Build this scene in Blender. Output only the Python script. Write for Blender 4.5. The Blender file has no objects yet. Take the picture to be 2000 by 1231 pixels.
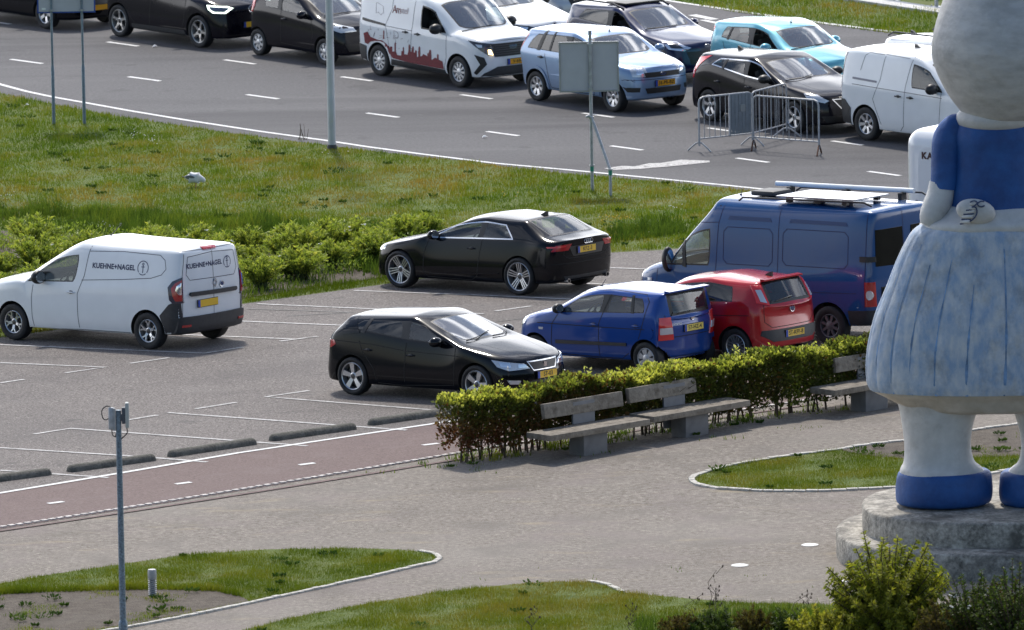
import bpy, bmesh, math, random
import numpy as np
from mathutils import Vector, Matrix
from mathutils.bvhtree import BVHTree
from mathutils.geometry import delaunay_2d_cdt
random.seed(7); rng = np.random.default_rng(7)
R = math.radians
scene = bpy.context.scene
COL = scene.collection

# ---------------------------------------------------------------- camera
F_PX, PITCH, ROLL, CAM_H = 22000.0, 0.1482, 0.01738, 29.6
cam_data = bpy.data.cameras.new('camera')
cam_data.sensor_width = 36.0; cam_data.lens = F_PX / 2000 * 36
cam_data.clip_start = 1.0; cam_data.clip_end = 6000
cam = bpy.data.objects.new('camera', cam_data); COL.objects.link(cam)
cam.matrix_world = (Matrix.Translation((0, 0, CAM_H)) @ Matrix.Rotation(math.pi / 2 - PITCH, 4, 'X')
                    @ Matrix.Rotation(-ROLL, 4, 'Z'))
cam_data.dof.use_dof = True; cam_data.dof.focus_distance = 190.0; cam_data.dof.aperture_fstop = 5.6
scene.camera = cam
# ---------------------------------------------------------------- light
SUN_EL, SUN_AZ = R(55), R(-6)          # azimuth measured from +y (the view direction) towards +x
world = bpy.data.worlds.new('World'); scene.world = world; world.use_nodes = True
nt = world.node_tree; bg = nt.nodes['Background']
sky = nt.nodes.new('ShaderNodeTexSky'); sky.sky_type = 'NISHITA'; sky.sun_disc = False
sky.sun_elevation = SUN_EL; sky.sun_rotation = SUN_AZ; sky.dust_density = .7; sky.air_density = 1.0; sky.ozone_density = 2.
# broken bright cloud in front of the sky, densest towards the horizon
_tc = nt.nodes.new('ShaderNodeTexCoord'); _mp = nt.nodes.new('ShaderNodeMapping'); _mp.inputs['Scale'].default_value = (1, 1, 2.6)
_ns = nt.nodes.new('ShaderNodeTexNoise'); _ns.inputs['Scale'].default_value = 2.3; _ns.inputs['Detail'].default_value = 7; _ns.inputs['Roughness'].default_value = .6
_sx = nt.nodes.new('ShaderNodeSeparateXYZ'); _hz = nt.nodes.new('ShaderNodeMapRange'); _hz.inputs[1].default_value = .0; _hz.inputs[2].default_value = .75; _hz.inputs[3].default_value = .20; _hz.inputs[4].default_value = -.08
_ad = nt.nodes.new('ShaderNodeMath'); _ad.operation = 'ADD'; _cr = nt.nodes.new('ShaderNodeMapRange'); _cr.inputs[1].default_value = .47; _cr.inputs[2].default_value = .62; _cr.inputs[4].default_value = .92
_mx = nt.nodes.new('ShaderNodeMix'); _mx.data_type = 'RGBA'; _mx.inputs[7].default_value = (24, 24.3, 25.5, 1)
_L = nt.links.new; _L(_tc.outputs['Generated'], _mp.inputs[0]); _L(_mp.outputs[0], _ns.inputs[0]); _L(_tc.outputs['Generated'], _sx.inputs[0]); _L(_sx.outputs[2], _hz.inputs[0])
_L(_ns.outputs[0], _ad.inputs[0]); _L(_hz.outputs[0], _ad.inputs[1]); _yr = nt.nodes.new('ShaderNodeMapRange'); _yr.inputs[1].default_value = -.25; _yr.inputs[2].default_value = .25; _L(_sx.outputs[1], _yr.inputs[0])   # the cloud bank lies on the far side
_yl = nt.nodes.new('ShaderNodeMath'); _yl.operation = 'MULTIPLY'; _L(_ad.outputs[0], _cr.inputs[0]); _L(_cr.outputs[0], _yl.inputs[0]); _L(_yr.outputs[0], _yl.inputs[1]); _L(_yl.outputs[0], _mx.inputs[0]); _L(sky.outputs[0], _mx.inputs[6]); _L(_mx.outputs[2], bg.inputs[0])
bg.inputs[1].default_value = 0.11
sun_d = bpy.data.lights.new('sun', 'SUN'); sun_d.energy = 3.2; sun_d.angle = R(4.0); sun_d.color = (1, .94, .85)
sun = bpy.data.objects.new('sun', sun_d); COL.objects.link(sun)
_sd = Vector((math.sin(SUN_AZ) * math.cos(SUN_EL), math.cos(SUN_AZ) * math.cos(SUN_EL), math.sin(SUN_EL)))
sun.rotation_euler = (-_sd).to_track_quat('-Z', 'Y').to_euler()
scene.view_settings.view_transform = 'Standard'; scene.view_settings.look = 'None'
scene.view_settings.exposure = 0.4; scene.view_settings.gamma = 1.0
scene.cycles.max_bounces = 6; scene.cycles.transparent_max_bounces = 16
scene.cycles.caustics_reflective = False; scene.cycles.caustics_refractive = False

# ---------------------------------------------------------------- terrain and survey helpers
def ss(a, b, x):
    t = min(1, max(0, (x - a) / (b - a))); return t * t * (3 - 2 * t)
def gz(x, y):
    t = -.0272 * (min(y, 212.) - 212.)
    if y < 178: t = .9248
    return t + .0167 * x * ss(164, 178, y) * (1 - ss(203, 216, y))
def at(px, py, h=0.0):
    """ground point surveyed from the photograph"""
    X, Y = px - 1000, 615.5 - py
    c, s = math.cos(ROLL), math.sin(ROLL)
    a, b = (X * c + Y * s) / F_PX, (-X * s + Y * c) / F_PX
    cp, sp = math.cos(PITCH), math.sin(PITCH)
    d = (a, cp + b * sp, -sp + b * cp); t = 180.
    for _ in range(60):
        t = (gz(d[0] * t, d[1] * t) + h - CAM_H) / d[2] * .7 + t * .3
    return Vector((d[0] * t, d[1] * t, CAM_H + d[2] * t))

# ---------------------------------------------------------------- materials
def new_mat(name):
    m = bpy.data.materials.new(name); m.use_nodes = True
    return m, m.node_tree, m.node_tree.nodes['Principled BSDF']
def N(nt, kind, **kw):
    n = nt.nodes.new(kind)
    for k, v in kw.items():
        if k.startswith('i_'): n.inputs[k[2:].replace('_', ' ')].default_value = v
        else: setattr(n, k, v)
    return n
_mats = {}
def M(name, col=None, rough=.6, metal=0., coat=0., spec=.5, emit=None, noise=0., nscale=8., bump=0., bscale=40.):
    if name in _mats: return _mats[name]
    m, nt, b = new_mat(name)
    b.inputs['Base Color'].default_value = (*col, 1); b.inputs['Roughness'].default_value = rough
    b.inputs['Metallic'].default_value = metal; b.inputs['Coat Weight'].default_value = coat
    b.inputs['Coat Roughness'].default_value = .04; b.inputs['Specular IOR Level'].default_value = spec
    if emit:
        b.inputs['Emission Color'].default_value = (*emit[0], 1); b.inputs['Emission Strength'].default_value = emit[1]
    tc = N(nt, 'ShaderNodeTexCoord')
    if noise:
        n = N(nt, 'ShaderNodeTexNoise', i_Scale=nscale, i_Detail=5.)
        r = N(nt, 'ShaderNodeValToRGB'); e = r.color_ramp.elements
        e[0].position = .3; e[1].position = .7
        e[0].color = (*[c * (1 - noise) for c in col], 1); e[1].color = (*[min(1, c * (1 + noise)) for c in col], 1)
        nt.links.new(tc.outputs['Object'], n.inputs[0]); nt.links.new(n.outputs[0], r.inputs[0])
        nt.links.new(r.outputs[0], b.inputs['Base Color'])
    if bump:
        n2 = N(nt, 'ShaderNodeTexNoise', i_Scale=bscale, i_Detail=4.)
        bp = N(nt, 'ShaderNodeBump', i_Strength=bump, i_Distance=.02)
        nt.links.new(tc.outputs['Object'], n2.inputs[0]); nt.links.new(n2.outputs[0], bp.inputs['Height'])
        nt.links.new(bp.outputs[0], b.inputs['Normal'])
    _mats[name] = m; return m
def paint(name, col, metal=.2, rough=.32):
    """car paint with a clear coat and a trace of road dust"""
    if name in _mats: return _mats[name]
    m, nt, b = new_mat(name)
    tc = N(nt, 'ShaderNodeTexCoord'); n = N(nt, 'ShaderNodeTexNoise', i_Scale=3.5, i_Detail=6.)
    r = N(nt, 'ShaderNodeValToRGB'); e = r.color_ramp.elements; e[0].position = .35; e[1].position = .8
    e[0].color = (*col, 1); e[1].color = (*[c * .93 + (.010 if max(col) > .1 else .0015) for c in col], 1)
    nt.links.new(tc.outputs['Object'], n.inputs[0]); nt.links.new(n.outputs[0], r.inputs[0]); nt.links.new(r.outputs[0], b.inputs['Base Color'])
    b.inputs['Metallic'].default_value = metal; b.inputs['Roughness'].default_value = rough
    dark = max(col) < .02; b.inputs['Coat Weight'].default_value = .6 if dark else 1.; b.inputs['Coat Roughness'].default_value = .09; b.inputs['Specular IOR Level'].default_value = .03 if dark else .12
    n2 = N(nt, 'ShaderNodeTexNoise', i_Scale=1.6, i_Detail=1.)
    bp = N(nt, 'ShaderNodeBump', i_Strength=.06, i_Distance=.006)
    nt.links.new(tc.outputs['Object'], n2.inputs[0]); nt.links.new(n2.outputs[0], bp.inputs['Height']); nt.links.new(bp.outputs[0], b.inputs['Coat Normal'])
    _mats[name] = m; return m
def glass(name, tint, refl=1.0, base=.035, film=0.):
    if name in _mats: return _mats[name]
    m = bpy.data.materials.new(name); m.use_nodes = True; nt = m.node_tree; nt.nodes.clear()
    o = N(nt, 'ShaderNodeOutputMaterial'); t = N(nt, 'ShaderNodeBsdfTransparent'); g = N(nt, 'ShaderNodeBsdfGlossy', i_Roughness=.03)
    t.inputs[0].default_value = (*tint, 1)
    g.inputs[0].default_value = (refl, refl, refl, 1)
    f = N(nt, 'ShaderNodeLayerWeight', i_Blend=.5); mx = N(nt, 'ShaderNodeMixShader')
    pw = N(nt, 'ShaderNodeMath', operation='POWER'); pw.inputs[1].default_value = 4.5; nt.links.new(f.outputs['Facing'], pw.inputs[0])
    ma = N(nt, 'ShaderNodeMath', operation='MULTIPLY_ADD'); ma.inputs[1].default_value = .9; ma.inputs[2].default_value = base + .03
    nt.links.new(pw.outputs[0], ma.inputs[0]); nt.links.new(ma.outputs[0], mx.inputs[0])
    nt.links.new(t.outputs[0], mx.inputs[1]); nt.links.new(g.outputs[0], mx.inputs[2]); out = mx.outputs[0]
    if film:
        d = N(nt, 'ShaderNodeBsdfDiffuse'); d.inputs[0].default_value = (.55, .57, .6, 1); m2 = N(nt, 'ShaderNodeMixShader'); m2.inputs[0].default_value = film; nt.links.new(out, m2.inputs[1]); nt.links.new(d.outputs[0], m2.inputs[2]); out = m2.outputs[0]  # whitish diffuse mix stands in for bright reflections on the panes
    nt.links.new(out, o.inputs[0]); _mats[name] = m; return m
GL = glass('window glass', (.66, .72, .70), 1., .035, .03); GLW = glass('windscreen glass', (.6, .66, .64), 1.0, .20, .10); GLD = glass('privacy glass', (.10, .11, .12))  # windscreen reflection and whitish mix set high to imitate a bright sky
TRIM = M('black trim', (.012, .012, .013), .45); LINER = M('wheel arch liner', (.008, .008, .008), .9)
RUB = M('tyre rubber', (.018, .018, .019), .75, noise=.35, nscale=20); PLAST = M('grey black plastic', (.028, .029, .032), .55, noise=.2, nscale=15)
CHROME = M('chrome', (.75, .75, .76), .18, 1.); SILVER = M('silver alloy', (.55, .56, .58), .3, .8); DALLOY = M('dark alloy', (.09, .09, .095), .35, .7)
HUBCAP = M('silver hubcap', (.52, .53, .54), .38, .55); BRAKE = M('brake disc steel', (.12, .115, .11), .5, .6)
LAMPG = M('headlamp lens', (.62, .65, .68), .12, .35, 1.); LAMPD = M('dark lamp insert', (.05, .05, .055), .2, .3, 1.)
LAMPW = M('lamp reflector', (.9, .9, .92), .1, .9); REDL = M('red lamp lens', (.42, .008, .012), .15, 0, 1.); REDB = M('bright red lamp lens', (.75, .03, .03), .15, 0, 1.)
PLY = M('yellow number plate', (.82, .50, .02), .4); PLB = M('plate blue strip', (.01, .06, .4), .4); INK = M('plate lettering black', (.01, .01, .01), .5)
SEATM = M('seat fabric', (.03, .031, .034), .85, noise=.3, nscale=12); DASH = M('dashboard plastic', (.045, .046, .05), .6); LINING = M('grey headlining', (.22, .22, .21), .9)
STEEL = M('galvanised steel', (.38, .39, .41), .5, .2, noise=.2, nscale=14); WHITEP = M('white lettering', (.8, .8, .8), .5)
GAP = M('panel gap black', (.01, .01, .01), .8)

# ---------------------------------------------------------------- mesh helpers
def empty(name, loc=(0, 0, 0), rz=0.):
    o = bpy.data.objects.new(name, None); COL.objects.link(o); o.location = loc; o.rotation_euler = (0, 0, rz)
    o.empty_display_size = .2; return o
def tag(o, label, cat, group=None):
    o['label'] = label; o['category'] = cat
    if group: o['group'] = group
    return o
def from_mesh(name, me, mats, parent=None):
    for m in mats: me.materials.append(m)
    o = bpy.data.objects.new(name, me); COL.objects.link(o)
    if parent: o.parent = parent
    return o
class MB:
    """collects shapes for ONE mesh object"""
    def __init__(s): s.v = []; s.f = []; s.m = []
    def add(s, v, f, m=0, T=None):
        b = len(s.v)
        s.v += [tuple(T @ Vector(q)) if T is not None else tuple(q) for q in v]
        s.f += [tuple(i + b for i in q) for q in f]; s.m += [m] * len(f); return s
    def box(s, x0, x1, y0, y1, z0, z1, m=0, bev=0., T=None):
        if bev:
            bm = bmesh.new(); bmesh.ops.create_cube(bm, size=1)
            for v in bm.verts: v.co = Vector((x0 + (x1 - x0) * (v.co.x + .5), y0 + (y1 - y0) * (v.co.y + .5), z0 + (z1 - z0) * (v.co.z + .5)))
            bmesh.ops.bevel(bm, geom=bm.edges[:], offset=bev, segments=2, profile=.6, affect='EDGES')
            bm.verts.index_update(); s.add([v.co[:] for v in bm.verts], [[v.index for v in f.verts] for f in bm.faces], m, T); bm.free(); return s
        v = [(x, y, z) for z in (z0, z1) for y in (y0, y1) for x in (x0, x1)]
        return s.add(v, [(0, 2, 3, 1), (4, 5, 7, 6), (0, 1, 5, 4), (2, 6, 7, 3), (0, 4, 6, 2), (1, 3, 7, 5)], m, T)
    def tube(s, pts, r, n=8, m=0, cap=True, T=None):
        pts = [Vector(p) for p in pts]; rs = r if isinstance(r, (list, tuple)) else [r] * len(pts); v = []; f = []
        u = None
        for i, p in enumerate(pts):
            d = (pts[min(i + 1, len(pts) - 1)] - pts[max(i - 1, 0)]).normalized()
            if u is None:
                a = Vector((0, 0, 1)) if abs(d.z) < .95 else Vector((1, 0, 0)); u = d.cross(a).normalized()
            else: u = (u - d * u.dot(d)).normalized()
            w = d.cross(u)
            for k in range(n):
                t = 2 * math.pi * k / n; v.append(tuple(p + (u * math.cos(t) + w * math.sin(t)) * rs[i]))
        for i in range(len(pts) - 1):
            for k in range(n):
                a = i * n + k; b = i * n + (k + 1) % n; f.append((a, b, b + n, a + n))
        if cap: f.append(tuple(range(n))[::-1]); f.append(tuple(range(len(v) - n, len(v))))
        return s.add(v, f, m, T)
    def lathe(s, prof, n=24, m=0, axis='z', T=None, cap=False):
        v = []; f = []
        for r, h in prof:
            for k in range(n):
                t = 2 * math.pi * k / n; a, b = r * math.cos(t), r * math.sin(t)
                v.append((a, b, h) if axis == 'z' else (a, h, b))
        for i in range(len(prof) - 1):
            for k in range(n):
                a = i * n + k; b = i * n + (k + 1) % n; f.append((a, b, b + n, a + n))
        if cap: f.append(tuple(range(n))[::-1]); f.append(tuple(range(len(v) - n, len(v))))
        return s.add(v, f, m, T)
    def prism(s, poly, h0, h1, axis='z', m=0, T=None):
        n = len(poly); mk = {'z': lambda a, b, h: (a, b, h), 'y': lambda a, b, h: (a, h, b), 'x': lambda a, b, h: (h, a, b)}[axis]
        v = [mk(a, b, h) for h in (h0, h1) for a, b in poly]
        f = [tuple(range(n))[::-1], tuple(range(n, 2 * n))] + [(i, (i + 1) % n, (i + 1) % n + n, i + n) for i in range(n)]
        return s.add(v, f, m, T)
    def ball(s, c, r, m=0, nu=12, nv=8, T=None):
        rx, ry, rz = r if isinstance(r, (tuple, list)) else (r, r, r); v = []; f = []
        for i in range(nv + 1):
            a = math.pi * i / nv
            for k in range(nu):
                t = 2 * math.pi * k / nu; v.append((c[0] + rx * math.sin(a) * math.cos(t), c[1] + ry * math.sin(a) * math.sin(t), c[2] + rz * math.cos(a)))
        for i in range(nv):
            for k in range(nu):
                a = i * nu + k; b = i * nu + (k + 1) % nu; f.append((a, a + nu, b + nu, b))
        return s.add(v, f, m, T)
    def build(s, name, mats, parent=None, smooth=True, angle=35, recalc=True):
        me = bpy.data.meshes.new(name); me.from_pydata(s.v, [], s.f); me.update()
        if recalc: bm = bmesh.new(); bm.from_mesh(me); bmesh.ops.recalc_face_normals(bm, faces=bm.faces[:]); bm.to_mesh(me); bm.free()
        me.polygons.foreach_set('material_index', s.m)
        if smooth:
            me.polygons.foreach_set('use_smooth', [True] * len(me.polygons)); me.set_sharp_from_angle(angle=R(angle))
        return from_mesh(name, me, mats if isinstance(mats, (list, tuple)) else [mats], parent)
def text_mesh(txt, size, extrude=0., font_bold=.0, spacing=1., shear=0.):
    cu = bpy.data.curves.new('txt', 'FONT'); cu.body = txt; cu.size = size; cu.extrude = extrude; cu.offset = font_bold
    cu.align_x = 'CENTER'; cu.align_y = 'CENTER'; cu.space_character = spacing; cu.shear = shear; cu.resolution_u = 3
    o = bpy.data.objects.new('txt', cu); COL.objects.link(o); bpy.context.view_layer.update()
    me = bpy.data.meshes.new_from_object(o.evaluated_get(bpy.context.evaluated_depsgraph_get()))
    v = [tuple(q.co) for q in me.vertices]; f = [tuple(p.vertices) for p in me.polygons]
    bpy.data.objects.remove(o); bpy.data.curves.remove(cu); bpy.data.meshes.remove(me); return v, f
def dens(poly, st, closed=True):
    out = []; n = len(poly)
    for i in range(n if closed else n - 1):
        a, b = Vector(poly[i]), Vector(poly[(i + 1) % n]); k = max(1, int((b - a).length / st))
        out += [a.lerp(b, j / k) for j in range(k)]
    if not closed: out.append(Vector(poly[-1]))
    return out
def fill2d(poly, st, holes=()):
    """triangulated 2D fill with interior points"""
    loops = [dens(poly, st)] + [dens(h, st) for h in holes]; co = []; ed = []
    for lp in loops:
        b = len(co); co += [Vector((p.x, p.y)) for p in lp]; ed += [(b + i, b + (i + 1) % len(lp)) for i in range(len(lp))]
    nb = len(co); P = np.array([(p.x, p.y) for p in loops[0]]); lo, hi = P.min(0), P.max(0)
    gx, gy = np.meshgrid(np.arange(lo[0] + st / 2, hi[0], st), np.arange(lo[1] + st / 2, hi[1], st))
    q = np.stack([gx.ravel(), gy.ravel()], 1)
    if len(q):
        ins = np.zeros(len(q), bool)
        for lp in loops:
            A = np.array([(p.x, p.y) for p in lp]); B = np.roll(A, -1, 0); c = np.zeros(len(q), bool)
            for a, b in zip(A, B):
                if a[1] == b[1]: continue
                c ^= ((a[1] > q[:, 1]) != (b[1] > q[:, 1])) & (q[:, 0] < (b[0] - a[0]) * (q[:, 1] - a[1]) / (b[1] - a[1]) + a[0])
            ins ^= c
        q = q[ins]
        if len(q):
            d = np.min(np.linalg.norm(q[:, None] - np.array([(p.x, p.y) for p in co])[None], axis=2), axis=1) if len(q) * nb < 4e6 else np.ones(len(q))
            co += [Vector(p) for p in q[d > st * .35]]
    v, e, f, *_ = delaunay_2d_cdt(co, ed, [], 1 if not holes else 3, 1e-5)
    out = []
    for t in f:
        if holes:
            c = sum((v[i] for i in t), Vector((0, 0))) / len(t); k = 0
            for lp in loops:
                n = len(lp)
                for i in range(n):
                    a, b = lp[i], lp[(i + 1) % n]
                    if (a.y > c.y) != (b.y > c.y) and c.x < (b.x - a.x) * (c.y - a.y) / (b.y - a.y) + a.x: k ^= 1
            if not k: continue
        out.append(tuple(t))
    return [(p.x, p.y) for p in v], out
def catmull(pts, n=6, closed=True):
    P = [Vector(p) for p in pts]; m = len(P); out = []
    for i in range(m if closed else m - 1):
        p0, p1, p2, p3 = (P[(i + k) % m] if closed else P[min(max(i + k, 0), m - 1)] for k in (-1, 0, 1, 2))
        for j in range(n):
            t = j / n; out.append(.5 * ((2 * p1) + (p2 - p0) * t + (2 * p0 - 5 * p1 + 4 * p2 - p3) * t * t + (3 * p1 - p0 - 3 * p2 + p3) * t ** 3))
    if not closed: out.append(P[-1])
    return out
# ---------------------------------------------------------------- cars
def lerp(a, b, t): return a + (b - a) * t
def ring(xl, xb, xc, xr, wl, wb, wc, wr, zs, zm, zb, zc, zr, zt, bow=0.):
    return [(xl, 0, zs), (xl, wl * .8, zs), (xl, wl - .045, zs + .03), (xl * .9 + xb * .1, wl - .005, zs + .17), (xl * .6 + xb * .4, wl, zm),
            (xb, wb + .022, zb - .09), (xb, wb, zb), (xc, wc, zc), (xr, wr, zr), (xr + bow * .7, wr * .5, zt - .012), (xr + bow, 0, zt)]
def cage(p):
    W = p['W']; wb = p['wb']; xn = wb + p['fo']; xt = -p['ro']; zs = p.get('zs', .2); zm = p.get('zm', .58)
    zn = p['zn']; xcw, zcw = p['cowl']; xw, zw = p['wtop']; xr, zr = p['rtop']; xg, zg = p['gbase']; zt = p['zroof']
    (xa0, za0), (xa1, za1) = p['wa']; (xe1, ze1), (xe0, ze0) = p['we']; xB = p['B']; bz = p.get('beltw', W - .05); cw = p.get('cantw', W * .80)
    rw = p.get('roofw', cw - .10); nose = p.get('nose', .66); bowf = p.get('bowf', .10)
    def hood(x):
        t = min(1, max(0, (xn - .14 - x) / (xn - .14 - xcw))); return zn + (zcw - zn) * (t ** p.get('hoodp', .75))
    def fend(x):
        t = min(1, max(0, (xn - .2 - x) / (xn - .2 - xa0))); return (zn - .07) + (za0 - zn + .10) * t ** .8
    rows = []
    def nrow(xl, xb, xc_, xr_, k, wl, wbb, wcc, wrr):
        h = hood(xr_); rows.append(ring(xl, xb, xc_, xr_, W * wl, W * wbb, W * wcc, W * wrr, zs + k, zm, fend(xb), h - .035, h - .012, h + .012, bowf * .6))
    nz = p.get('nz', 0.)
    nrow(xn - .10, xn - .15 - nz, xn - .18 - nz, xn - .20 - nz, .03, nose, nose + .02, nose - .06, nose - .2)
    nrow(xn - .26, xn - .34 - nz, xn - .34 - nz, xn - .36 - nz, 0, .90, .87, .79, .62)
    nrow(xn - .50, xn - .56, xn - .56, xn - .58, 0, .975, .94, .84, .64)
    nrow(wb, wb, wb - .02, wb - .04, 0, 1., .96, .84, .62)
    xs_ = min(xa0 + .16, wb - .3)
    xm = (wb + xs_) / 2
    nrow((wb - .45), xm, xm, xm, 0, 1., .96, .83, .61)
    rows.append(ring(wb - .62, xs_, xa0 + .10, xcw - p.get('cb', .16), W, W * .955, W * .83, W * .74, zs, zm, za0 + .0, za0 + .035, zcw - .01, zcw + .012, .13))   # C (5)
    iC = 5
    rows.append(ring(min(xa0 - .1, wb - .8), xa0, xa1, xw - .04, W, bz, cw, rw, zs, zm, za0, za1, zw - .03, zw, bowf))                         # A (6)
    zBc = p.get('zBc', (za1 + ze1) / 2 + .04)
    def bl(x):
        t = (xa0 - x) / (xa0 - xe0); return za0 + (ze0 - za0) * t + p.get('bcurve', 0) * 4 * t * (1 - t)
    zB = p.get('zBr', zt)
    for d in (.045, -.045):
        rows.append(ring(xB + d, xB + d, xB + d + p.get('Bt', -.05), xB + d, W, bz + .004, cw + .01, rw + .01, zs, zm, bl(xB + d), zBc, zB - .04, zB, 0))   # B1 B2 (7, 8)
    zG = lerp(zt, zr, .45)
    rows.append(ring(xe0 + .1 if xe0 > .4 else .42, xe0, xe1, (xe1 + xB) / 2 if p.get('van') else lerp(xe1, xB, .25), W, bz, cw - .005, rw, zs, zm, ze0, ze1, zG - .035, zG + .004, 0))        # G (9)
    gd = 9
    # roof rear
    rows.append(ring(-.35, p.get('xRb', min(xe0 - .22, -.2)), xr + .02, xr, W * .992, bz - .005, cw - .02, rw - .01, zs + .02, zm, ze0 + p.get('dz', .0), zr - .06, zr - .02, zr + .01, -.03))  # R (10)
    if p.get('van'):
        rows.append(ring(xt + .16, xt + .12, xt + .10, xt + .10, W * .975, bz - .01, cw - .03, rw - .03, zs + .05, zm, ze0, zr - .10, zr - .05, zr - .02, -.02))
        rows.append(ring(xt + .07, xt + .05, xt + .06, xt + .075, W * .86, bz * .88, cw * .86, rw * .86, zs + .07, zm, ze0, zr - .15, zr - .09, zr - .075, -.02))
    elif p.get('notch'):
        xq, zq = p['deck']
        rows.append(ring(-.62, xg + .05, xg + .04, xg, W * .985, W * .95, W * .80, W * .66, zs + .03, zm, zg - .06, zg - .015, zg - .0, zg + .012, -.06))
        rows.append(ring(xt + .24, xq + .16, xq + .14, xq + .12, W * .95, W * .91, W * .80, W * .62, zs + .05, zm, zq - .06, zq - .01, zq - .0, zq + .01, -.05))
        rows.append(ring(xt + .09, xq + .05, xq + .03, xq + .02, W * .74, W * .73, W * .68, W * .5, zs + .07, zm, zq - .10, zq - .02, zq - .0, zq + .01, -.05))
    else:
        rows.append(ring(xt + .26, xg + .13, xg + .06, xg, W * .955, W * .93, W * .84, W * .68, zs + .04, zm, zg - .07, zg - .02, zg - .01, zg + .0, -.06))
        rows.append(ring(xt + .09, xt + .15 if 'xE' not in p else p['xE'], (xg + xt + .1) / 2, xg - .05, W * .76, W * .76, W * .70, W * .55, zs + .07, zm, zg - .14, zg - .08, zg - .07, zg - .06, -.06))
    return rows, iC, gd
def car_body(name, p, lvl=2):
    rows, iC, gd = cage(p); nR = len(rows); V = []; idx = {}
    for i, r in enumerate(rows):
        for k, (x, y, z) in enumerate(r):
            if k in (0, 10): idx[i, k, 0] = idx[i, k, 1] = len(V); V.append((x, 0, z))
            else:
                idx[i, k, 0] = len(V); V.append((x, y, z)); idx[i, k, 1] = len(V); V.append((x, -y, z))
    F = []; MI = []; creases = {}
    glass_side_end = 7 if p.get('van') else gd
    for i in range(nR - 1):
        for k in range(10):
            for s in (0, 1):
                q = (idx[i, k, s], idx[i + 1, k, s], idx[i + 1, k + 1, s], idx[i, k + 1, s])
                if s: q = q[::-1]
                m = 0
                if k == 6 and 6 <= i < glass_side_end: m = 2 if i != 7 else 4
                if k in (8, 9) and i == iC: m = 1
                if k in (8, 9) and i == 10 and not p.get('van'): m = 3
                F.append(q); MI.append(m)
                if i in (p.get('cr', ())): pass
            # creases
    def cr(a, b, v): creases[tuple(sorted((a, b)))] = v
    for s in (0, 1):
        for k in (8, 9): cr(idx[iC, k, s], idx[iC, k + 1, s], .9); cr(idx[iC + 1, k, s], idx[iC + 1, k + 1, s], .35)
        if not p.get('van'):
            for k in (7, 8, 9): cr(idx[10, k, s], idx[10, k + 1, s], .7); cr(idx[11, k, s], idx[11, k + 1, s], .6)
        for i in range(nR - 1): cr(idx[i, 2, s], idx[i + 1, 2, s], .5)
        for i in range(5, 10): cr(idx[i, 6, s], idx[i + 1, 6, s], .45)
        for i in range(6, 9): cr(idx[i, 7, s], idx[i + 1, 7, s], .2)
        cr(idx[6, 6, s], idx[6, 7, s], .5); cr(idx[5, 6, s], idx[5, 7, s], .3)
        for i in (7, 8): cr(idx[i, 6, s], idx[i, 7, s], .8)
        for k in (6,): cr(idx[9, k, s], idx[9, k + 1, s], .4)
        for i in range(1, 5): cr(idx[i, 6, s], idx[i + 1, 6, s], .25)
    for e, sg, bul, ks in ((0, 1, p.get('bulge', .07), range(2, 9)), (nR - 1, -1, p.get('bulger', .06), range(2, 9))):
        Mx = {}
        for k in ks:
            x, y, z = rows[e][k]; Mx[k] = len(V); V.append((x + sg * bul, 0, z))
        L = [idx[e, k, 0] for k in range(11)]; Rr = [idx[e, k, 1] for k in range(11)]
        for side, Q in ((0, L), (1, Rr)):
            fs = [(Q[0], Q[1], Q[2], Mx[2])] + [(Mx[k], Q[k], Q[k + 1], Mx[k + 1]) for k in range(2, 8)] + [(Mx[8], Q[8], Q[9], Q[10])]
            for f in fs: F.append(f if (side == 0) == (e == 0) else f[::-1]); MI.append(0)
    me = bpy.data.meshes.new('cage'); me.from_pydata(V, [], F); me.update()
    bm = bmesh.new(); bm.from_mesh(me); bmesh.ops.recalc_face_normals(bm, faces=bm.faces[:])
    cl = bm.edges.layers.float.get('crease_edge') or bm.edges.layers.float.new('crease_edge')
    for e in bm.edges:
        k = tuple(sorted((e.verts[0].index, e.verts[1].index)))
        if k in creases: e[cl] = creases[k]
    bm.faces.ensure_lookup_table()
    for f, m in zip(bm.faces, MI): f.material_index = m
    bm.to_mesh(me); bm.free()
    for k in range(6): me.materials.append(None)
    o = bpy.data.objects.new('cage', me); COL.objects.link(o)
    ms = o.modifiers.new('s', 'SUBSURF'); ms.levels = lvl; ms.render_levels = lvl
    # wheel wells
    ra = p['rw'] + p.get('gap', .055); c = MB(); wl = p.get('yin', p['W'] - .30)
    n = 40
    for ax in (0, p['wb']):
        for s in (-1, 1):
            ya, yb = (wl, p['W'] + .15) if s > 0 else (-p['W'] - .15, -wl)
            c.prism([(ax + ra * math.cos(2 * math.pi * k / n), p['rw'] + ra * math.sin(2 * math.pi * k / n)) for k in range(n)], ya, yb, 'y')
    oc = c.build('cut', [None] * 6, smooth=False)
    mb = o.modifiers.new('b', 'BOOLEAN'); mb.operation = 'DIFFERENCE'; mb.solver = 'EXACT'; mb.object = oc
    bpy.context.view_layer.update()
    res = bpy.data.meshes.new_from_object(o.evaluated_get(bpy.context.evaluated_depsgraph_get()))
    bpy.data.objects.remove(o); bpy.data.objects.remove(oc)
    bm = bmesh.new(); bm.from_mesh(res); bm.normal_update()
    for f in bm.faces:
        c_ = f.calc_center_median(); hit = False
        for ax in (0, p['wb']):
            d = math.hypot(c_.x - ax, c_.z - p['rw'])
            if d < ra + .004 and abs(c_.y) > wl - .01 and (abs(d - ra) < .012 and abs(f.normal.y) < .5 or abs(abs(c_.y) - wl) < .003): hit = True
        if hit: f.material_index = 5
    bvh = BVHTree.FromBMesh(bm)
    return bm, bvh, ra
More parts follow.
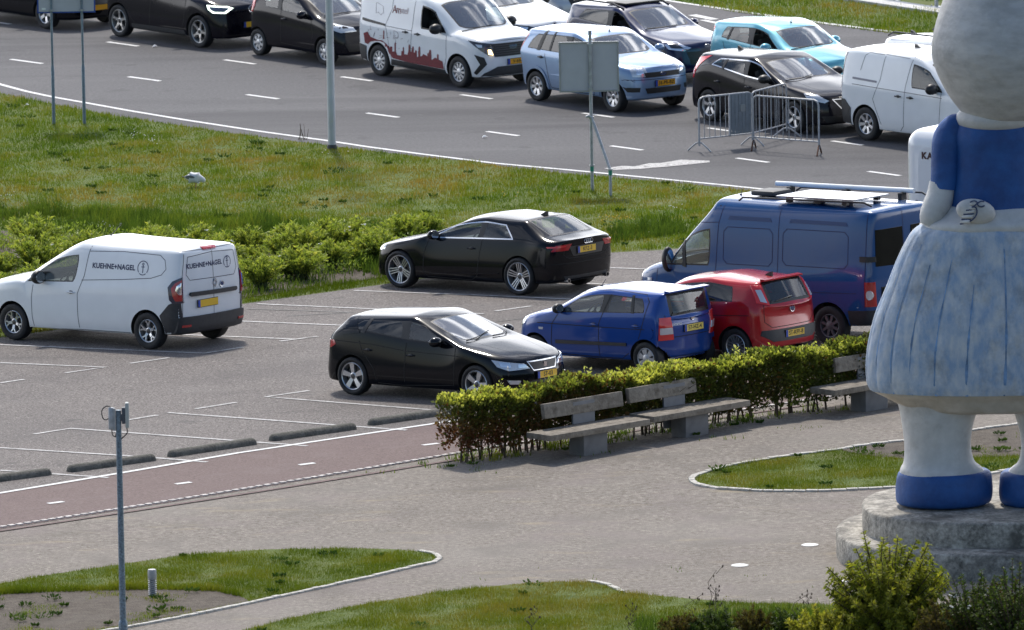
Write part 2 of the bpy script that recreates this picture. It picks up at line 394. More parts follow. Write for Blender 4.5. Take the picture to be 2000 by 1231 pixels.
def bm_sub(bm, faces):
    mp = {}; V = []; F = []
    for f in faces:
        q = []
        for v in f.verts:
            if v.index not in mp: mp[v.index] = len(V); V.append(v.co[:])
            q.append(mp[v.index])
        F.append(q)
    return V, F
def islands(faces):
    fs = set(faces); out = []
    while fs:
        st = [fs.pop()]; isl = []
        while st:
            f = st.pop(); isl.append(f)
            for e in f.edges:
                for g in e.link_faces:
                    if g in fs: fs.discard(g); st.append(g)
        out.append(isl)
    return out
class Car:
    def __init__(c, name, p, label, cat, paintm, lvl=2, group=None):
        c.p = p; c.root = empty(name); tag(c.root, label, cat, group); c.pm = paintm
        bm, c.bvh, c.ra = car_body(name, p, lvl)
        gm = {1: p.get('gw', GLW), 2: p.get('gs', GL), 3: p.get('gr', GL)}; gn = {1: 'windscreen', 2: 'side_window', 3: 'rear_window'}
        ringm = {1: 3, 2: 4 if p.get('chrome') else 3, 3: 3}
        for k in (1, 2, 3):
            fs = [f for f in bm.faces if f.material_index == k or (k == 2 and p.get('chrome') and f.material_index == 4)]
            if not fs: continue
            r = bmesh.ops.inset_region(bm, faces=fs, thickness=(p['rub3'] if k == 3 and 'rub3' in p else p.get('rubber', {1: .03, 2: .016, 3: .035}[k])) if not (k == 2 and p.get('chrome')) else .022, depth=0, use_even_offset=True)
            for f in r['faces']: f.material_index = 20 + ringm[k]
        bm.verts.index_update(); dele = []
        for k in (1, 2, 3):
            fs = [f for f in bm.faces if f.material_index == k]; dele += fs
            for isl in islands(fs):
                V, F = bm_sub(bm, isl); cy = sum(v[1] for v in V) / len(V); cx = sum(v[0] for v in V) / len(V)
                if k == 2 and (p.get('open') and cx > p['B'] and cy * p.get('vis', -1) > 0): continue
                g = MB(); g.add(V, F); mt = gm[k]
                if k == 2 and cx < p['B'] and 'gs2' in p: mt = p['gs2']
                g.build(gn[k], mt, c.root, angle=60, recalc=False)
        for f in bm.faces:
            if f.material_index >= 20: f.material_index -= 20
            elif f.material_index == 4: f.material_index = 3
            elif f.material_index == 5: f.material_index = 2
        bmesh.ops.delete(bm, geom=dele, context='FACES')
        # interior head lining, a little below the roof
        zb = p['wa'][0][1] + .22; bm.faces.ensure_lookup_table()
        hf = [f for f in bm.faces if f.material_index == 0 and f.normal.z > .6 and f.calc_center_median().z > zb + .1]
        V, F = bm_sub(bm, hf); hl = MB(); hl.add([(x, y, z - .035) for x, y, z in V], F)
        c.seats(hl)
        me = bpy.data.meshes.new('body'); 
        for e in bm.edges:
            if len(e.link_faces) == 2 and (e.link_faces[0].material_index == 2) != (e.link_faces[1].material_index == 2): e.smooth = False
        for f in bm.faces: f.smooth = True
        bm.to_mesh(me); bm.free(); me.set_sharp_from_angle(angle=R(50))
        c.body = from_mesh('body', me, [paintm, GAP, LINER, TRIM, CHROME], c.root)
        c.wheels()
    def seats(c, hl):
        p = c.p; xs = p.get('seatx', p['B'] + .18); zb = p['wa'][0][1]; W = p['W']; m = hl
        if p.get('cargo_wall'): cw_ = p.get('cantw', W * .8) - .10; m.prism([(-W * .82, .4), (W * .82, .4), (W * .82, 1.0), (cw_, p['zroof'] - .16), (-cw_, p['zroof'] - .16), (-W * .82, 1.0)], p['B'] - .12, p['B'] - .09, 'x', 1)
        for y in (-.37, .37):
            T = Matrix.Translation((xs, y, zb - .32)) @ Matrix.Rotation(R(-14), 4, 'Y')
            m.box(-.09, .06, -.23, .23, 0, .52, 1, .05, T); m.box(-.07, .03, -.13, .13, .56, .76, 1, .045, T)
        if not p.get('van'):
            xq = min(p['we'][1][0], xs - .8)
            m.box(xq - .1, xq + .04, -.58, .58, zb - .35, zb + .12, 1, .05)
            for y in (-.36, .36): m.box(xq - .1, xq - .01, -.12, .12 , zb + .12, zb + .28, 1, .04, Matrix.Translation((0, y, 0)))
            m.box(max(xq - .55, -p['ro'] + .20), max(xq - .05, -p['ro'] + .3), -.55, .55, zb - .12, zb - .06, 1)
        xd = p['cowl'][0] - .08
        m.box(xd - .62, xd - .15, -W * .84, W * .84, zb - .26, zb - .03, 2, .05)
        m.box(-.1, xd - .1, -W * .88, W * .88, .32, .36, 1)
        for s in (-1, 1): m.box(0.2, xd - .3, s * W * .86 - .02, s * W * .86 + .02, .35, zb - .05, 1)
        # steering wheel on the left hand side
        T = Matrix.Translation((xd - .72, .37, zb - .02)) @ Matrix.Rotation(R(65), 4, 'Y')
        m.tube([T @ Vector((.18 * math.cos(a), .18 * math.sin(a), 0)) for a in np.linspace(0, 2 * math.pi, 21)], .016, 6, 1, False)
        m.box(-.17, .17, -.02, .02, -.01, .01, 1, 0, T); m.ball((0, 0, 0), (.06, .06, .03), 1, T=T)
        hl.build('interior', [LINING, SEATM, DASH], c.root)
        # rear-view mirror
        a, b = p['wtop']; mm = MB(); mm.box(a - .02, a + .03, -.11, .11, b - .17, b - .11, 0, .012); mm.box(a, a + .015, -.01, .01, b - .12, b - .05, 0)
        mm.build('inside_mirror', [TRIM], c.root)
    def hitp(c, P, d):
        d = Vector(d).normalized(); P = Vector(P); h = c.bvh.ray_cast(P - d * 3, d)
        c.miss = h[0] is None
        if c.miss:
            h = c.bvh.find_nearest(P); q = h[0] - P; c.miss = (q - d * q.dot(d)).length > .05
        return h[0], (h[1] if h[1].dot(d) < 0 else -h[1])
    def decal(c, name, pts, d, mat, off=.004, both=False, st=.05, lab=None, holes=(), depth=.012, parent='root', join=None):
        """thin piece lying on the body: outline points (car metres) projected along d"""
        d = Vector(d).normalized(); u = Vector((0, 0, 1)).cross(d)
        if u.length < .1: u = Vector((0, 1, 0))
        u.normalize(); w = d.cross(u); outs = []
        for s in ((1, -1) if both else (1,)):
            P2 = [(Vector(q).dot(u), Vector(q).dot(w)) for q in pts]; mid = sum((Vector(q) for q in pts), Vector()) / len(pts)
            H2 = [[(Vector(q).dot(u), Vector(q).dot(w)) for q in h] for h in holes]
            v2, f = fill2d(P2, st, H2); V = []; base = mid.dot(d)
            bad = set()
            for a, b in v2:
                q = u * a + w * b + d * base; h, n = c.hitp(q, d); V.append(h - d * off + n * off * .5)
                if c.miss: bad.add(len(V) - 1)
            f = [t for t in f if not (set(t) & bad)]
            f = [t for t in f if max((V[t[i]] - V[t[(i + 1) % 3]]).dot(d) for i in range(3)) < .16]
            # keep the largest connected piece only
            par = {}
            def fd(i):
                while par.setdefault(i, i) != i: par[i] = par[par[i]]; i = par[i]
                return i
            for t in f:
                for i in t[1:]: par[fd(i)] = fd(t[0])
            cc = {}
            for t in f: cc.setdefault(fd(t[0]), []).append(t)
            if cc: f = max(cc.values(), key=len)
            # skirt
            cnt = {}
            for t in f:
                for i in range(3): e = (t[i], t[(i + 1) % 3]); cnt[tuple(sorted(e))] = cnt.get(tuple(sorted(e)), []) + [e]
            nb = len(V); F = list(f); dup = {}
            for k, es in cnt.items():
                if len(es) == 1:
                    a, b = es[0]
                    for i in (a, b):
                        if i not in dup: dup[i] = len(V); V.append(V[i] + d * (depth + off))
                    F.append((b, a, dup[a], dup[b]))
            V = [(v.x, v.y * s, v.z) for v in V]
            if s < 0: F = [t[::-1] for t in F]
            if join is not None: join.add(V, F, join_m); outs.append(None); continue
            mb = MB(); mb.v = V; mb.f = [tuple(t) for t in F]; mb.m = [0] * len(F)
            o = mb.build(name, [mat], c.root if parent == 'root' else parent, angle=40); outs.append(o)
            if lab: o['label'] = lab
        return outs if both else outs[0]
    def sdecal(c, name, xz, mat, both=True, side=1, **k):
        W = c.p['W']
        if not both and side < 0: return c.decal(name, [(x, -W, z) for x, z in xz], (0, 1, 0), mat, both=False, **k)
        return c.decal(name, [(x, W, z) for x, z in xz], (0, -1, 0), mat, both=both, **k)
    def rdecal(c, name, yz, mat, both=False, **k): return c.decal(name, [(-c.p['ro'], y, z) for y, z in yz], (1, 0, 0), mat, both=both, **k)
    def fdecal(c, name, yz, mat, both=False, **k): return c.decal(name, [(c.p['wb'] + c.p['fo'], y, z) for y, z in yz], (-1, 0, 0), mat, both=both, **k)
    def seams(c, lines, w=.013, mat=None, name='panel_seam'):
        """door and panel gaps: narrow dark strips lying on the paint"""
        mb = MB(); W = c.p['W']
        for kind, pts, both in lines:
            P = dens([Vector(q) for q in pts], .05, closed=False)
            for s in ((1, -1) if both else (1,)):
                prev = None
                for i, q in enumerate(P):
                    if kind == 's': q3 = Vector((q[0], W * s, q[1])); d = Vector((0, -s, 0))
                    elif kind == 'r': q3 = Vector((-c.p['ro'], q[0] * s, q[1])); d = Vector((1, 0, 0))
                    elif kind == 'f': q3 = Vector((c.p['wb'] + c.p['fo'], q[0] * s, q[1])); d = Vector((-1, 0, 0))
                    else: q3 = Vector((q[0], q[1] * s, 2.2)); d = Vector((0, 0, -1))
                    h, n = c.hitp(q3, d); j = min(i + 1, len(P) - 1); i0 = max(i - 1, 0)
                    t2 = (P[j] - P[i0])
                    if kind == 's': t3 = Vector((t2[0], 0, t2[1]))
                    elif kind in 'rf': t3 = Vector((0, t2[0] * s, t2[1]))
                    else: t3 = Vector((t2[0], t2[1] * s, 0))
                    sd = n.cross(t3).normalized() * w / 2; h = h + n * .0025
                    cur = (h - sd, h + sd)
                    if prev: mb.add([prev[0], prev[1], cur[1], cur[0]], [(0, 1, 2, 3)])
                    prev = cur
        me = c.body.data; k = len(me.materials); me.materials.append(mat or GAP)
        bm = bmesh.new(); bm.from_mesh(me); vs = [bm.verts.new(v) for v in mb.v]
        for f in mb.f:
            try: nf = bm.faces.new([vs[i] for i in f]); nf.material_index = k
            except ValueError: pass
        bm.to_mesh(me); bm.free()
    def wheels(c):
        p = c.p; tmpl = {}
        for ax, fr in ((p['wb'], 1), (0, 0)):
            for s in (1, -1):
                ty, rim = tmpl.get('t', (None, None))
                if ty is None:
                    ty, rim = make_wheel(p); tmpl['t'] = (ty, rim); t2, r2 = ty, rim
                else:
                    t2 = ty.copy(); r2 = rim.copy(); COL.objects.link(t2); COL.objects.link(r2)
                t2.parent = c.root; r2.parent = t2; t2.matrix_parent_inverse.identity(); r2.matrix_parent_inverse.identity()
                t2.location = (ax, s * (p['W'] - .115 - p.get('wi', .0)), p['rw']); ang = {(1, 1): .2, (1, -1): .6, (0, 1): -.3, (0, -1): 1.}[(fr, s)]
                t2.rotation_euler = (0, p.get('spin', ang), 0 if s > 0 else math.pi)
        if p.get('arch'):
            for ax in (0, p['wb']):
                r0, r1 = c.ra - .004, c.ra + p.get('archw', .05); A = np.linspace(R(p.get('archa', -18)), R(180 - p.get('archa', -18)), 26)
                c.sdecal('arch_trim', [(ax + r1 * math.cos(a), p['rw'] + r1 * math.sin(a)) for a in A] + [(ax + r0 * math.cos(a), p['rw'] + r0 * math.sin(a)) for a in A[::-1]], p['arch'], off=.012, st=.06, depth=.02)
    def plate(c, rear, y, z, txt, w=.50, h=.11, tilt=0., blue=True, mat=None):
        x = -c.p['ro'] if rear else c.p['wb'] + c.p['fo']; d = Vector((1 if rear else -1, 0, 0))
        hp, n = c.hitp((x, y, z), d); s = -1 if rear else 1
        xs = [c.hitp((x, y + dy, z + dz), d)[0].x * s for dy in (-w / 2, 0, w / 2) for dz in (-h / 2, h / 2)]
        px = max(xs) * s + s * .006
        mb = MB(); mb.box(-.006, .006, -w / 2 - .008, w / 2 + .008, -h / 2 - .008, h / 2 + .008, 2); mb.box(.005, .012, -w / 2, w / 2, -h / 2, h / 2, 0)
        if blue: mb.box(.006, .0135, -w / 2, -w / 2 + .055, -h / 2, h / 2, 1)
        o = mb.build('number_plate', [mat or PLY, PLB, TRIM], c.root, smooth=False)
        o.location = (px, y, z); o.rotation_euler = (0, R(tilt) * (-1), 0 if s > 0 else math.pi)
        # seen from outside the blue strip sits at the left hand end
        if txt:
            v, f = text_mesh(txt, .098, .0, .0015, 1.05); t = MB()
            t.add([(.0145, a * 1.0 + .02, b) for a, b, _ in v], f); t.build('plate_lettering', [INK], o, smooth=False)
        return o
    def mirror(c, x, z, mat=None, sz=(.085, .12, .085), out=.09):
        for s in (1, -1):
            y = c.hitp((x, c.p['W'] * s, z), (0, -s, 0))[0].y; mb = MB()
            yc = y + s * (out + .03); bx, by, bz = sz
            mb.ball((x - .02, yc, z + .02), (bx, by, bz), 0, 14, 10)
            mb.v = [(max(a, x - .02 - bx * .45), b, e) for a, b, e in mb.v]
            mb.tube([(x, y - s * .02, z - .06), (x - .01, y + s * .05, z - .05), (x - .02, yc - s * .04, z - .02)], .022, 6, 1)
            o = mb.build('door_mirror', [mat or c.pm, TRIM], c.root, angle=50)
            g = MB(); xx = x - .02 - bx * .45 - .004; g.prism([(yc + by * .8 * math.cos(a), z + .02 + bz * .78 * math.sin(a)) for a in np.linspace(0, 2 * math.pi, 16, False)], xx - .002, xx, 'x'); g.build('mirror_glass', [CHROME], o, smooth=False)
    def handle(c, x, z, mat=None, l=.17):
        for s in (1, -1):
            h, n = c.hitp((x, c.p['W'] * s, z), (0, -s, 0)); mb = MB(); y = h.y
            mb.tube([(x - l / 2, y, z), (x - l / 2 + .02, y + s * .028, z + .002), (x, y + s * .035, z + .004), (x + l / 2 - .02, y + s * .028, z + .002), (x + l / 2, y, z)], [.012, .015, .015, .015, .012], 6)
            mb.ball((x, y - s * .0, z), (l * .32, .008, .03), 1)
            mb.build('door_handle', [mat or c.pm, TRIM], c.root)
    def wiper(c, pts, lift=.02, top=True, rear=False):
        mb = MB(); P = []
        for q in pts:
            h, n = c.hitp((q[0], q[1], 2.3 if not rear else q[2]), (0, 0, -1) if not rear else (1, 0, 0)); P.append(h + n * lift)
        mb.tube(P, [.012] + [.008] * (len(P) - 1), 5); mb.build('wiper', [TRIM], c.root)
    def aerial(c, x, y=0., kind='stick', l=.3, lean=-.5):
        h, n = c.hitp((x, y, 2.6), (0, 0, -1)); mb = MB()
        if kind == 'fin': mb.prism([(x - .10, h.z - .01), (x + .08, h.z - .01), (x - .04, h.z + .055), (x - .10, h.z + .07)], y - .02, y + .02, 'y')
        else: mb.tube([h, h + Vector((lean * l, 0, l))], [.008, .005], 5); mb.ball(h, (.03, .02, .02))
        mb.build('aerial', [TRIM], c.root)
    def badge(c, kind, x, y, z, d, r=.05, mat=None):
        """small emblem on the nose or tail; kind 'oval', 'diamond', 'rings', 'round', 's', 'vw' """
        d = Vector(d); h, n = c.hitp((x, y, z), d); s = -1 if d.x > 0 else 1; T = Matrix.Translation(h + Vector((s * .012, 0, 0))); mb = MB()
        def rg(cy, rr, ry=None, t=.006):
            ry = ry or rr; mb.tube([T @ Vector((0, cy + rr * math.cos(a), ry * math.sin(a))) for a in np.linspace(0, 2 * math.pi, 19)], t, 5, 0, False)
        if kind == 'rings':
            for k in range(4): rg((k - 1.5) * r * .72, r * .5, None, .005)
        elif kind == 'oval':
            rg(0, r * 1.25, r * .55); mb.prism([(r * 1.2 * math.cos(a), r * .5 * math.sin(a)) for a in np.linspace(0, 6.283, 20, False)], -.004, .002, 'x', 1, T)
            v, f = text_mesh('Ford', r * .8, 0, .0, .9, .3); mb.add([(.004, -a * s * -1, b) for a, b, _ in v], f, 0, T)
        elif kind == 'diamond':
            mb.tube([T @ Vector((0, a, b)) for a, b in ((0, r), (r * .62, 0), (0, -r), (-r * .62, 0), (0, r))], .009, 5)
        elif kind == 's':
            mb.prism([(-r, r * .2), (-r * .7, r), (r, r * .7), (r, r * .15), (-r * .3, r * .35), (r, -.2 * r), (r * .7, -r), (-r, -r * .7), (-r, -r * .15), (r * .3, -r * .35)], 0, .01, 'x', 0, T)
        elif kind == 'vw':
            rg(0, r); mb.tube([T @ Vector((0, a * r, b * r)) for a, b in ((-.55, .8), (-.2, 0), (0, .35), (.2, 0), (.55, .8))], .006, 5); mb.tube([T @ Vector((0, a * r, b * r)) for a, b in ((-.95, .2), (-.35, -.85), (0, -.05), (.35, -.85), (.95, .2))], .006, 5)
        else:
            rg(0, r, r * (.7 if kind == 'h' else 1)); mb.prism([(r * .8 * math.cos(a), r * .6 * math.sin(a)) for a in np.linspace(0, 6.283, 16, False)], -.004, .003, 'x', 1 if kind == 'round' else 0, T)
        mb.build('badge', [mat or CHROME, M('badge blue', (.05, .07, .16), .3)], c.root)
    def spoiler(c, x0, x1, hw, z, t=.03):
        m = MB(); m.prism([(x0, z + t * .3), (x1, z), (x1, z - t * .6), (x0, z - t)], -hw, hw, 'y'); m.build('spoiler', [c.pm], c.root, smooth=False)
    def place(c, anchor, yaw, xa, side, k=1.0, ty=None):
        A = at(*anchor); y = R(yaw); hx, hy = math.cos(y), math.sin(y); w = (ty or c.p['W'] - .03)
        ox = A.x - hx * xa * k + hy * side * w * k; oy = A.y - hy * xa * k - hx * side * w * k
        def g(a, b):
            X = ox + hx * a * k - hy * b * k; Y = oy + hy * a * k + hx * b * k; return Vector((X, Y, gz(X, Y)))
        wb = c.p['wb']; ex = (g(wb, 0) - g(0, 0)).normalized(); ey = (g(0, w) - g(0, -w)).normalized(); ez = ex.cross(ey).normalized(); ey = ez.cross(ex)
        O = (g(0, w) + g(0, -w)) / 2
        m = Matrix((ex, ey, ez)).transposed().to_4x4(); m.translation = O + Vector((0, 0, .006)); c.root.matrix_world = m @ Matrix.Scale(k, 4); return c
def make_wheel(p):
    rw = p['rw']; rr = p['rim']; tw = p.get('tw', .205) / 2; mb = MB()
    prof = [(rr - .004, tw * .80), (rr + .012, tw * .93), (rr + (rw - rr) * .45, tw * 1.03), (rw - .022, tw * .97), (rw - .006, tw * .84), (rw, tw * .6), (rw, -tw * .6), (rw - .006, -tw * .84), (rw - .03, -tw), (rr, -tw * .9), (rr - .03, -tw * .6)]
    mb.lathe(prof, 40, 0, 'y')
    ty = mb.build('wheel', [RUB], None)
    m = MB(); st = p.get('spokes', ('star', 5, .07, .10)); kind, n, w0, w1 = st; yo = tw * .78
    m.lathe([(rr - .002, yo + .004), (rr - .010, yo + .010), (rr - .022, yo + .002), (rr - .026, yo - .03), (rr - .045, -tw * .8)], 40, 0, 'y')
    m.lathe([(rr - .03, -.01), (rr * .2, -.01), (.0, -.01)], 24, 1, 'y'); m.lathe([(.155, .005), (.155, -.01)], 24, 2, 'y'); m.lathe([(.155, .005), (.01, .005)], 24, 2, 'y')
    ro = rr - .016
    def spoke(a, o0, o1, wa, wb_, y0=.055, y1=None, mi=0, r0=.035, r1=None):
        y1 = y1 if y1 is not None else yo - .004; r1 = r1 or ro; T = Matrix.Rotation(a, 4, 'Y')
        V = []
        for r, o, w, y in ((r0, o0, wa, y0), ((r0 + r1) / 2, (o0 + o1) / 2, (wa + wb_) / 2, (y0 + y1) / 2 + .004), (r1, o1, wb_, y1)):
            V += [(r, y, o - w / 2), (r, y + .0, o + w / 2), (r, y - .04, o + w / 2 * 1.0), (r, y - .04, o - w / 2)]
        # bevelled ridge: raise the middle line
        F = []
        for j in range(2):
            for q in range(4): F.append((j * 4 + q, j * 4 + (q + 1) % 4, j * 4 + 4 + (q + 1) % 4, j * 4 + 4 + q))
        F += [(0, 1, 2, 3), (8, 9, 10, 11)]
        m.add(V, F, mi, T)
    for k in range(n):
        a = 2 * math.pi * k / n
        if kind == 'star': spoke(a, 0, 0, w0, w1)
        elif kind == 'twin':
            spoke(a, -w0 * .5, -w1 * .5, .024, .026); spoke(a, w0 * .5, w1 * .5, .024, .026)
        elif kind == 'triple':
            for q in (-1, 0, 1): spoke(a, q * w0 * .42, q * w1 * .42, .017, .02)
        elif kind == 'y':
            spoke(a, 0, 0, w0, w0, r1=rr * .55); spoke(a, 0, -w1, .03, .03, r0=rr * .5, y0=.062); spoke(a, 0, w1, .03, .03, r0=rr * .5, y0=.062)
        elif kind == 'aero':
            spoke(a, -w0 * .6, w1 * .6, .035, .02, mi=0); spoke(a, w0 * .6, -w1 * .1, .035, .02, mi=0); spoke(a, 0, 0, w0 * 1.6, w1 * 1.7, y0=.045, y1=yo - .02, mi=3)
        elif kind == 'cap': spoke(a, 0, 0, w0, w1, y0=yo - .004, mi=0)
    if kind == 'cap': m.lathe([(rr * .42, yo - .008), (rr * .3, yo + .004), (.0, yo + .006)], 20, 0, 'y')
    else: m.lathe([(.062, .03), (.060, .060), (.045, .066)], 16, 0, 'y'); m.lathe([(.045, .066), (.03, .07), (0, .071)], 16, 3, 'y')
    rm = m.build('rim', [p.get('rimm', SILVER), LINER, BRAKE, p.get('rimd', DALLOY)], ty, angle=30)
    return ty, rm
# ---------------------------------------------------------------- ground materials
def ground_mat(name, stops, scales, rough=.9, bump=.4, bscale=60, patch=None, spot=None):
    """stops: list of (pos, colour) for the fine grain; patch: (colour, scale, lo, hi) broad stains"""
    m, nt, b = new_mat(name); tc = N(nt, 'ShaderNodeTexCoord'); L = nt.links.new
    b.inputs['Roughness'].default_value = rough; b.inputs['Specular IOR Level'].default_value = .3
    n1 = N(nt, 'ShaderNodeTexNoise', i_Scale=scales[0], i_Detail=3., i_Roughness=.7); n2 = N(nt, 'ShaderNodeTexNoise', i_Scale=scales[1], i_Detail=6., i_Roughness=.65)
    L(tc.outputs['Object'], n1.inputs[0]); L(tc.outputs['Object'], n2.inputs[0])
    ad = N(nt, 'ShaderNodeMath', operation='MULTIPLY_ADD'); ad.inputs[1].default_value = .5; L(n1.outputs[0], ad.inputs[0])
    hf = N(nt, 'ShaderNodeMath', operation='MULTIPLY'); hf.inputs[1].default_value = .5; L(n2.outputs[0], hf.inputs[0]); L(hf.outputs[0], ad.inputs[2])
    r = N(nt, 'ShaderNodeValToRGB'); el = r.color_ramp.elements
    while len(el) < len(stops): el.new(.5)
    for e, (p, c) in zip(el, stops): e.position = p; e.color = (*c, 1)
    L(ad.outputs[0], r.inputs[0]); out = r.outputs[0]
    for c, sc, lo, hi, st in (patch or ()):
        n3 = N(nt, 'ShaderNodeTexNoise', i_Scale=sc, i_Detail=5., i_Roughness=.6); L(tc.outputs['Object'], n3.inputs[0])
        if isinstance(st, tuple):
            mp = N(nt, 'ShaderNodeMapping'); mp.inputs['Rotation'].default_value = (0, 0, R(st[1])); mp.inputs['Scale'].default_value = (st[2], 1, 1)
            L(tc.outputs['Object'], mp.inputs[0]); L(mp.outputs[0], n3.inputs[0]); st = st[0]
        mr = N(nt, 'ShaderNodeMapRange'); mr.inputs[1].default_value = lo; mr.inputs[2].default_value = hi; mr.inputs[4].default_value = st; L(n3.outputs[0], mr.inputs[0])
        mx = N(nt, 'ShaderNodeMix', data_type='RGBA'); L(mr.outputs[0], mx.inputs[0]); L(out, mx.inputs[6]); mx.inputs[7].default_value = (*c, 1); out = mx.outputs[2]
    if spot:
        v = N(nt, 'ShaderNodeTexVoronoi', i_Scale=spot[1]); L(tc.outputs['Object'], v.inputs[0])
        mr = N(nt, 'ShaderNodeMapRange'); mr.inputs[1].default_value = spot[2]; mr.inputs[2].default_value = spot[2] * .7; mr.inputs[4].default_value = 1.; L(v.outputs[0], mr.inputs[0])
        mx = N(nt, 'ShaderNodeMix', data_type='RGBA'); L(mr.outputs[0], mx.inputs[0]); L(out, mx.inputs[6]); mx.inputs[7].default_value = (*spot[0], 1); out = mx.outputs[2]
    L(out, b.inputs['Base Color'])
    n4 = N(nt, 'ShaderNodeTexNoise', i_Scale=bscale, i_Detail=3.); L(tc.outputs['Object'], n4.inputs[0])
    bp = N(nt, 'ShaderNodeBump', i_Strength=bump, i_Distance=.02); L(n4.outputs[0], bp.inputs['Height']); L(bp.outputs[0], b.inputs['Normal'])
    return m
A_ROAD = ground_mat('road asphalt', [(.38, (.064, .063, .068)), (.5, (.094, .092, .097)), (.62, (.128, .125, .129))], (55, 14), .85, .3, 70,
                    patch=[((.052, .051, .056), .30, .46, .66, (.75, 52, .10)), ((.15, .146, .148), .5, .52, .72, (.55, 52, .08)), ((.16, .155, .152), 3., .62, .75, .3), ((.05, .05, .053), .9, .60, .66, .45)])
A_LOT = ground_mat('parking asphalt', [(.37, (.042, .038, .036)), (.46, (.108, .096, .090)), (.55, (.180, .160, .148)), (.63, (.42, .385, .355))], (46, 24), .9, .6, 48,
                   patch=[((.085, .078, .076), .30, .48, .74, .6), ((.21, .195, .185), .8, .55, .8, .4), ((.055, .052, .052), 1.6, .63, .70, .5), ((.06, .056, .055), .7, .60, .74, (.5, 39, .12))], spot=((.34, .32, .30), 8., .09))
A_PATH = ground_mat('red cycle path asphalt', [(.38, (.092, .064, .060)), (.5, (.138, .098, .090)), (.64, (.205, .155, .145))], (70, 22), .9, .4, 60,
                    patch=[((.085, .06, .062), .5, .5, .75, .6), ((.18, .14, .135), 1.7, .52, .75, .45)])
A_GRAV = ground_mat('sandy gravel', [(.34, (0.064, 0.053, 0.044)), (.46, (0.163, 0.142, 0.121)), (.55, (0.224, 0.200, 0.173)), (.66, (0.393, 0.359, 0.315))], (60, 12), .95, .7, 55,
                    patch=[((0.248, 0.227, 0.200), .45, .48, .72, .6), ((0.099, 0.085, 0.074), .9, .50, .76, .6), ((0.308, 0.256, 0.170), 1.9, .60, .72, (.5, 20, .3)), ((0.197, 0.167, 0.157), .7, .52, .66, .5), ((0.120, 0.129, 0.060), 2.2, .68, .78, .3)], spot=((0.359, 0.342, 0.315), 5., .05))
A_SOIL = ground_mat('bare soil', [(.35, (.045, .035, .027)), (.5, (.085, .069, .054)), (.66, (.14, .12, .095))], (30, 8), .95, 1., 30, patch=[((.10, .085, .07), .8, .5, .7, .6)])
A_TURF = ground_mat('turf base', [(.35, (0.051, 0.076, 0.017)), (.5, (0.093, 0.128, 0.027)), (.68, (0.145, 0.162, 0.048))], (26, 5), .95, 1., 22, patch=[((0.145, 0.128, 0.051), .55, .5, .7, .5), ((0.051, 0.093, 0.020), .9, .52, .7, .6)])
LINE = ground_mat('worn road paint', [(.30, (.38, .37, .36)), (.42, (.60, .60, .59)), (.7, (.74, .74, .73))], (40, 12), .7, .2, 60, patch=[((.22, .21, .21), 2.4, .60, .72, .55)])
LINE_OLD = ground_mat('old faded road paint', [(.36, (.12, .115, .11)), (.48, (.40, .39, .38)), (.66, (.64, .63, .62))], (48, 16), .75, .2, 60, patch=[((.12, .115, .11), 3.5, .56, .66, .75)])
KERB = ground_mat('old concrete kerb', [(.35, (.06, .058, .05)), (.5, (.12, .115, .10)), (.68, (.2, .19, .165))], (30, 7), .9, .6, 40)
STONE = ground_mat('pale edging stone', [(.35, (.30, .28, .24)), (.5, (.46, .44, .40)), (.68, (.60, .58, .54))], (22, 6), .85, .6, 40)

def kind(o, k): o['kind'] = k; return o
def sheet(name, poly, m, off, st=1.2, k='structure', px=True, z=None, holes=()):
    P = [at(*q).xy for q in poly] if px else [Vector(q[:2]) for q in poly]
    H = [[at(*q).xy for q in h] for h in holes]
    v, f = fill2d(P, st, H); mb = MB(); mb.add([(x, y, gz(x, y) + off) for x, y in v], f)
    o = mb.build(name, [m], None, smooth=True, angle=80); return kind(o, k) if k else o
# base sheet to the horizon
xs = sorted(set([-3000, -1200, -500, -200, -100, -60] + list(range(-40, 41, 2)) + [60, 100, 200, 500, 1200, 3000]))
ys = sorted(set([-500, -100, 0, 60, 100] + list(range(120, 331, 2)) + [360, 420, 600, 1000, 2000, 4500]))
mb = MB(); nx = len(xs); mb.add([(x, y, gz(max(-45, min(45, x)), y) - .06) for y in ys for x in xs], [(j * nx + i, j * nx + i + 1, (j + 1) * nx + i + 1, (j + 1) * nx + i) for j in range(len(ys) - 1) for i in range(nx - 1)])
kind(mb.build('ground', [ground_mat('dark surrounding ground', [(.35, (.022, .024, .022)), (.5, (.036, .040, .034)), (.68, (.055, .058, .048))], (4, .5), .95, .3, 8)], smooth=True, angle=80), 'structure')
def ext(p, q, t):  # extend a pixel segment beyond q
    return (q[0] + (q[0] - p[0]) * t, q[1] + (q[1] - p[1]) * t)
PU = lambda x: 965 - .1557 * x       # upper edge of the cycle path in the survey
PL = lambda x: 1031 - .1540 * x
sheet('gravel_path', [(-500, PL(-500) - 4), (2600, PL(2600) - 4), (2600, 1500), (-500, 1500)], A_GRAV, 0.)
sheet('cycle_path', [(-500, PU(-500)), (2600, PU(2600)), (2600, PL(2600)), (-500, PL(-500))], A_PATH, .004)
GE = lambda x: 660 - .1390 * x       # turf edge of the parking lot
sheet('parking_lot', [(-500, GE(-500)), (1195, GE(1195)), (1290, 489), (1500, 470), (2600, 330), (2600, PU(2600)), (-500, PU(-500))], A_LOT, .002)
vedge = [(-400, 60), (-120, 130), (0, 182), (108, 205), (216, 225), (306, 239), (432, 258), (558, 274), (680, 290), (824, 307), (932, 317), (986, 326), (1112, 340), (1280, 355), (1388, 364), (1496, 377), (1700, 396), (2000, 426), (2600, 470)]
fedge = [(-400, -420), (1000, -60), (1310, 0), (1430, 22), (1600, 46), (1780, 70), (2000, 102), (2600, 190)]
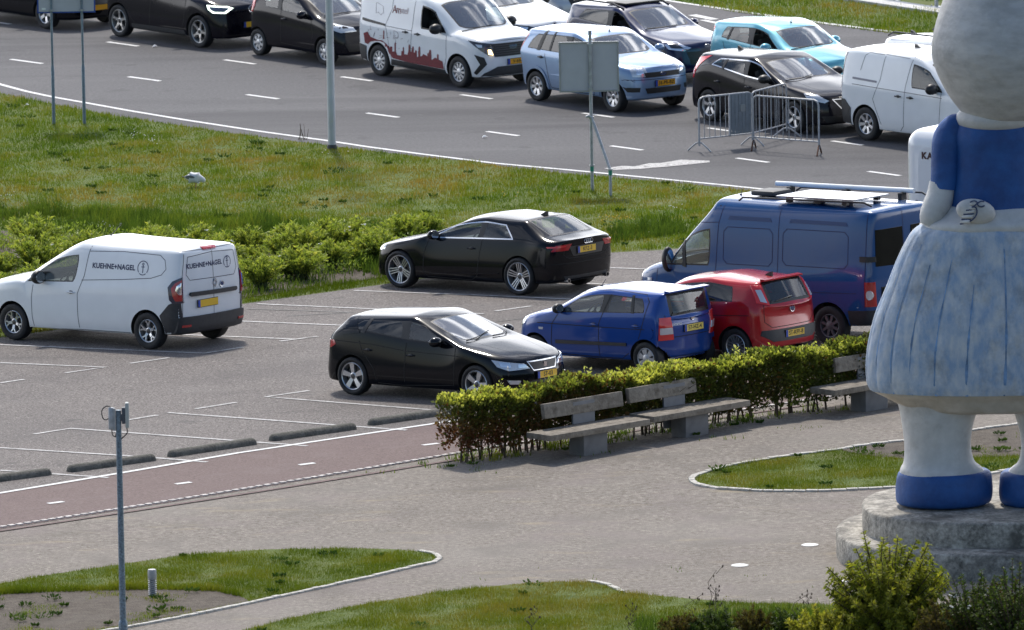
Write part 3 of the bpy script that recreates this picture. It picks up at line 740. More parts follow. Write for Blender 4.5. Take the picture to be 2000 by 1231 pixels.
sheet('road', vedge[::-1] + fedge, A_ROAD, .003, 2.)
# painted lines
def stripe(mb, pts, w, off=.010, tap=0):
    P = dens([at(*q).xy.to_3d() for q in pts], .8, closed=False); L = []; Rr = []
    for i, p in enumerate(P):
        d = (P[min(i + 1, len(P) - 1)] - P[max(i - 1, 0)]).normalized(); n = Vector((-d.y, d.x, 0)) * w / 2
        for lst, q in ((L, p + n), (Rr, p - n)): lst.append((q.x, q.y, gz(q.x, q.y) + off))
    n = len(P); mb.add(L + Rr, [(i, i + 1, n + i + 1, n + i) for i in range(n - 1)])
vl = [(-200, 100), (0, 165.6), (50, 179), (101, 190), (169, 202), (252, 217), (360, 235), (504, 257), (634, 275), (720, 288), (824, 302), (968, 320), (1112, 333), (1256, 347), (1400, 361), (1496, 371), (1700, 391), (2100, 430)]
mb = MB(); stripe(mb, vl, .12); kind(mb.build('road_edge_line', [LINE]), 'structure')
mb = MB(); stripe(mb, [(1100, -36), (1323, 5), (1460, 25), (1620, 47.5), (1770, 66), (2000, 98)], .15); stripe(mb, [(1372, 40), (1420, 50)], .15)
stripe(mb, [(1352, 30), (1396, 39)], .22); kind(mb.build('far_road_line', [LINE]), 'structure')
mb = MB()
for x, y in ((-10, 44), (240, 87), (468.5, 122), (697, 155), (930, 190), (1168, 226), (1412, 255), (1655, 280.5), (1890, 305)): stripe(mb, [(x - 30, y - 4.2), (x + 30, y + 4.2)], .12)
for x, y in ((52, 121), (282, 155), (513, 190), (747.5, 226), (982, 262), (1224, 290), (1470, 314), (1727, 340), (1960, 362)): stripe(mb, [(x - 31, y - 4.2), (x + 31, y + 4.2)], .12)
kind(mb.build('lane_dashes', [LINE]), 'structure')
mb = MB(); kind(sheet('road_arrow', [(1180, 330), (1215, 325), (1240, 326), (1268, 320), (1290, 319.5), (1330, 313), (1386, 315), (1386, 318), (1310, 326), (1250, 331), (1200, 333)], LINE_OLD, .010, .3), 'structure')
mb = MB()
bays = [[(0, 919.5), (212, 934)], [(-60, 871.4), (0, 875.6), (404, 903.5)], [(66.6, 849), (137.6, 837.7), (600, 872)], [(329, 807), (794, 841.3)], [(603, 764), (520, 776), (979, 812.5)], [(711, 745), (1170, 782)], [(902, 716), (1350, 750)], [(1090, 683), (1540, 718)],
        [(239, 823), (308, 811.8)], [(382, 799.6), (461.5, 787)], [(0, 749), (46.8, 742)], [(253.8, 710.7), (330, 699.9)], [(0, 709.6), (205, 718.2), (127.8, 729.4)], [(-60, 672), (0, 674.3), (399.6, 690.9), (475, 679)],
        [(330, 653.6), (579.6, 663.5)], [(547, 667.5), (621, 658)], [(440, 627), (676.8, 636.8)], [(502, 594.4), (720, 604), (945, 614)], [(966.7, 608.7), (1038, 598.7)], [(691.5, 568.3), (959.5, 578.4), (1150, 587)], [(1085, 551.7), (1190, 556.5)], [(1189, 524), (1263, 526.5), (1450, 535)]]
for b in bays: stripe(mb, b, .095)
kind(mb.build('parking_lines', [LINE_OLD]), 'structure')
mb = MB(); stripe(mb, [(-300, PU(-300)), (1600, PU(1600))], .11, .012); kind(mb.build('cycle_path_line', [LINE]), 'structure')
mb = MB()
for x, y in ((109, 983), (358, 945), (599.5, 907.5), (841, 869), (1083, 831)): stripe(mb, [(x - 15, y + 1.9), (x + 15, y - 1.9)], .12, .012)
kind(mb.build('cycle_path_dashes', [LINE]), 'structure')
# tar repair beside the turf
mb = MB(); stripe(mb, [(482, 604), (560, 606.5), (690, 611)], .06, .008); stripe(mb, [(560, 618), (690, 611)], .05, .008); stripe(mb, [(962, 630), (1030, 622)], .05, .008); kind(mb.build('tar_seam', [M('bitumen seam', (.02, .02, .02), .6)]), 'structure')
# kerb band with a serrated white line along the cycle path
mb = MB(); A = [at(x, PL(x)) for x in (-300, 2200)]; D = (A[1] - A[0]); n = int(D.length / .16); d = D.normalized(); q = Vector((-d.y, d.x, 0))
for i in range(n):
    p = A[0] + d * (i * .16)
    if p.x < -9 or p.x > 9: continue
    for a, b, h, mi in ((.02, .11, .022, 0),): 
        j = random.uniform(-.004, .004); V = [(p + q * s + d * t) for s in (a + j, b + j) for t in (0, .105 + random.uniform(-.01, .02))]
        z = gz(p.x, p.y); mb.add([(v.x, v.y, z + hh) for hh in (-.01, h) for v in V], [(0, 1, 3, 2), (4, 5, 7, 6), (0, 1, 5, 4), (2, 3, 7, 6), (0, 2, 6, 4), (1, 3, 7, 5)], mi)
kind(mb.build('cycle_path_ribbed_line', [M('dusty ribbed line', (.42, .39, .37), .8, noise=.4, nscale=12)], smooth=False), 'structure')
mb = MB(); stripe(mb, [(-300, PL(-300) + 4), (1000, PL(1000) + 4), (1600, PL(1600) + 4)], .10, .014); kind(mb.build('kerb', [M('kerb shade brown', (.13, .085, .078), .9, noise=.3, nscale=9)]), 'structure')

# ---------------------------------------------------------------- grass
def inside(P, poly):
    c = np.zeros(len(P), bool); A = np.array(poly); B = np.roll(A, -1, 0)
    for a, b in zip(A, B):
        if a[1] == b[1]: continue
        c ^= ((a[1] > P[:, 1]) != (b[1] > P[:, 1])) & (P[:, 0] < (b[0] - a[0]) * (P[:, 1] - a[1]) / (b[1] - a[1]) + a[0])
    return c
def nz(P, s, seed=0):
    x, y = P[:, 0] * s, P[:, 1] * s; k = seed * 1.7; v = np.zeros(len(P))
    for a, (u, w) in enumerate(((1, .3), (-.6, 1.1), (1.7, -1.3), (2.3, 1.9), (-3.1, 2.2))): v += np.sin(x * u + y * w + k * (a + 1) + 1.3 * np.sin(y * u * .7 - x * w * .6 + k)) / (1 + a * .45)
    return v / 2.6
_gzv = np.vectorize(gz)
def blade_mat(name, cols, transl=.35, rough=.75, spec=.04):
    m = bpy.data.materials.new(name); m.use_nodes = True; nt = m.node_tree; nt.nodes.clear(); L = nt.links.new
    o = N(nt, 'ShaderNodeOutputMaterial'); a = N(nt, 'ShaderNodeAttribute', attribute_name='tint'); r = N(nt, 'ShaderNodeValToRGB'); e = r.color_ramp.elements
    while len(e) < len(cols): e.new(.5)
    for k, c in enumerate(cols): e[k].position = k / (len(cols) - 1); e[k].color = (*c, 1)
    L(a.outputs['Fac'], r.inputs[0]); d = N(nt, 'ShaderNodeBsdfPrincipled'); d.inputs['Roughness'].default_value = rough; d.inputs['Specular IOR Level'].default_value = spec; t = N(nt, 'ShaderNodeBsdfTranslucent')
    L(r.outputs[0], d.inputs['Base Color']); g = N(nt, 'ShaderNodeMix', data_type='RGBA', blend_type='MULTIPLY'); g.inputs[0].default_value = 1.; g.inputs[7].default_value = (1.2, 1.25, .6, 1); L(r.outputs[0], g.inputs[6]); L(g.outputs[2], t.inputs[0])
    mx = N(nt, 'ShaderNodeMixShader'); mx.inputs[0].default_value = transl; L(d.outputs[0], mx.inputs[1]); L(t.outputs[0], mx.inputs[2]); L(mx.outputs[0], o.inputs[0]); return m
def np_mesh(name, V, F, mats, tint=None, parent=None):
    """V (n,3), F (m,k) arrays; tint one value per face"""
    me = bpy.data.meshes.new(name); k = F.shape[1]
    me.vertices.add(len(V)); me.vertices.foreach_set('co', V.astype(np.float32).ravel()); me.loops.add(F.size); me.loops.foreach_set('vertex_index', F.astype(np.int32).ravel())
    me.polygons.add(len(F)); me.polygons.foreach_set('loop_start', np.arange(0, F.size, k, dtype=np.int32)); me.update(calc_edges=True)
    if tint is not None:
        at_ = me.attributes.new('tint', 'FLOAT', 'FACE'); at_.data.foreach_set('value', tint.astype(np.float32))
    return from_mesh(name, me, mats, parent)
def grass(name, poly_px, per_m2, h, w, mat, hvar=None, tvar=None, seed=1, lean=.35, px=True, zoff=0., mask=None):
    P = [tuple(at(*q).xy) for q in poly_px] if px else poly_px
    A = np.array(P); lo, hi = A.min(0), A.max(0); lo[0] = max(lo[0], -13); hi[0] = min(hi[0], 13); g = np.random.default_rng(seed)
    n = int((hi - lo).prod() * per_m2); Q = lo + g.random((n, 2)) * (hi - lo); Q = Q[inside(Q, P)]
    if mask is not None: Q = Q[mask(Q, g)]
    n = len(Q); H = h * (.55 + .75 * g.random(n)) * (1 + .6 * nz(Q, 3.3, seed) + .35 * nz(Q, .9, seed + 3)).clip(.25, 2.4)
    if hvar is not None: H = H * hvar(Q)
    ang = g.random(n) * 6.283; la = g.random(n) * 6.283; ln = H * lean * g.random(n) * 1.6; z = _gzv(Q[:, 0], Q[:, 1]) + zoff
    dx, dy = np.cos(ang) * w / 2, np.sin(ang) * w / 2
    V = np.empty((n, 3, 3)); V[:, 0] = np.stack([Q[:, 0] - dx, Q[:, 1] - dy, z - .01], 1); V[:, 1] = np.stack([Q[:, 0] + dx, Q[:, 1] + dy, z - .01], 1)
    V[:, 2] = np.stack([Q[:, 0] + np.cos(la) * ln, Q[:, 1] + np.sin(la) * ln, z + H], 1)
    T = .5 + .30 * nz(Q, .8, seed + 9) + .24 * nz(Q, 3.1, seed + 5) + .30 * (g.random(n) - .5)
    if tvar is not None: T = T + tvar(Q)
    return kind(np_mesh(name, V.reshape(-1, 3), np.arange(3 * n).reshape(-1, 3), [mat], T.clip(0, 1)), 'stuff')
G_VERGE = blade_mat('verge grass', [(0.058, 0.103, 0.010), (0.107, 0.171, 0.016), (0.176, 0.213, 0.025), (0.262, 0.213, 0.043), (0.331, 0.223, 0.068)])
G_LAWN = blade_mat('lawn grass', [(0.051, 0.087, 0.010), (0.105, 0.147, 0.015), (0.166, 0.186, 0.022), (0.244, 0.198, 0.044)])
G_TALL = blade_mat('rough tall grass', [(0.041, 0.073, 0.016), (0.083, 0.133, 0.026), (0.157, 0.200, 0.034), (0.257, 0.226, 0.062)], .4)
sheet('verge_turf', vedge + [(2600, 330), (1500, 470), (1290, 489), (1195, GE(1195)), (-500, GE(-500))], A_TURF, .0, 2.)
V_up = vedge[1:-1] + [(2000, 470), (1290, 487), (1195, GE(1195)), (760, 545), (760, 460), (600, 452), (300, 440), (0, 430), (-120, 430)]
def vt(Q):  # browner in the middle of the bank, greener beside the road
    return .10 * np.exp(-((Q[:, 1] - 216.5) / 3.) ** 2) - .10 * np.exp(-((Q[:, 1] - 224) / 3.) ** 2)
grass('grass_verge', V_up, 620, .062, .016, G_VERGE, tvar=vt, seed=11)
# tussocks in the bank
def tuft_mask(s, thr): return lambda Q, g: (nz(Q, s, 21) + .35 * (g.random(len(Q)) - .5)) > thr
grass('grass_tussocks', V_up, 260, .15, .018, G_TALL, seed=13, mask=tuft_mask(2.1, .78))
grass('rough_grass_band', [(-120, 405), (0, 408), (250, 415), (500, 425), (760, 448), (900, 470), (900, 520), (760, 545), (560, 500), (300, 470), (0, 450), (-120, 450)], 460, .24, .022, G_TALL, seed=17, tvar=lambda Q: -.22 + .22 * nz(Q, 4.0, 2), hvar=lambda Q: (.75 + .7 * nz(Q, 2.4, 7)).clip(.2, 1.6))
grass('ditch_grass', [(1185, 452), (1330, 430), (1340, 458), (1195, 476)], 500, .16, .02, G_TALL, seed=19, tvar=lambda Q: -.34 + 0 * Q[:, 0])
sheet('shrub_bed_soil', [(-200, 448), (0, 452), (300, 470), (560, 490), (760, 515), (760, 541), (480, 583), (0, 650), (-200, 680)], A_SOIL, .012, 1.5)
grass('lot_edge_grass', [(-200, 676), (0, 646), (480, 580), (760, 540), (800, 536), (800, GE(800)), (0, GE(0)), (-200, GE(-200))], 900, .08, .014, G_LAWN, seed=23)
grass('bed_weeds', [(-200, 448), (300, 470), (760, 520), (760, 541), (480, 583), (0, 650), (-200, 680)], 160, .16, .022, G_TALL, seed=29, mask=tuft_mask(1.2, -.1))
F_v = [(900, -160), (1310, 2), (1430, 24), (1600, 48), (1780, 72), (2000, 104), (2300, 140), (2300, -200)]
sheet('far_verge', fedge[::-1] + [(-400, -900), (2600, -900)], A_TURF, .0, 4.)
grass('far_grass', [(1280, -3), (1310, 2), (1430, 24), (1600, 48), (1780, 72), (1900, 88), (1900, 12), (1840, 24), (1590, -8), (1280, -40)], 330, .09, .020, G_VERGE, seed=31, tvar=lambda Q: -.06 + 0 * Q[:, 0])
grass('far_grass', [(1280, -60), (1600, -20), (1900, 12), (1900, -60)], 200, .12, .022, G_TALL, seed=33)
# foreground lawns
L1 = [(-260, 1200), (0, 1141), (100, 1123), (223, 1105), (359, 1085), (518, 1074), (678, 1072), (760, 1073), (830, 1079), (857, 1088), (850, 1097), (800, 1108), (720, 1127), (590, 1155), (479, 1179), (399, 1196), (279, 1219), (200, 1231), (0, 1268), (-260, 1320)]
S1 = [(-260, 1200), (0, 1163), (92, 1157), (239, 1153), (303, 1152), (419, 1155), (471, 1166), (487, 1176), (399, 1194), (279, 1217), (200, 1229), (0, 1266), (-260, 1318)]
L2 = [(380, 1262), (470, 1234), (560, 1210), (700, 1183), (850, 1158), (1000, 1142), (1090, 1137), (1150, 1138), (1190, 1145), (1216, 1158), (1300, 1166), (1450, 1179), (1600, 1180), (1800, 1200), (1800, 1300), (380, 1300)]
L3 = [(1356, 938), (1366, 930), (1388, 923), (1424, 911), (1480, 901), (1544, 891), (1640, 879), (1700, 869), (1760, 863), (1980, 831), (2080, 816), (2080, 905), (2000, 912), (1974, 917), (1850, 939), (1752, 951), (1680, 955), (1600, 959), (1480, 959), (1400, 953), (1362, 946)]
S3 = [(1640, 879), (1700, 869), (1760, 863), (1980, 831), (2080, 816), (2080, 886), (1975, 892), (1860, 897), (1770, 897), (1700, 892), (1655, 884)]
for nm, L_, S_, sd in (('lawn', L1, S1, 41), ('lawn', L2, None, 43), ('lawn', L3, S3, 47)):
    sheet(nm, L_, A_TURF, .006, .8)
    Sp = [tuple(at(*q).xy) for q in S_] if S_ else None
    if S_: sheet('soil_patch', S_, A_SOIL, .011, .6)
    grass('lawn_grass', L_, 2600, .05, .009, G_LAWN, seed=sd, mask=(lambda Q, g, Sp=Sp: ~inside(Q, Sp)) if Sp else None, tvar=(lambda Q: .18 + 0 * Q[:, 0]) if nm == 'lawn' and sd == 43 else None)
    if S_: grass('soil_weeds', S_, 900, .045, .016, G_TALL, seed=sd + 1, mask=tuft_mask(3.1, .42))
grass('soil_edge_grass', [(-100, 1168), (92, 1159), (239, 1155), (303, 1154), (419, 1157), (476, 1169), (471, 1163), (419, 1150), (303, 1146), (239, 1148), (92, 1151), (-100, 1160)], 3000, .09, .012, G_LAWN, seed=53)
def weeds(name, poly_px, n, seed, rad=.10, mat=None):
    P_ = [tuple(at(*q).xy) for q in poly_px]; A = np.array(P_); lo, hi = A.min(0), A.max(0); lo[0] = max(lo[0], -13); hi[0] = min(hi[0], 13); g = np.random.default_rng(seed); C_ = lo + g.random((n * 4, 2)) * (hi - lo); C_ = C_[inside(C_, P_)][:n]; m_ = 46
    r = rad * (.35 + 1.1 * g.random(len(C_)) ** 2); a = g.random((len(C_), m_)) * 6.283; q = np.sqrt(g.random((len(C_), m_))) * r[:, None] * .8
    X = C_[:, :1] + np.cos(a) * q * 1.5; Y = C_[:, 1:] + np.sin(a) * q; Z = _gzv(X, Y) + .015 + g.random(X.shape) * r[:, None] * .55
    P = np.stack([X, Y, Z], 2).reshape(-1, 3); D = np.stack([np.cos(a), np.sin(a), .5 + g.random(a.shape)], 2).reshape(-1, 3); D /= np.linalg.norm(D, axis=1, keepdims=True)
    V, F = leafset(P, D, .05, g, .5); T = np.repeat(g.random(len(C_)) * .7, m_) + .25 * g.random(len(P)); return kind(np_mesh(name, V, F, [mat], T.clip(0, 1)), 'stuff')
def edging(name, pts, w=.085, h=.03, label='', st=(.14, .24)):
    P = dens([at(*q) for q in pts], .03, closed=False); mb = MB(); i = 0; s = 0.
    acc = [0.]
    for a, b in zip(P[:-1], P[1:]): acc.append(acc[-1] + (b - a).length)
    def pt(t):
        j = min(max(np.searchsorted(acc, t) - 1, 0), len(P) - 2); u = (t - acc[j]) / max(1e-6, acc[j + 1] - acc[j]); return P[j].lerp(P[j + 1], min(1, u))
    t = 0.
    while t < acc[-1] - .05:
        l = random.uniform(*st); a, b = pt(t), pt(min(acc[-1], t + l - .012)); d = (b - a); 
        if d.length > .02:
            d.normalize(); n = Vector((-d.y, d.x, 0)); c = (a + b) / 2; T = Matrix.Translation((c.x, c.y, gz(c.x, c.y) + random.uniform(-.004, .006))) @ Matrix(((d.x, n.x, 0), (d.y, n.y, 0), (0, 0, 1))).to_4x4() @ Matrix.Rotation(random.uniform(-.05, .05), 4, 'Z')
            ll = (b - a).length / 2; mb.box(-ll, ll, -w / 2 * random.uniform(.85, 1.1), w / 2, -.02, h, 0, .006, T)
        t += l
    o = mb.build(name, [STONE], smooth=False); tag(o, label, 'stone edging'); return o
edging('stone_edging', [(820, 1077), (850, 1084), (860, 1091), (848, 1100), (800, 1110), (720, 1129), (590, 1157), (479, 1181), (399, 1198), (279, 1221), (180, 1238)], label='pale stone edging curving round the tip of the left lawn')
edging('stone_edging', [(1150, 1136), (1186, 1143), (1216, 1158)], label='short pale stone edging at the tip of the bottom lawn')
edging('stone_edging', [(2040, 821), (1980, 831), (1860, 848), (1760, 863), (1700, 869), (1640, 879), (1544, 891), (1480, 901), (1424, 911), (1380, 923), (1356, 931), (1349, 939), (1362, 948), (1400, 955), (1480, 960), (1600, 960.5), (1680, 957), (1752, 953), (1850, 941), (1974, 919), (2040, 908)], w=.10, label='pale stone edging round the right hand lawn behind the statue')
for i, (x, y, l) in enumerate(((1445, 1105, 'round white ground light in the gravel, lower middle one'), (1582, 1065, 'round white ground light nearest to the stone plinth'), (1640, 1136, 'round white ground light beside the yellow green shrub'))):
    p = at(x, y); mb = MB(); mb.lathe([(.13, -.01), (.13, .008), (.11, .014), (0, .014)], 24, 0, T=Matrix.Translation(p)); mb.lathe([(.10, .0145), (.0, .016)], 20, 1, T=Matrix.Translation(p))
    tag(mb.build('ground_light', [M('white ground light rim', (.6, .59, .56), .5), M('ground light cover', (.48, .48, .46), .3)]), l, 'ground light', 'ground lights in the gravel')
# concrete wheel stops
for i, (a, b) in enumerate((((-60, 950), (104, 928)), ((140, 923.5), (308, 900)), ((339, 894), (505, 868.5)), ((537, 862.5), (700, 839)), ((730, 832), (895, 808)))):
    A, B = at(*a), at(*b); d = (B - A); l = d.length; ang = math.atan2(d.y, d.x); c = (A + B) / 2; n = Vector((-d.y, d.x, 0)).normalized(); c += n * .10
    prof = [(.105 * math.cos(t), .10 * math.sin(t) + .015) for t in np.linspace(0, math.pi, 11)] + [(-.12, -.03), (.12, -.03)]
    mb = MB(); V = []; st = [-l / 2, -l / 2 + .03, -l / 2 + .08] + [-l / 2 + .08 + (l - .16) * k / 10 for k in range(1, 10)] + [l / 2 - .08, l / 2 - .03, l / 2]; sc = [.55, .9, 1] + [1] * 9 + [1, .9, .55]
    for x, s in zip(st, sc): V += [(x, q * s, max(-.03, z * s)) for q, z in prof]
    k = len(prof); F = [(j * k + q, j * k + (q + 1) % k, (j + 1) * k + (q + 1) % k, (j + 1) * k + q) for j in range(len(st) - 1) for q in range(k)] + [tuple(range(k)), tuple(range(len(V) - k, len(V)))]
    mb.add(V, F); o = mb.build('wheel_stop', [KERB], angle=50); o.location = (c.x, c.y, gz(c.x, c.y)); o.rotation_euler = (0, math.atan2(-(B.z - A.z), l), ang)
    tag(o, ['concrete wheel stop cut off by the left edge of the photo', 'concrete wheel stop behind the grey antenna pole', 'third concrete wheel stop from the left', 'fourth concrete wheel stop from the left, fully in view', 'concrete wheel stop partly hidden by the hedge end'][i], 'wheel stop', 'wheel stops along the cycle path')

# ---------------------------------------------------------------- foliage
def leafset(P, D, size, g, aspect=.5, curl=.3):
    """P points, D unit directions the leaves point to: folded four-cornered leaves -> V, F"""
    n = len(P); s = size * (.6 + .8 * g.random(n)); up = g.normal(size=(n, 3)); S = np.cross(D, up); S /= np.linalg.norm(S, axis=1, keepdims=True) + 1e-9; U = np.cross(S, D)
    s1 = s[:, None]; a = P; t = P + D * s1 + U * s1 * curl * (g.random((n, 1)) - .5); m = P + D * s1 * .45
    V = np.stack([a, m + S * s1 * aspect / 2 + U * s1 * .06, t, m - S * s1 * aspect / 2 + U * s1 * .06], 1).reshape(-1, 3); return V, np.arange(4 * n).reshape(-1, 4)
def shrub(name, label, cat, base, h, r, nb, nl, size, mat, stem, seed,  aspect=.35, up=1., spread=.6, group=None, flowers=0, tmid=.5, start=.25, build=True, flower_mat=None, droop=0., fill=0.):
    g = np.random.default_rng(seed); P = []; D = []; T = []; st = MB(); tips = []
    for b in range(nb):
        a = g.random() * 6.283; q = math.sqrt(g.random()); hh = h * (1 - .35 * q * q) * (.75 + .35 * g.random()) * (1 - fill * g.random()); rr = r * q
        p0 = Vector((g.normal() * r * .12, g.normal() * r * .12, 0)); p3 = Vector((math.cos(a) * rr, math.sin(a) * rr, hh)); p1 = p0.lerp(p3, .5) + Vector((-math.cos(a) * rr * .12, -math.sin(a) * rr * .12, hh * .08))
        c = [p0.lerp(p1, t).lerp(p1.lerp(p3, t), t) for t in np.linspace(0, 1, 6)]; st.tube(c, [.008 * (1 - .7 * k / 5) * h / .8 + .001 for k in range(6)], 4, 0)
        tips.append(p3); tt = .5 + .25 * (g.random() - .5)
        for k in range(nl):
            t = start + (1 - start) * (g.random() ** .7); f = t * 5; i = min(int(f), 4); p = c[i].lerp(c[i + 1], f - i); ax = (c[i + 1] - c[i]).normalized()
            o = Vector(g.normal(size=3)); o = (o - ax * o.dot(ax)); o.normalize(); d = (ax * up + o * spread * 1.6 - Vector((0, 0, droop))).normalized()
            P.append(p); D.append(d); T.append(tt + tmid - .5 + .35 * (g.random() - .5) + .25 * (t - .6))
    V, F = leafset(np.array([p[:] for p in P]), np.array([d[:] for d in D]), size, g, aspect)
    root = empty(name, base); tag(root, label, cat, group)
    np_mesh('foliage', V, F, [mat], np.array(T).clip(0, 1), root); st.build('stem', [stem], root, smooth=False)
    if flowers:
        fm = MB()
        for p in tips[:flowers]:
            for k in range(4): fm.ball(tuple(p + Vector((g.normal() * .03, g.normal() * .03, .02 + g.random() * .03))), (.016, .016, .012), 0, 6, 4)
        kind(fm.build('flower', [flower_mat or M('white petals', (.75, .74, .68), .7)], root), 'stuff')
    return root
def dup(root, loc, rz=0, sc=1., label=None):
    r = root.copy(); COL.objects.link(r); r.location = loc; r.rotation_euler = (0, 0, rz); r.scale = (sc,) * 3
    if label: r['label'] = label
    for ch in root.children:
        c = ch.copy(); COL.objects.link(c); c.parent = r
        for g_ in ch.children: d = g_.copy(); COL.objects.link(d); d.parent = c
    return r
STEM = M('brown stem', (.07, .05, .035), .85, noise=.3); STEMG = M('green stem', (.06, .09, .03), .8)
LF_SH = blade_mat('fresh shrub leaves', [(0.090, 0.138, 0.029), (0.191, 0.256, 0.053), (0.355, 0.404, 0.086), (0.635, 0.550, 0.171)], .4, .45, .2)
LF_YL = blade_mat('yellow green leaves', [(.085, .120, .015), (.17, .205, .025), (.31, .31, .045), (.56, .49, .11)], .42, .45, .2)
LF_DK = blade_mat('dark green leaves', [(0.017, 0.031, 0.008), (0.039, 0.070, 0.014), (0.077, 0.112, 0.022), (0.140, 0.140, 0.042)], .3, .5, .2)
LF_BR = blade_mat('reddish brown leaves', [(.050, .030, .016), (.085, .055, .022), (.11, .095, .030), (.16, .16, .045)], .3, .6)
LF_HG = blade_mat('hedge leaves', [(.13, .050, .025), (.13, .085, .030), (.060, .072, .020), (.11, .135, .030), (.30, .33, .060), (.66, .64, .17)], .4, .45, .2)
protos = [shrub('leafy_bush', 'fresh green leafy bush planted along the verge', 'bush', (0, 0, -50), .62 + .1 * k, .42, 60, 46, .080, LF_SH, STEMG, 60 + k, .30, 1.1, .55, 'leafy bushes planted along the verge', flowers=2 * (k % 2)) for k in range(3)]
g_ = random.Random(5); spots = []
for px_, py_ in [(x + g_.uniform(-14, 14), y) for x, y in ((-10, 590), (30, 612), (75, 585), (120, 560), (170, 548), (60, 540), (10, 548), (110, 520), (215, 530), (265, 520), (160, 510), (320, 528), (380, 535), (430, 530), (60, 505), (300, 500), (480, 552), (520, 566), (500, 525), (555, 545), (545, 515), (600, 548), (640, 528), (600, 512), (690, 518), (655, 500), (735, 500), (430, 500), (700, 492), (745, 515), (560, 492), (380, 496), (490, 500), (775, 478), (830, 470))]:
    spots.append((px_, py_))
zone_ = lambda x, y: ('at the left photo edge' if x < 60 else 'left above the white van bonnet' if x < 180 else 'behind the white van roof' if x < 400 else 'just right of the white van' if x < 600 else 'near the black coupe nose') + (', front row' if y > 540 else ', middle row' if y > 512 else ', back row')
labs = ['bush' + (' with white flowers' if i % 3 == 1 else ' with upright pale leaves' if i % 3 == 2 else ' without flowers') + ' ' + zone_(*q) for i, q in enumerate(spots)]
ord_ = ('leftmost ', 'second ', 'third ', 'fourth ', 'fifth ')
for i, (px_, py_) in enumerate(spots):
    same = sorted(q[0] for q, l_ in zip(spots, labs) if l_ == labs[i]); k = same.index(px_); lb = (ord_[k] if len(same) > 1 else '') + 'leafy ' + labs[i]
    pr = protos[i % 3]; q = at(px_, py_)
    if i < 3: pr.location = q; pr.rotation_euler = (0, 0, i); pr.scale = (1.1, 1.1, .85); pr['label'] = lb
    else: r_ = dup(pr, q, g_.uniform(0, 6), g_.uniform(.75, 1.15), lb); r_.scale = (r_.scale[0] * 1.15, r_.scale[1] * 1.15, r_.scale[2] * .85)
LF_WD = blade_mat('dark weed leaves', [(.030, .065, .015), (.050, .095, .020), (.075, .125, .028), (.12, .16, .05)], .25, .6)
weeds('verge_weeds', V_up, 80, 201, .13, LF_WD)
for L_, n_, sd in ((L1, 16, 203), (L2, 16, 205), (L3, 20, 207)): weeds('lawn_weeds', L_, n_, sd, .09, LF_WD)
for L_, n_, sd in ((S1, 30, 209), (S3, 18, 211)): weeds('soil_weeds', L_, n_, sd, .09, LF_WD)
# loose leafy ground cover between the bushes
g = np.random.default_rng(55); Pp = [tuple(at(*q).xy) for q in [(-200, 455), (0, 455), (300, 470), (560, 485), (790, 472), (860, 480), (770, 505), (700, 535), (560, 556), (480, 572), (0, 640), (-200, 668)]]
A_ = np.array(Pp); lo, hi = A_.min(0), A_.max(0); lo[0] = max(lo[0], -13); Q = lo + g.random((60000, 2)) * (hi - lo); Q = Q[inside(Q, Pp)]; Q = Q[(nz(Q, 1.5, 8) + .5 * (g.random(len(Q)) - .5)) > -.25]
hq = (.10 + .22 * np.clip(nz(Q, 1.5, 8) + .4, 0, 1)) * g.random(len(Q)); P = np.stack([Q[:, 0], Q[:, 1], _gzv(Q[:, 0], Q[:, 1]) + hq], 1); D = g.normal(size=(len(Q), 3)) * .6 + np.array([0, 0, .7]); D /= np.linalg.norm(D, axis=1, keepdims=True)
V, F = leafset(P, D, .075, g, .36); kind(np_mesh('ground_cover_leaves', V, F, [LF_SH], (.35 + .25 * nz(Q, 2.5, 4) + .3 * (g.random(len(Q)) - .5)).clip(0, 1)), 'stuff')
# ---------------------------------------------------------------- the cars themselves
P_WHITE = paint('white paint', (.80, .82, .83), 0., .35); P_BLACK = paint('black paint', (.002, .003, .006), .0, .25); P_INK = paint('blue black paint', (.004, .004, .009), .0, .28)
P_BLUE = paint('royal blue paint', (.006, .055, .27), .1, .3); P_RED = paint('red paint', (.42, .008, .014), .1, .3); P_VAN = paint('van blue paint', (.006, .068, .22), .0, .36)
P_ICE = paint('ice blue paint', (.22, .32, .48), .45, .32); P_NAVY = paint('navy paint', (.004, .010, .055), .1, .28); P_TURQ = paint('turquoise paint', (.13, .42, .52), .3, .32)
P_GREY = paint('dark grey paint', (.007, .0065, .011), .1, .3); P_SILV = paint('silver paint', (.45, .47, .50), .6, .3)
YAW = 140.8
NAVYINK = M('dark blue lettering', (.01, .02, .08), .5)

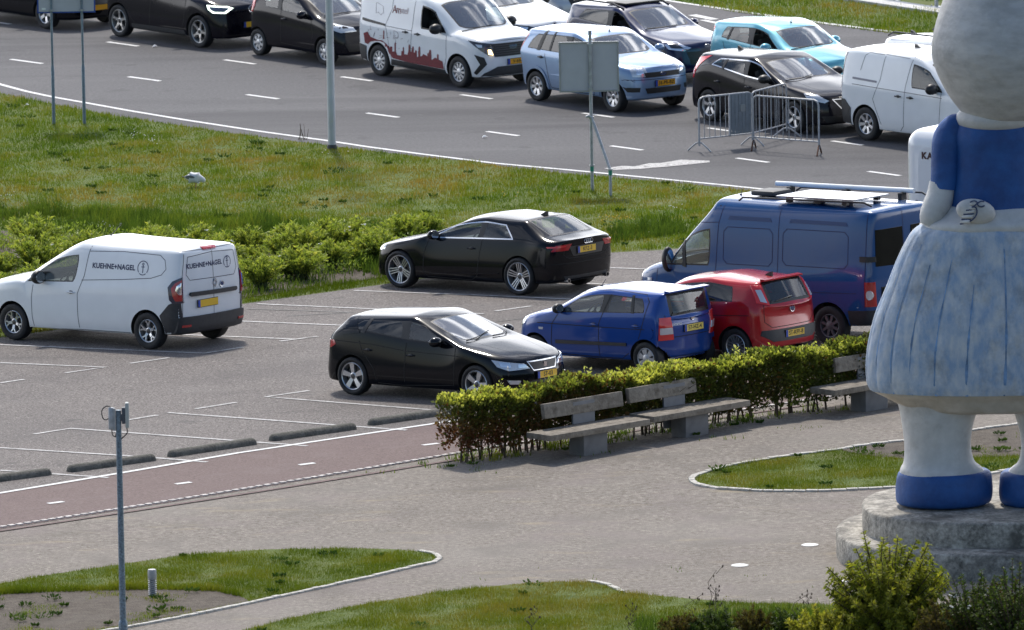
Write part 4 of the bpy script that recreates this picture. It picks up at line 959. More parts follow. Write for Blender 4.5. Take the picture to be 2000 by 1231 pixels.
def kangoo():
    p = dict(wb=3.10, fo=.87, ro=.77, W=.93, rw=.32, rim=.205, zn=.98, cowl=(3.10, 1.13), wtop=(1.95, 1.70), rtop=(-.50, 1.76), gbase=(0, 0), zroof=1.80,
             wa=((2.85, 1.03), (1.98, 1.57)), we=((.3, 1.60), (.3, 1.12)), B=1.60, Bt=-.13, van=1, zm=.62, beltw=.88, cantw=.79, roofw=.70, zBc=1.62, zBr=1.82,
             spokes=('y', 5, .05, .055), rimm=SILVER, cargo_wall=1, vis=1, zs=.22, rubber=.02)
    c = Car('delivery_van', p, 'white delivery van with dark blue lettering and an anchor emblem on its side', 'van', P_WHITE, 3)
    c.seams([('s', [(1.34, 1.76), (1.44, 1.21), (1.58, .89), (1.57, .53), (1.56, .3)], 1), ('s', [(2.61, 1.0), (2.64, .79), (2.63, .43), (2.61, .23), (1.56, .27), (.40, .27)], 1),
             ('s', [(1.36, 1.63), (.6, 1.655), (-.24, 1.63), (-.36, 1.55), (-.40, 1.40), (-.31, 1.30), (-.08, 1.235), (.6, 1.18), (1.5, 1.13)], 1),
             ('r', [(.66, 1.70), (.76, 1.2), (.76, .57), (-.76, .54), (-.76, 1.2), (-.66, 1.70), (.66, 1.70)], 0), ('r', [(.0, 1.70), (-.0, 1.1), (.0, .55)], 0),
             ('r', [(.60, 1.60), (.66, 1.30), (.58, 1.20), (-.58, 1.18), (-.66, 1.3), (-.60, 1.6), (.0, 1.64), (.60, 1.60)], 0)], w=.012, mat=M('panel gap grey', (.12, .12, .13), .8))
    c.sdecal('rear_bumper', [(-.30, .60), (-.50, .80), (-.60, .84), (-.76, .84), (-.76, .26), (-.40, .24), (-.375, .42)], PLAST, off=.008)
    c.rdecal('bumper_bar', [(.90, .57), (-.90, .57), (-.92, .28), (.92, .28)], PLAST, off=.03, depth=.06)
    c.decal('lamp_surround', [(-0.5, 0.93, 1.1), (-0.6, 0.93, 1.2), (-0.76, 0.87, 1.27), (-0.76, 0.87, 0.82), (-0.6, 0.93, 0.82), (-0.53, 0.93, 0.88)], Vector((.42, -.9, 0)), M('purple black lamp surround', (.02, .012, .04), .25, 0, 1.), both=True, off=.01)
    c.decal('tail_lamp', [(-0.58, 0.93, 1.08), (-0.65, 0.9, 1.17), (-0.745, 0.87, 1.22), (-0.745, 0.87, 0.86), (-0.65, 0.9, 0.86), (-0.61, 0.93, 0.95)], Vector((.42, -.9, 0)), REDL, both=True, off=.02)
    c.decal('reversing_lamp', [(-0.68, 0.9, 1.12), (-0.74, 0.87, 1.18), (-0.74, 0.87, 0.97), (-0.7, 0.87, 0.97), (-0.66, 0.9, 1.05)], Vector((.42, -.9, 0)), LAMPW, both=True, off=.03)
    c.rdecal('high_brake_lamp', [(.20, 1.735), (-.14, 1.735), (-.14, 1.69), (.20, 1.69)], REDL, off=.02)
    c.rdecal('tailgate_bar', [(.60, .99), (-.60, .97), (-.62, .93), (-.58, .90), (.58, .92), (.62, .95)], PLAST, off=.03)
    c.rdecal('bumper_reflector', [(.80, .40), (.62, .40), (.62, .44), (.80, .44)], REDL, off=.04, both=True)
    c.plate(True, .17, .775, '', .52, .12); c.badge('diamond', -.9, -.03, 1.10, (1, 0, 0), .075)
    c.badge('round', -.9, -.21, 1.06, (1, 0, 0), .05)
    c.handle(1.73, .91); c.mirror(2.42, 1.13, TRIM, (.12, .15, .12)); c.aerial(1.55, 0, 'stick', .22, -1.2)
    for kind in (0, 1):
        v, f = text_mesh('KUEHNE+NAGEL', .105 if not kind else .100, 0, .0035, 1.05)
        wdt = max(q[0] for q in v) - min(q[0] for q in v); k = (.97 if not kind else .90) / wdt; mb = MB(); an = []
        cx, cz = (.785, 1.39) if not kind else (.20, 1.435); ax, az = (.12, 1.40) if not kind else (-.40, 1.42)
        dr = Vector((0, -1, 0)) if not kind else Vector((1, 0, 0))
        def put(a, b, cx_, cz_):
            q = Vector((cx_ - a, .93, cz_ + b)) if not kind else Vector((-.94, cx_ - a, cz_ + b))
            h, n = c.hitp(q, dr); return h - dr * .004
        mb.add([put(a * k, b * k * (1.0), cx, cz) for a, b, _ in v], f)
        A = [(ax, az)]; r = .125 if not kind else .105
        for a0, a1 in ((-40, 220), (-128, -52)):
            T = np.linspace(R(a0), R(a1), 24); P = [(r * math.cos(t), r * math.sin(t)) for t in T] + [((r - .014) * math.cos(t), (r - .014) * math.sin(t)) for t in T[::-1]]
            n = len(T); mb.add([put(a, b, ax, az) for a, b in P], [(i, i + 1, 2 * n - 2 - i, 2 * n - 1 - i) for i in range(n - 1)])
        for P in ([(-.008, .05), (.008, .05), (.008, -.085), (-.008, -.085)], [(-.035, .025), (.035, .025), (.035, .011), (-.035, .011)]): mb.add([put(a, b, ax, az) for a, b in P], [(0, 1, 2, 3)])
        T = np.linspace(0, 2 * math.pi, 17); mb.add([put(rr * math.cos(t), .066 + rr * math.sin(t), ax, az) for rr in (.024, .012) for t in T], [(i, i + 1, 18 + i, 17 + i) for i in range(16)])
        mb.build('lettering', [NAVYINK], c.root, smooth=False)
    c.place((158, 674.3), YAW, 1.55, 1, ty=.90)
    return c

def coupe():
    p = dict(wb=2.751, fo=.86, ro=.91, W=.927, rw=.335, rim=.262, zn=.73, cowl=(2.12, .97), wtop=(1.42, 1.31), rtop=(.02, 1.325), gbase=(-.52, 1.04), zroof=1.385, notch=1, deck=(-.88, .985),
             wa=((2.12, .92), (1.42, 1.235)), we=((.42, 1.255), (.10, .975)), B=.90, Bt=-.05, zm=.52, beltw=.86, cantw=.70, roofw=.60, zBc=1.31, zBr=1.38, chrome=1, vis=1, zs=.17,
             spokes=('triple', 5, .07, .12), rimm=SILVER, gap=.04, nose=.62, bulge=.10, bcurve=-.0, tw=.25)
    c = Car('coupe_car', p, 'black two-door coupe with silver five-spoke wheels and chrome window line', 'car', P_BLACK, 3)
    c.seams([('s', [(2.06, .93), (2.17, .65), (2.19, .33), (2.1, .24), (1.1, .22), (.96, .3), (.93, .44), (.87, .8), (.84, .96)], 1),
             ('r', [(.60, .93), (.62, .72), (.5, .66), (-.5, .66), (-.62, .72), (-.60, .93)], 0), ('r', [(.9, .57), (-.9, .57)], 0)], w=.013)
    c.decal('tail_lamp', [(-.90, .90, .90), (-1.0, .56, .915), (-1.0, .66, .80), (-.80, .93, .80)], Vector((.75, -.65, 0)), REDL, both=True, off=.008)
    c.rdecal('lamp_strip', [(.86, .885), (.58, .89), (.60, .865), (.86, .86)], REDB, both=True, off=.016)
    c.rdecal('plate_recess', [(.50, .865), (-.50, .865), (-.40, .69), (.40, .69)], TRIM, off=.004)
    c.plate(True, .05, .79, 'KFZ-3', .50, .11); c.badge('rings', -1, 0, .925, (1, 0, 0), .075)
    c.rdecal('bumper_insert', [(.62, .34), (-.62, .34), (-.55, .22), (.55, .22)], PLAST, off=.004)
    for s in (-1, 1):
        t = MB(); t.lathe([(.04, 0), (.042, .16), (.034, .16), (.03, .03)], 14, 0, 'z', T=Matrix.Translation((-.70, s * .55, .26)) @ Matrix.Rotation(R(-90), 4, 'Y')); t.build('exhaust_pipe', [CHROME], c.root)
    c.handle(1.08, .79); c.mirror(1.92, .98, None, (.10, .13, .085)); c.aerial(.12, 0, 'fin')
    c.sdecal('sill_strip', [(2.05, .30), (.45, .38), (.45, .365), (2.05, .285)], P_GREY, off=.012)
    c.decal('headlamp', [(3.45, .62, .68), (3.1, .86, .76), (3.12, .88, .68), (3.5, .62, .60)], Vector((-.7, -.7, 0)), LAMPG, both=True)
    c.place((898, 570.3), YAW, 1.375, 1, ty=.90); return c

def hatch_black():
    p = dict(wb=2.636, fo=.83, ro=.80, W=.908, rw=.318, rim=.235, zn=.70, cowl=(2.30, .98), wtop=(1.42, 1.34), rtop=(-.20, 1.32), gbase=(-.56, 1.02), zroof=1.40,
             wa=((2.10, .93), (1.28, 1.295)), we=((.05, 1.25), (-.05, 1.12)), B=1.13, Bt=0, zm=.52, beltw=.84, cantw=.71, roofw=.60, zBc=1.315, zBr=1.40, vis=-1, bcurve=-.035, zs=.17,
             spokes=('star', 5, .06, .095), rimm=SILVER, gap=.045, nose=.60, bulge=.11, gs2=GLD, gr=GLD, xRb=-.40, dz=-.06, rubber=None)
    p.pop('rubber')
    c = Car('hatchback_car', p, 'black five-door hatchback with silver wheels beside the end of the hedge', 'car', P_BLACK, 3)
    c.seams([('s', [(1.17, .93), (1.16, .79), (1.13, .28)], 1), ('s', [(2.22, .90), (2.20, .5), (2.17, .28), (1.0, .22), (.55, .24)], 1), ('s', [(.17, .92), (.24, .75), (.36, .62), (.5, .45), (.52, .28)], 1),
             ('s', [(-.36, .905), (.48, .87), (1.15, .80), (2.45, .76)], 1)], w=.013)
    c.sdecal('window_pillar', [(.36, 1.27), (.29, 1.27), (.19, 1.06), (.28, 1.05)], TRIM, off=.006)
    c.sdecal('quarter_panel', [(-.16, 1.30), (-.02, 1.30), (.18, 1.05), (-.2, 1.0)], P_BLACK, off=.008)
    c.decal('headlamp', [(2.96, -.86, .735), (3.36, -.50, .645), (3.42, -.42, .56), (3.20, -.70, .55), (3.05, -.82, .62)], Vector((-.62, .78, 0)), LAMPG, both=True, off=.006)
    c.decal('lamp_projector', [(3.30, -.58, .645), (3.38, -.48, .63), (3.40, -.46, .58), (3.30, -.58, .585)], Vector((-.62, .78, 0)), LAMPW, both=True, off=.014)
    c.decal('lamp_insert', [(3.06, -.80, .70), (3.2, -.68, .68), (3.22, -.66, .60), (3.10, -.78, .62)], Vector((-.62, .78, 0)), LAMPW, both=True, off=.012)
    c.fdecal('grille', [(-.36, .66), (.36, .66), (.27, .53), (-.27, .53)], TRIM, off=.010)
    c.fdecal('grille_frame', [(-.385, .678), (.385, .678), (.285, .515), (-.285, .515)], CHROME, off=.007)
    c.badge('s', 3.4, 0, .60, (-1, 0, 0), .042); c.plate(False, 0, .44, 'ST-03', .50, .11)
    c.fdecal('lower_grille', [(-.50, .36), (.50, .36), (.44, .24), (-.44, .24)], TRIM)
    c.fdecal('fog_lamp', [(-.76, .40), (-.56, .38), (-.58, .32), (-.72, .33)], LAMPG, both=True, off=.01)
    c.decal('tail_lamp', [(-.62, .80, .90), (-.40, .91, .91), (-.36, .91, .84), (-.46, .9, .78), (-.68, .74, .78)], Vector((.5, -.85, 0)), REDL, both=True)
    c.handle(.36, .775); c.handle(1.27, .73); c.mirror(1.88, .97, None, (.11, .13, .085)); c.wiper([(2.24, -.60), (2.2, -.25), (2.1, .15)]); c.wiper([(2.28, .05), (2.25, .35), (2.12, .62)])
    c.seams([('t', [(2.2, -.52), (2.7, -.46), (3.2, -.36)], 1)], w=.006, mat=P_GREY, name='bonnet_crease')
    c.place((809.5, 781), -38.6, 1.318, -1, ty=.88); return c

def city_blue():
    p = dict(wb=2.37, fo=.64, ro=.46, W=.7975, rw=.275, rim=.18, zn=.80, cowl=(2.20, 1.00), wtop=(1.48, 1.36), rtop=(-.27, 1.38), gbase=(-.36, .98), zroof=1.435, xE=-.40,
             wa=((1.90, .95), (1.32, 1.315)), we=((.02, 1.285), (-.02, 1.03)), B=.89, Bt=-.09, zm=.56, beltw=.76, cantw=.66, roofw=.56, zBc=1.345, zBr=1.435, vis=1, zs=.20,
             spokes=('cap', 6, .05, .12), rimm=HUBCAP, gap=.05, nose=.66, bulge=.07, xRb=-.26, bulger=.05, rub3=.075)
    c = Car('city_car', p, 'small royal blue five-door city car with a yellow plate and tall tail lamps', 'car', P_BLUE, 3)
    c.seams([('s', [(1.86, .93), (1.98, .77), (2.0, .46), (1.97, .27), (.98, .25), (.5, .25), (.30, .38), (.14, .54), (.05, .80), (-.01, 1.01), (-.05, 1.22), (.05, 1.33), (.73, 1.375), (1.3, 1.35)], 1), ('s', [(.72, 1.40), (.91, .95), (.97, .82), (.98, .27)], 1),
             ('s', [(2.3, .77), (.98, .76), (-.2, .76)], 1), ('r', [(.62, 1.0), (.60, .62), (-.60, .62), (-.62, 1.0)], 0)], w=.013)
    c.sdecal('side_moulding', [(1.90, .50), (.38, .52), (.38, .47), (1.90, .44)], PLAST, off=.014)
    c.sdecal('window_pillar', [(.33, 1.31), (.28, 1.31), (.23, 1.02), (.29, 1.02)], TRIM, off=.006)
    c.sdecal('fuel_flap', [(-.09 + .10 * math.cos(a), .70 + .10 * math.sin(a)) for a in np.linspace(0, 6.283, 18, False)], P_BLUE, both=False, off=.006)
    c.sdecal('side_repeater', [(2.27, .70), (2.17, .70), (2.18, .66), (2.26, .66)], LAMPG)
    c.decal('tail_lamp', [(-.40, .79, .96), (-.50, .60, .96), (-.52, .56, .58), (-.34, .79, .58)], Vector((.86, -.5, 0)), REDB, both=True, off=.012)
    c.decal('reversing_lamp', [(-.40, .79, .79), (-.50, .59, .79), (-.52, .58, .68), (-.38, .78, .68)], Vector((.86, -.5, 0)), LAMPG, both=True, off=.02)
    c.spoiler(-.26, -.37, .54, 1.385, .04)
    c.badge('h', -.5, 0, .895, (1, 0, 0), .045); c.plate(True, .0, .745, '57-HZ-4', .50, .11, mat=M('pale yellow number plate', (.80, .62, .12), .4))
    c.decal('headlamp', [(2.90, .52, .80), (2.62, .74, .86), (2.66, .74, .74), (2.94, .56, .64)], Vector((-.8, -.6, 0)), LAMPG, both=True)
    t = MB(); v, f = text_mesh('picanto', .075, 0, .001, 1.0)
    t.add([tuple(c.hitp((-.5, .40 - a, .84 + b), (1, 0, 0))[0] + Vector((-.006, 0, 0))) for a, b, _ in v], f); t.build('lettering', [WHITEP], c.root, smooth=False)
    c.wiper([(0, .02, 1.02), (0, -.2, 1.035), (0, .38, .99)][:1] + [(0, .36, 1.0)], .02, rear=True); c.handle(1.08, .80); c.handle(.18, .81); c.mirror(1.80, 1.02, TRIM, (.09, .12, .085)); c.aerial(1.35, .2, 'stick', .12, -.8)
    c.place((1262, 733), YAW, 0, 1, ty=.77); return c

def hatch_red():
    p = dict(wb=2.51, fo=.82, ro=.70, W=.8435, rw=.305, rim=.205, zn=.72, cowl=(2.12, 1.02), wtop=(1.35, 1.40), rtop=(-.36, 1.40), gbase=(-.56, 1.02), zroof=1.485,
             wa=((2.0, .97), (1.25, 1.35)), we=((.10, 1.325), (.04, 1.05)), B=.66, Bt=-.05, zm=.54, beltw=.80, cantw=.68, roofw=.57, zBc=1.395, zBr=1.48, vis=1, zs=.2,
             spokes=('twin', 8, .035, .055), rimm=SILVER, gap=.05, nose=.62, bulge=.1, xRb=-.26, gs2=GLD, bulger=.05, rub3=.06)
    c = Car('hatchback_car', p, 'red three-door hatchback parked beside the small blue city car', 'car', P_RED, 3)
    c.seams([('s', [(.62, 1.38), (.80, 1.0), (.84, .78), (.80, .3)], 1), ('s', [(1.9, .95), (.8, .80), (-.3, .84)], 1), ('r', [(.66, 1.02), (.66, .72), (.52, .62), (-.52, .62), (-.66, .72), (-.66, 1.02)], 0)], w=.012, mat=M('dark red gap', (.05, .003, .004), .7))
    c.decal('tail_lamp', [(-.26, .66, 1.33), (-.36, .55, 1.33), (-.60, .58, 1.00), (-.50, .78, 1.05)], Vector((.86, -.5, 0)), REDB, both=True, off=.010)
    c.decal('reversing_lamp', [(-.34, .66, 1.26), (-.40, .60, 1.26), (-.57, .62, 1.04), (-.52, .72, 1.07)], Vector((.86, -.5, 0)), LAMPG, both=True, off=.018)
    c.rdecal('bumper_insert', [(.72, .58), (-.72, .58), (-.74, .50), (-.52, .38), (.52, .38), (.74, .50)], PLAST, off=.012)
    c.spoiler(-.34, -.44, .52, 1.415, .04)
    c.badge('round', -.6, 0, .90, (1, 0, 0), .06); c.plate(True, .0, .49, 'ST-KFF-8', .50, .11, mat=M('mid yellow number plate', (.80, .52, .05), .4))
    c.wiper([(0, -.02, 1.09), (0, .40, 1.05)], .02, rear=True); c.aerial(-.10, 0, 'fin'); c.mirror(1.8, 1.02, None); c.handle(.95, .82)
    c.place((1437, 713), YAW, 0, 1, ty=.82); return c

def big_van():
    p = dict(wb=3.58, fo=.85, ro=.98, W=1.0, rw=.34, rim=.205, zn=1.05, cowl=(3.72, 1.30), wtop=(2.62, 2.22), rtop=(-.6, 2.36), gbase=(0, 0), zroof=2.44,
             wa=((3.50, 1.20), (2.98, 1.86)), we=((.6, 1.96), (.6, 1.28)), B=2.50, Bt=-.04, van=1, zm=.75, beltw=.97, cantw=.91, roofw=.82, zBc=1.93, zBr=2.42, zs=.30, hoodp=.9,
             spokes=('cap', 8, .04, .05), rimm=M('steel wheel', (.16, .16, .17), .5, .5), cargo_wall=1, vis=1, rubber=.03, gap=.07, nose=.74, archw=.07, cb=.10)
    c = Car('camper_van', p, 'tall blue panel van with a roof awning and solar panel', 'van', P_VAN, 3)
    dk = M('van blue gap', (.006, .02, .09), .7)
    def rr(x0, x1, z0, z1, r=.08):
        return [(x0 + r, z0), (x1 - r, z0), (x1, z0 + r), (x1, z1 - r), (x1 - r, z1), (x0 + r, z1), (x0, z1 - r), (x0, z0 + r), (x0 + r, z0)]
    c.seams([('s', rr(1.20, 2.26, 1.30, 1.93), 1), ('s', rr(-.42, .98, 1.33, 1.95), 1), ('s', [(2.30, 2.32), (2.38, 1.95), (2.42, 1.18), (2.42, .5)], 1), ('s', [(3.70, 1.2), (3.72, .8), (3.66, .45)], 1),
             ('s', [(-.80, 2.36), (-.78, 1.4), (-.76, .68)], 1), ('s', [(2.38, 2.0), (2.9, 1.97), (3.2, 1.72), (3.52, 1.25)], 1), ('s', [(2.2, .86), (-.6, .92)], 1), ('r', [(.1, 2.35), (.06, .6)], 0), ('s', [(1.08, 2.3), (1.08, 1.2)], 1)], w=.014, mat=dk)
    for x0, x1 in ((1.24, 2.18), (-.40, .86)): c.sdecal('pressed_rib', [(x0, 2.05), (x1, 2.055), (x1 - .03, 2.12), (x0 + .03, 2.115)], M('van blue recess shade', (.005, .040, .14), .5), off=.004, both=True)  # darker copy of the van paint stands in for shade in the pressing
    c.sdecal('rear_bumper', [(-.42, .62), (-.96, .64), (-.96, .26), (-.46, .26)], PLAST, off=.01)
    c.sdecal('sill_cladding', [(3.0, .44), (.48, .44), (.48, .30), (3.0, .30)], PLAST, off=.01)
    c.decal('tail_lamp', [(-.78, 1.0, 1.12), (-.93, .96, 1.12), (-.93, .96, .70), (-.78, 1.0, .70)], Vector((.2, -.98, 0)), REDL, both=True, off=.014)
    c.decal('reversing_lamp', [(-.86 - .05 * math.cos(a), .98, .90 + .08 * math.sin(a)) for a in np.linspace(0, 6.283, 14, False)], Vector((.2, -.98, 0)), LAMPG, both=True, off=.03)
    c.decal('door_hinge', [(-.70, 1.0, 1.55), (-.95, .9, 1.55), (-.95, .9, 1.46), (-.70, 1.0, 1.46)], Vector((.4, -.9, 0)), TRIM, both=True, off=.02)
    for s in (1, -1): c.rdecal('rear_window', [(s * .80, 2.0), (s * .12, 2.0), (s * .10, 1.36), (s * .82, 1.38)], glass('black door glass', (.02, .02, .025)), off=.006)
    c.rdecal('plate_recess', [(.70, 1.02), (.2, 1.02), (.2, .86), (.70, .86)], TRIM); c.plate(True, .40, .94, '', .5, .11)
    c.sdecal('side_repeater', [(3.93, .98), (3.83, .98), (3.83, .93), (3.93, .93)], LAMPG, off=.012)
    c.decal('headlamp', [(4.40, .60, 1.02), (4.20, .95, 1.10), (4.22, .97, .80), (4.42, .66, .74)], Vector((-.7, -.7, 0)), LAMPG, both=True)
    c.sdecal('window_post', [(3.16, 1.66), (3.10, 1.66), (3.06, 1.20), (3.14, 1.22)], TRIM, off=.008)
    c.mirror(3.46, 1.30, TRIM, (.10, .13, .22), .12); c.aerial(2.35, .3, 'stick', .10, -.4)
    # roof equipment
    q = MB(); q.box(-.43, 1.25, -.25, .74, 2.465, 2.49, 0, .006)
    for x in (-.2, .4, 1.0):
        for y in (-.20, .68): q.box(x - .05, x + .05, y - .04, y + .04, 2.38, 2.465, 1)
    q.build('solar_panel', [M('solar panel sheen', (.30, .30, .32), .25, .3, 1.), TRIM], c.root, smooth=False)
    q = MB(); q.tube([(2.35, -.70, 2.50), (-.62, -.70, 2.50)], .042, 12, 0)
    for x in (2.0, .8, -.4): q.box(x - .04, x + .04, -.72, -.58, 2.34, 2.46, 1)
    q.build('roof_awning', [P_WHITE, TRIM], c.root)
    q = MB(); q.box(1.55, 2.05, -.1, .42, 2.42, 2.51, 0, .04); q.build('roof_hatch', [PLAST], c.root)
    q = MB()
    for s in (-1, 1): q.tube([(2.0, s * .80, 2.38), (1.9, s * .82, 2.44), (-.7, s * .82, 2.46), (-.85, s * .80, 2.40)], .018, 6)
    q.build('roof_rail', [TRIM], c.root)
    c.place((1622, 676), YAW, 0, 1, ty=.96); return c

def mpv_ice():
    p = dict(wb=2.486, fo=.72, ro=.73, W=.854, rw=.305, rim=.20, zn=.88, cowl=(2.12, 1.08), wtop=(1.52, 1.45), rtop=(-.42, 1.46), gbase=(-.54, 1.06), zroof=1.525,
             wa=((1.98, 1.02), (1.32, 1.42)), we=((-.16, 1.42), (-.36, 1.06)), B=1.10, Bt=-.03, zm=.62, beltw=.82, cantw=.72, roofw=.62, zBc=1.46, zBr=1.525, vis=-1, gs2=GLD, zs=.24,
             spokes=('star', 7, .045, .085), rimm=SILVER, gap=.06, nose=.72, bulge=.06, arch=P_ICE, archw=.07, archa=-10)
    c = Car('family_car', p, 'light blue high-roofed car waiting behind the back of the road sign', 'car', P_ICE, 3)
    c.seams([('s', [(1.15, 1.50), (1.08, 1.05), (1.08, .35)], 1), ('s', [(.30, 1.0), (.42, .60), (.5, .32), (1.9, .30), (2.0, .95)], 1), ('f', [(-.60, .93), (-.50, .80), (-.48, .72), (.48, .72), (.50, .80), (.60, .93)], 0)], w=.013)
    c.sdecal('window_pillar', [(.56, 1.45), (.50, 1.45), (.42, 1.06), (.48, 1.06)], TRIM, off=.006); c.sdecal('window_pillar', [(.27, 1.45), (.18, 1.45), (.03, 1.05), (.13, 1.05)], TRIM, off=.006)
    c.decal('headlamp', [(2.98, -.82, .96), (3.22, -.60, .92), (3.28, -.50, .73), (3.10, -.80, .74)], Vector((-.75, .66, 0)), LAMPG, both=True, off=.006)
    c.decal('lamp_projector', [(3.12, -.72, .90), (3.2, -.64, .90), (3.22, -.60, .78), (3.12, -.72, .78)], Vector((-.75, .66, 0)), LAMPW, both=True, off=.012)
    c.fdecal('grille', [(-.46, .81), (.46, .81), (.42, .71), (-.42, .71)], TRIM, off=.006); c.badge('oval', 3.25, 0, .765, (-1, 0, 0), .06)
    c.plate(False, .02, .585, '38-PR-BZ', .50, .11, mat=M('orange yellow number plate', (.85, .40, .01), .4))
    c.fdecal('lower_grille', [(-.46, .50), (.46, .50), (.42, .39), (-.42, .39)], TRIM); c.fdecal('side_intake', [(-.80, .53), (-.56, .52), (-.58, .43), (-.76, .43)], TRIM, both=True)
    c.seams([('s', [(3.3, .68), (3.0, .68), (2.8, .68)], 1), ('f', [(-.85, .67), (.85, .67)], 0)], w=.012, mat=P_NAVY, name='bumper_line')
    c.decal('tail_lamp', [(-.50, .78, 1.35), (-.42, .82, 1.35), (-.52, .84, .95), (-.66, .76, .95)], Vector((.6, -.8, 0)), REDB, both=True)
    c.handle(.18, .92, TRIM); c.handle(1.22, .92, TRIM); c.mirror(1.86, 1.08, None); c.aerial(1.38, 0, 'stick', .12, .3)
    c.sdecal('side_moulding', [(2.0, .60), (.52, .60), (.52, .50), (2.0, .50)], P_ICE, off=.014)
    c.place((1121.7, 208.7), -52, 1.243, -1, ty=.83); return c

def van_small():
    p = dict(wb=2.692, fo=.83, ro=.82, W=.90, rw=.325, rim=.205, zn=.99, cowl=(2.66, 1.16), wtop=(1.86, 1.73), rtop=(-.5, 1.78), gbase=(0, 0), zroof=1.82,
             wa=((2.34, 1.07), (1.76, 1.62)), we=((.4, 1.66), (.4, 1.12)), B=1.36, Bt=.0, van=1, zm=.62, beltw=.86, cantw=.80, roofw=.71, zBc=1.66, zBr=1.81, zs=.22, hoodp=.8,
             spokes=('cap', 10, .035, .055), rimm=HUBCAP, cargo_wall=1, vis=-1, rubber=.03, gap=.06, nose=.76, open=1, bulge=.05)
    c = Car('delivery_van', p, 'white panel van with dark red graphics along its lower side', 'van', P_WHITE, 3)
    gg = M('panel gap grey', (.12, .12, .13), .8)
    c.seams([('s', [(1.20, 1.70), (1.14, 1.06), (1.11, .35), (1.05, .28)], 1), ('s', [(.43, 1.70), (.43, 1.44), (.24, 1.1), (.40, .62), (.48, .3)], 1), ('s', [(2.30, 1.05), (2.32, .60), (2.22, .3)], 1),
             ('s', [(-.5, 1.12), (.24, 1.07), (1.15, 1.04)], 1), ('f', [(-.74, 1.04), (-.5, .98), (.5, .98), (.74, 1.04)], 0)], w=.012, mat=gg)
    c.sdecal('slide_rail', [(-.56, 1.18), (.22, 1.11), (.22, 1.07), (-.56, 1.13)], TRIM, off=.008)
    c.sdecal('sill_cladding', [(2.24, .33), (.46, .40), (.40, .22), (2.28, .22)], PLAST, off=.010); c.sdecal('rear_bumper', [(-.40, .60), (-.80, .66), (-.80, .24), (-.42, .24)], PLAST, off=.01)
    red = M('dark red graphic', (.16, .006, .018), .4, noise=.5, nscale=30); rng2 = random.Random(3)
    W = .9; top = [(-.50, .86), (-.36, .90), (-.25, .80), (0, .76), (.16, .76), (.30, .70), (.42, .62), (.44, .66), (.5, .66), (.50, .56), (.62, .57), (.66, .50), (.8, .50), (.82, .60), (.9, .60), (.9, .54), (1.02, .54), (1.05, .62), (1.3, .60), (1.34, .52), (1.5, .55), (1.56, .60), (1.75, .55), (1.84, .5), (1.95, .56), (2.2, .50), (2.22, .34), (1.6, .36), (1.0, .38), (.50, .42), (.40, .52), (.33, .62), (.22, .72), (.08, .74), (-.1, .73), (-.25, .70), (-.34, .64), (-.45, .66)]
    holes = [[(x, z), (x + w, z), (x + w, z + h), (x, z + h)] for x, z, w, h in ((.60, .44, .035, .05), (.70, .44, .10, .035), (.86, .43, .03, .09), (1.13, .42, .07, .12), (1.36, .41, .12, .06), (1.90, .40, .06, .08), (2.04, .38, .09, .05))]
    c.sdecal('red_graphic', top, red, both=False, side=-1, st=.06, holes=holes, off=.005)
    for k in range(16):
        x = rng2.uniform(-.42, 2.1); z = (.86 if x < .2 else .60) + rng2.uniform(-.02, .05) - .02 * x; w_ = rng2.uniform(.02, .07); h_ = rng2.uniform(.03, .11)
        c.sdecal('red_graphic_tower', [(x, z - .08), (x + w_, z - .08), (x + w_, z + h_), (x + w_ * .5, z + h_ * 1.3), (x, z + h_)], red, both=False, side=-1, st=.08, off=.004)
    lines = MB()
    for k in range(26):
        x = rng2.uniform(-.4, 1.1); z = rng2.uniform(.78, 1.0) - max(0, x) * .2; h, n = c.hitp((x, -W, z), (0, 1, 0)); l = rng2.uniform(.04, .13); a = rng2.choice((0, 1.57, 1.2, .3))
        dx, dz = math.cos(a) * l, math.sin(a) * l; h2, _ = c.hitp((x + dx, -W, z + dz), (0, 1, 0)); lines.tube([h + Vector((0, -.003, 0)), h2 + Vector((0, -.003, 0))], .003, 4)
    for cx, cz, sx, sz in ((.0, 1.40, .14, .12), (.62, .92, .08, .08)):
        P = [c.hitp((cx + sx * a, -W, cz + sz * b), (0, 1, 0))[0] + Vector((0, -.003, 0)) for a, b in ((-1, .9), (-.6, 1), (.8, .5), (1, -.7), (.7, -.6), (.5, -1), (-.3, -.6), (-.8, -.8), (-1, .9))]
        lines.tube(P, .0035, 4)
    lines.build('thin_drawing', [M('grey red drawing line', (.25, .17, .18), .6)], c.root, smooth=False)
    for txt, cx, m in (('Am', .585, M('dark red lettering', (.16, .006, .018), .4)), ('stel', .84, M('faded red lettering', (.55, .46, .46), .5))):
        v, f = text_mesh(txt, .23, 0, .003, .85); wd = max(q[0] for q in v) * 2; k = .27 / wd; t = MB()
        t.add([tuple(c.hitp((cx + a * k, -W, 1.43 + b * (1.0 if txt == 'Am' else .8)), (0, 1, 0))[0] + Vector((0, -.005, 0))) for a, b, _ in v], f); t.build('lettering', [m], c.root, smooth=False)
    c.fdecal('grille', [(-.52, .93), (.52, .93), (.47, .66), (-.47, .66)], TRIM, off=.008)
    for k in range(5): c.fdecal('grille_bar', [(-.46, .70 + k * .045), (.46, .70 + k * .045), (.46, .712 + k * .045), (-.46, .712 + k * .045)], M('grille bar grey', (.05, .05, .055), .4), off=.016)
    c.badge('oval', 3.4, 0, .85, (-1, 0, 0), .075)
    c.decal('headlamp', [(3.02, -.88, 1.0), (3.42, -.50, .93), (3.48, -.44, .68), (3.36, -.60, .70), (3.22, -.76, .84)], Vector((-.72, .69, 0)), LAMPD, both=True, off=.006)
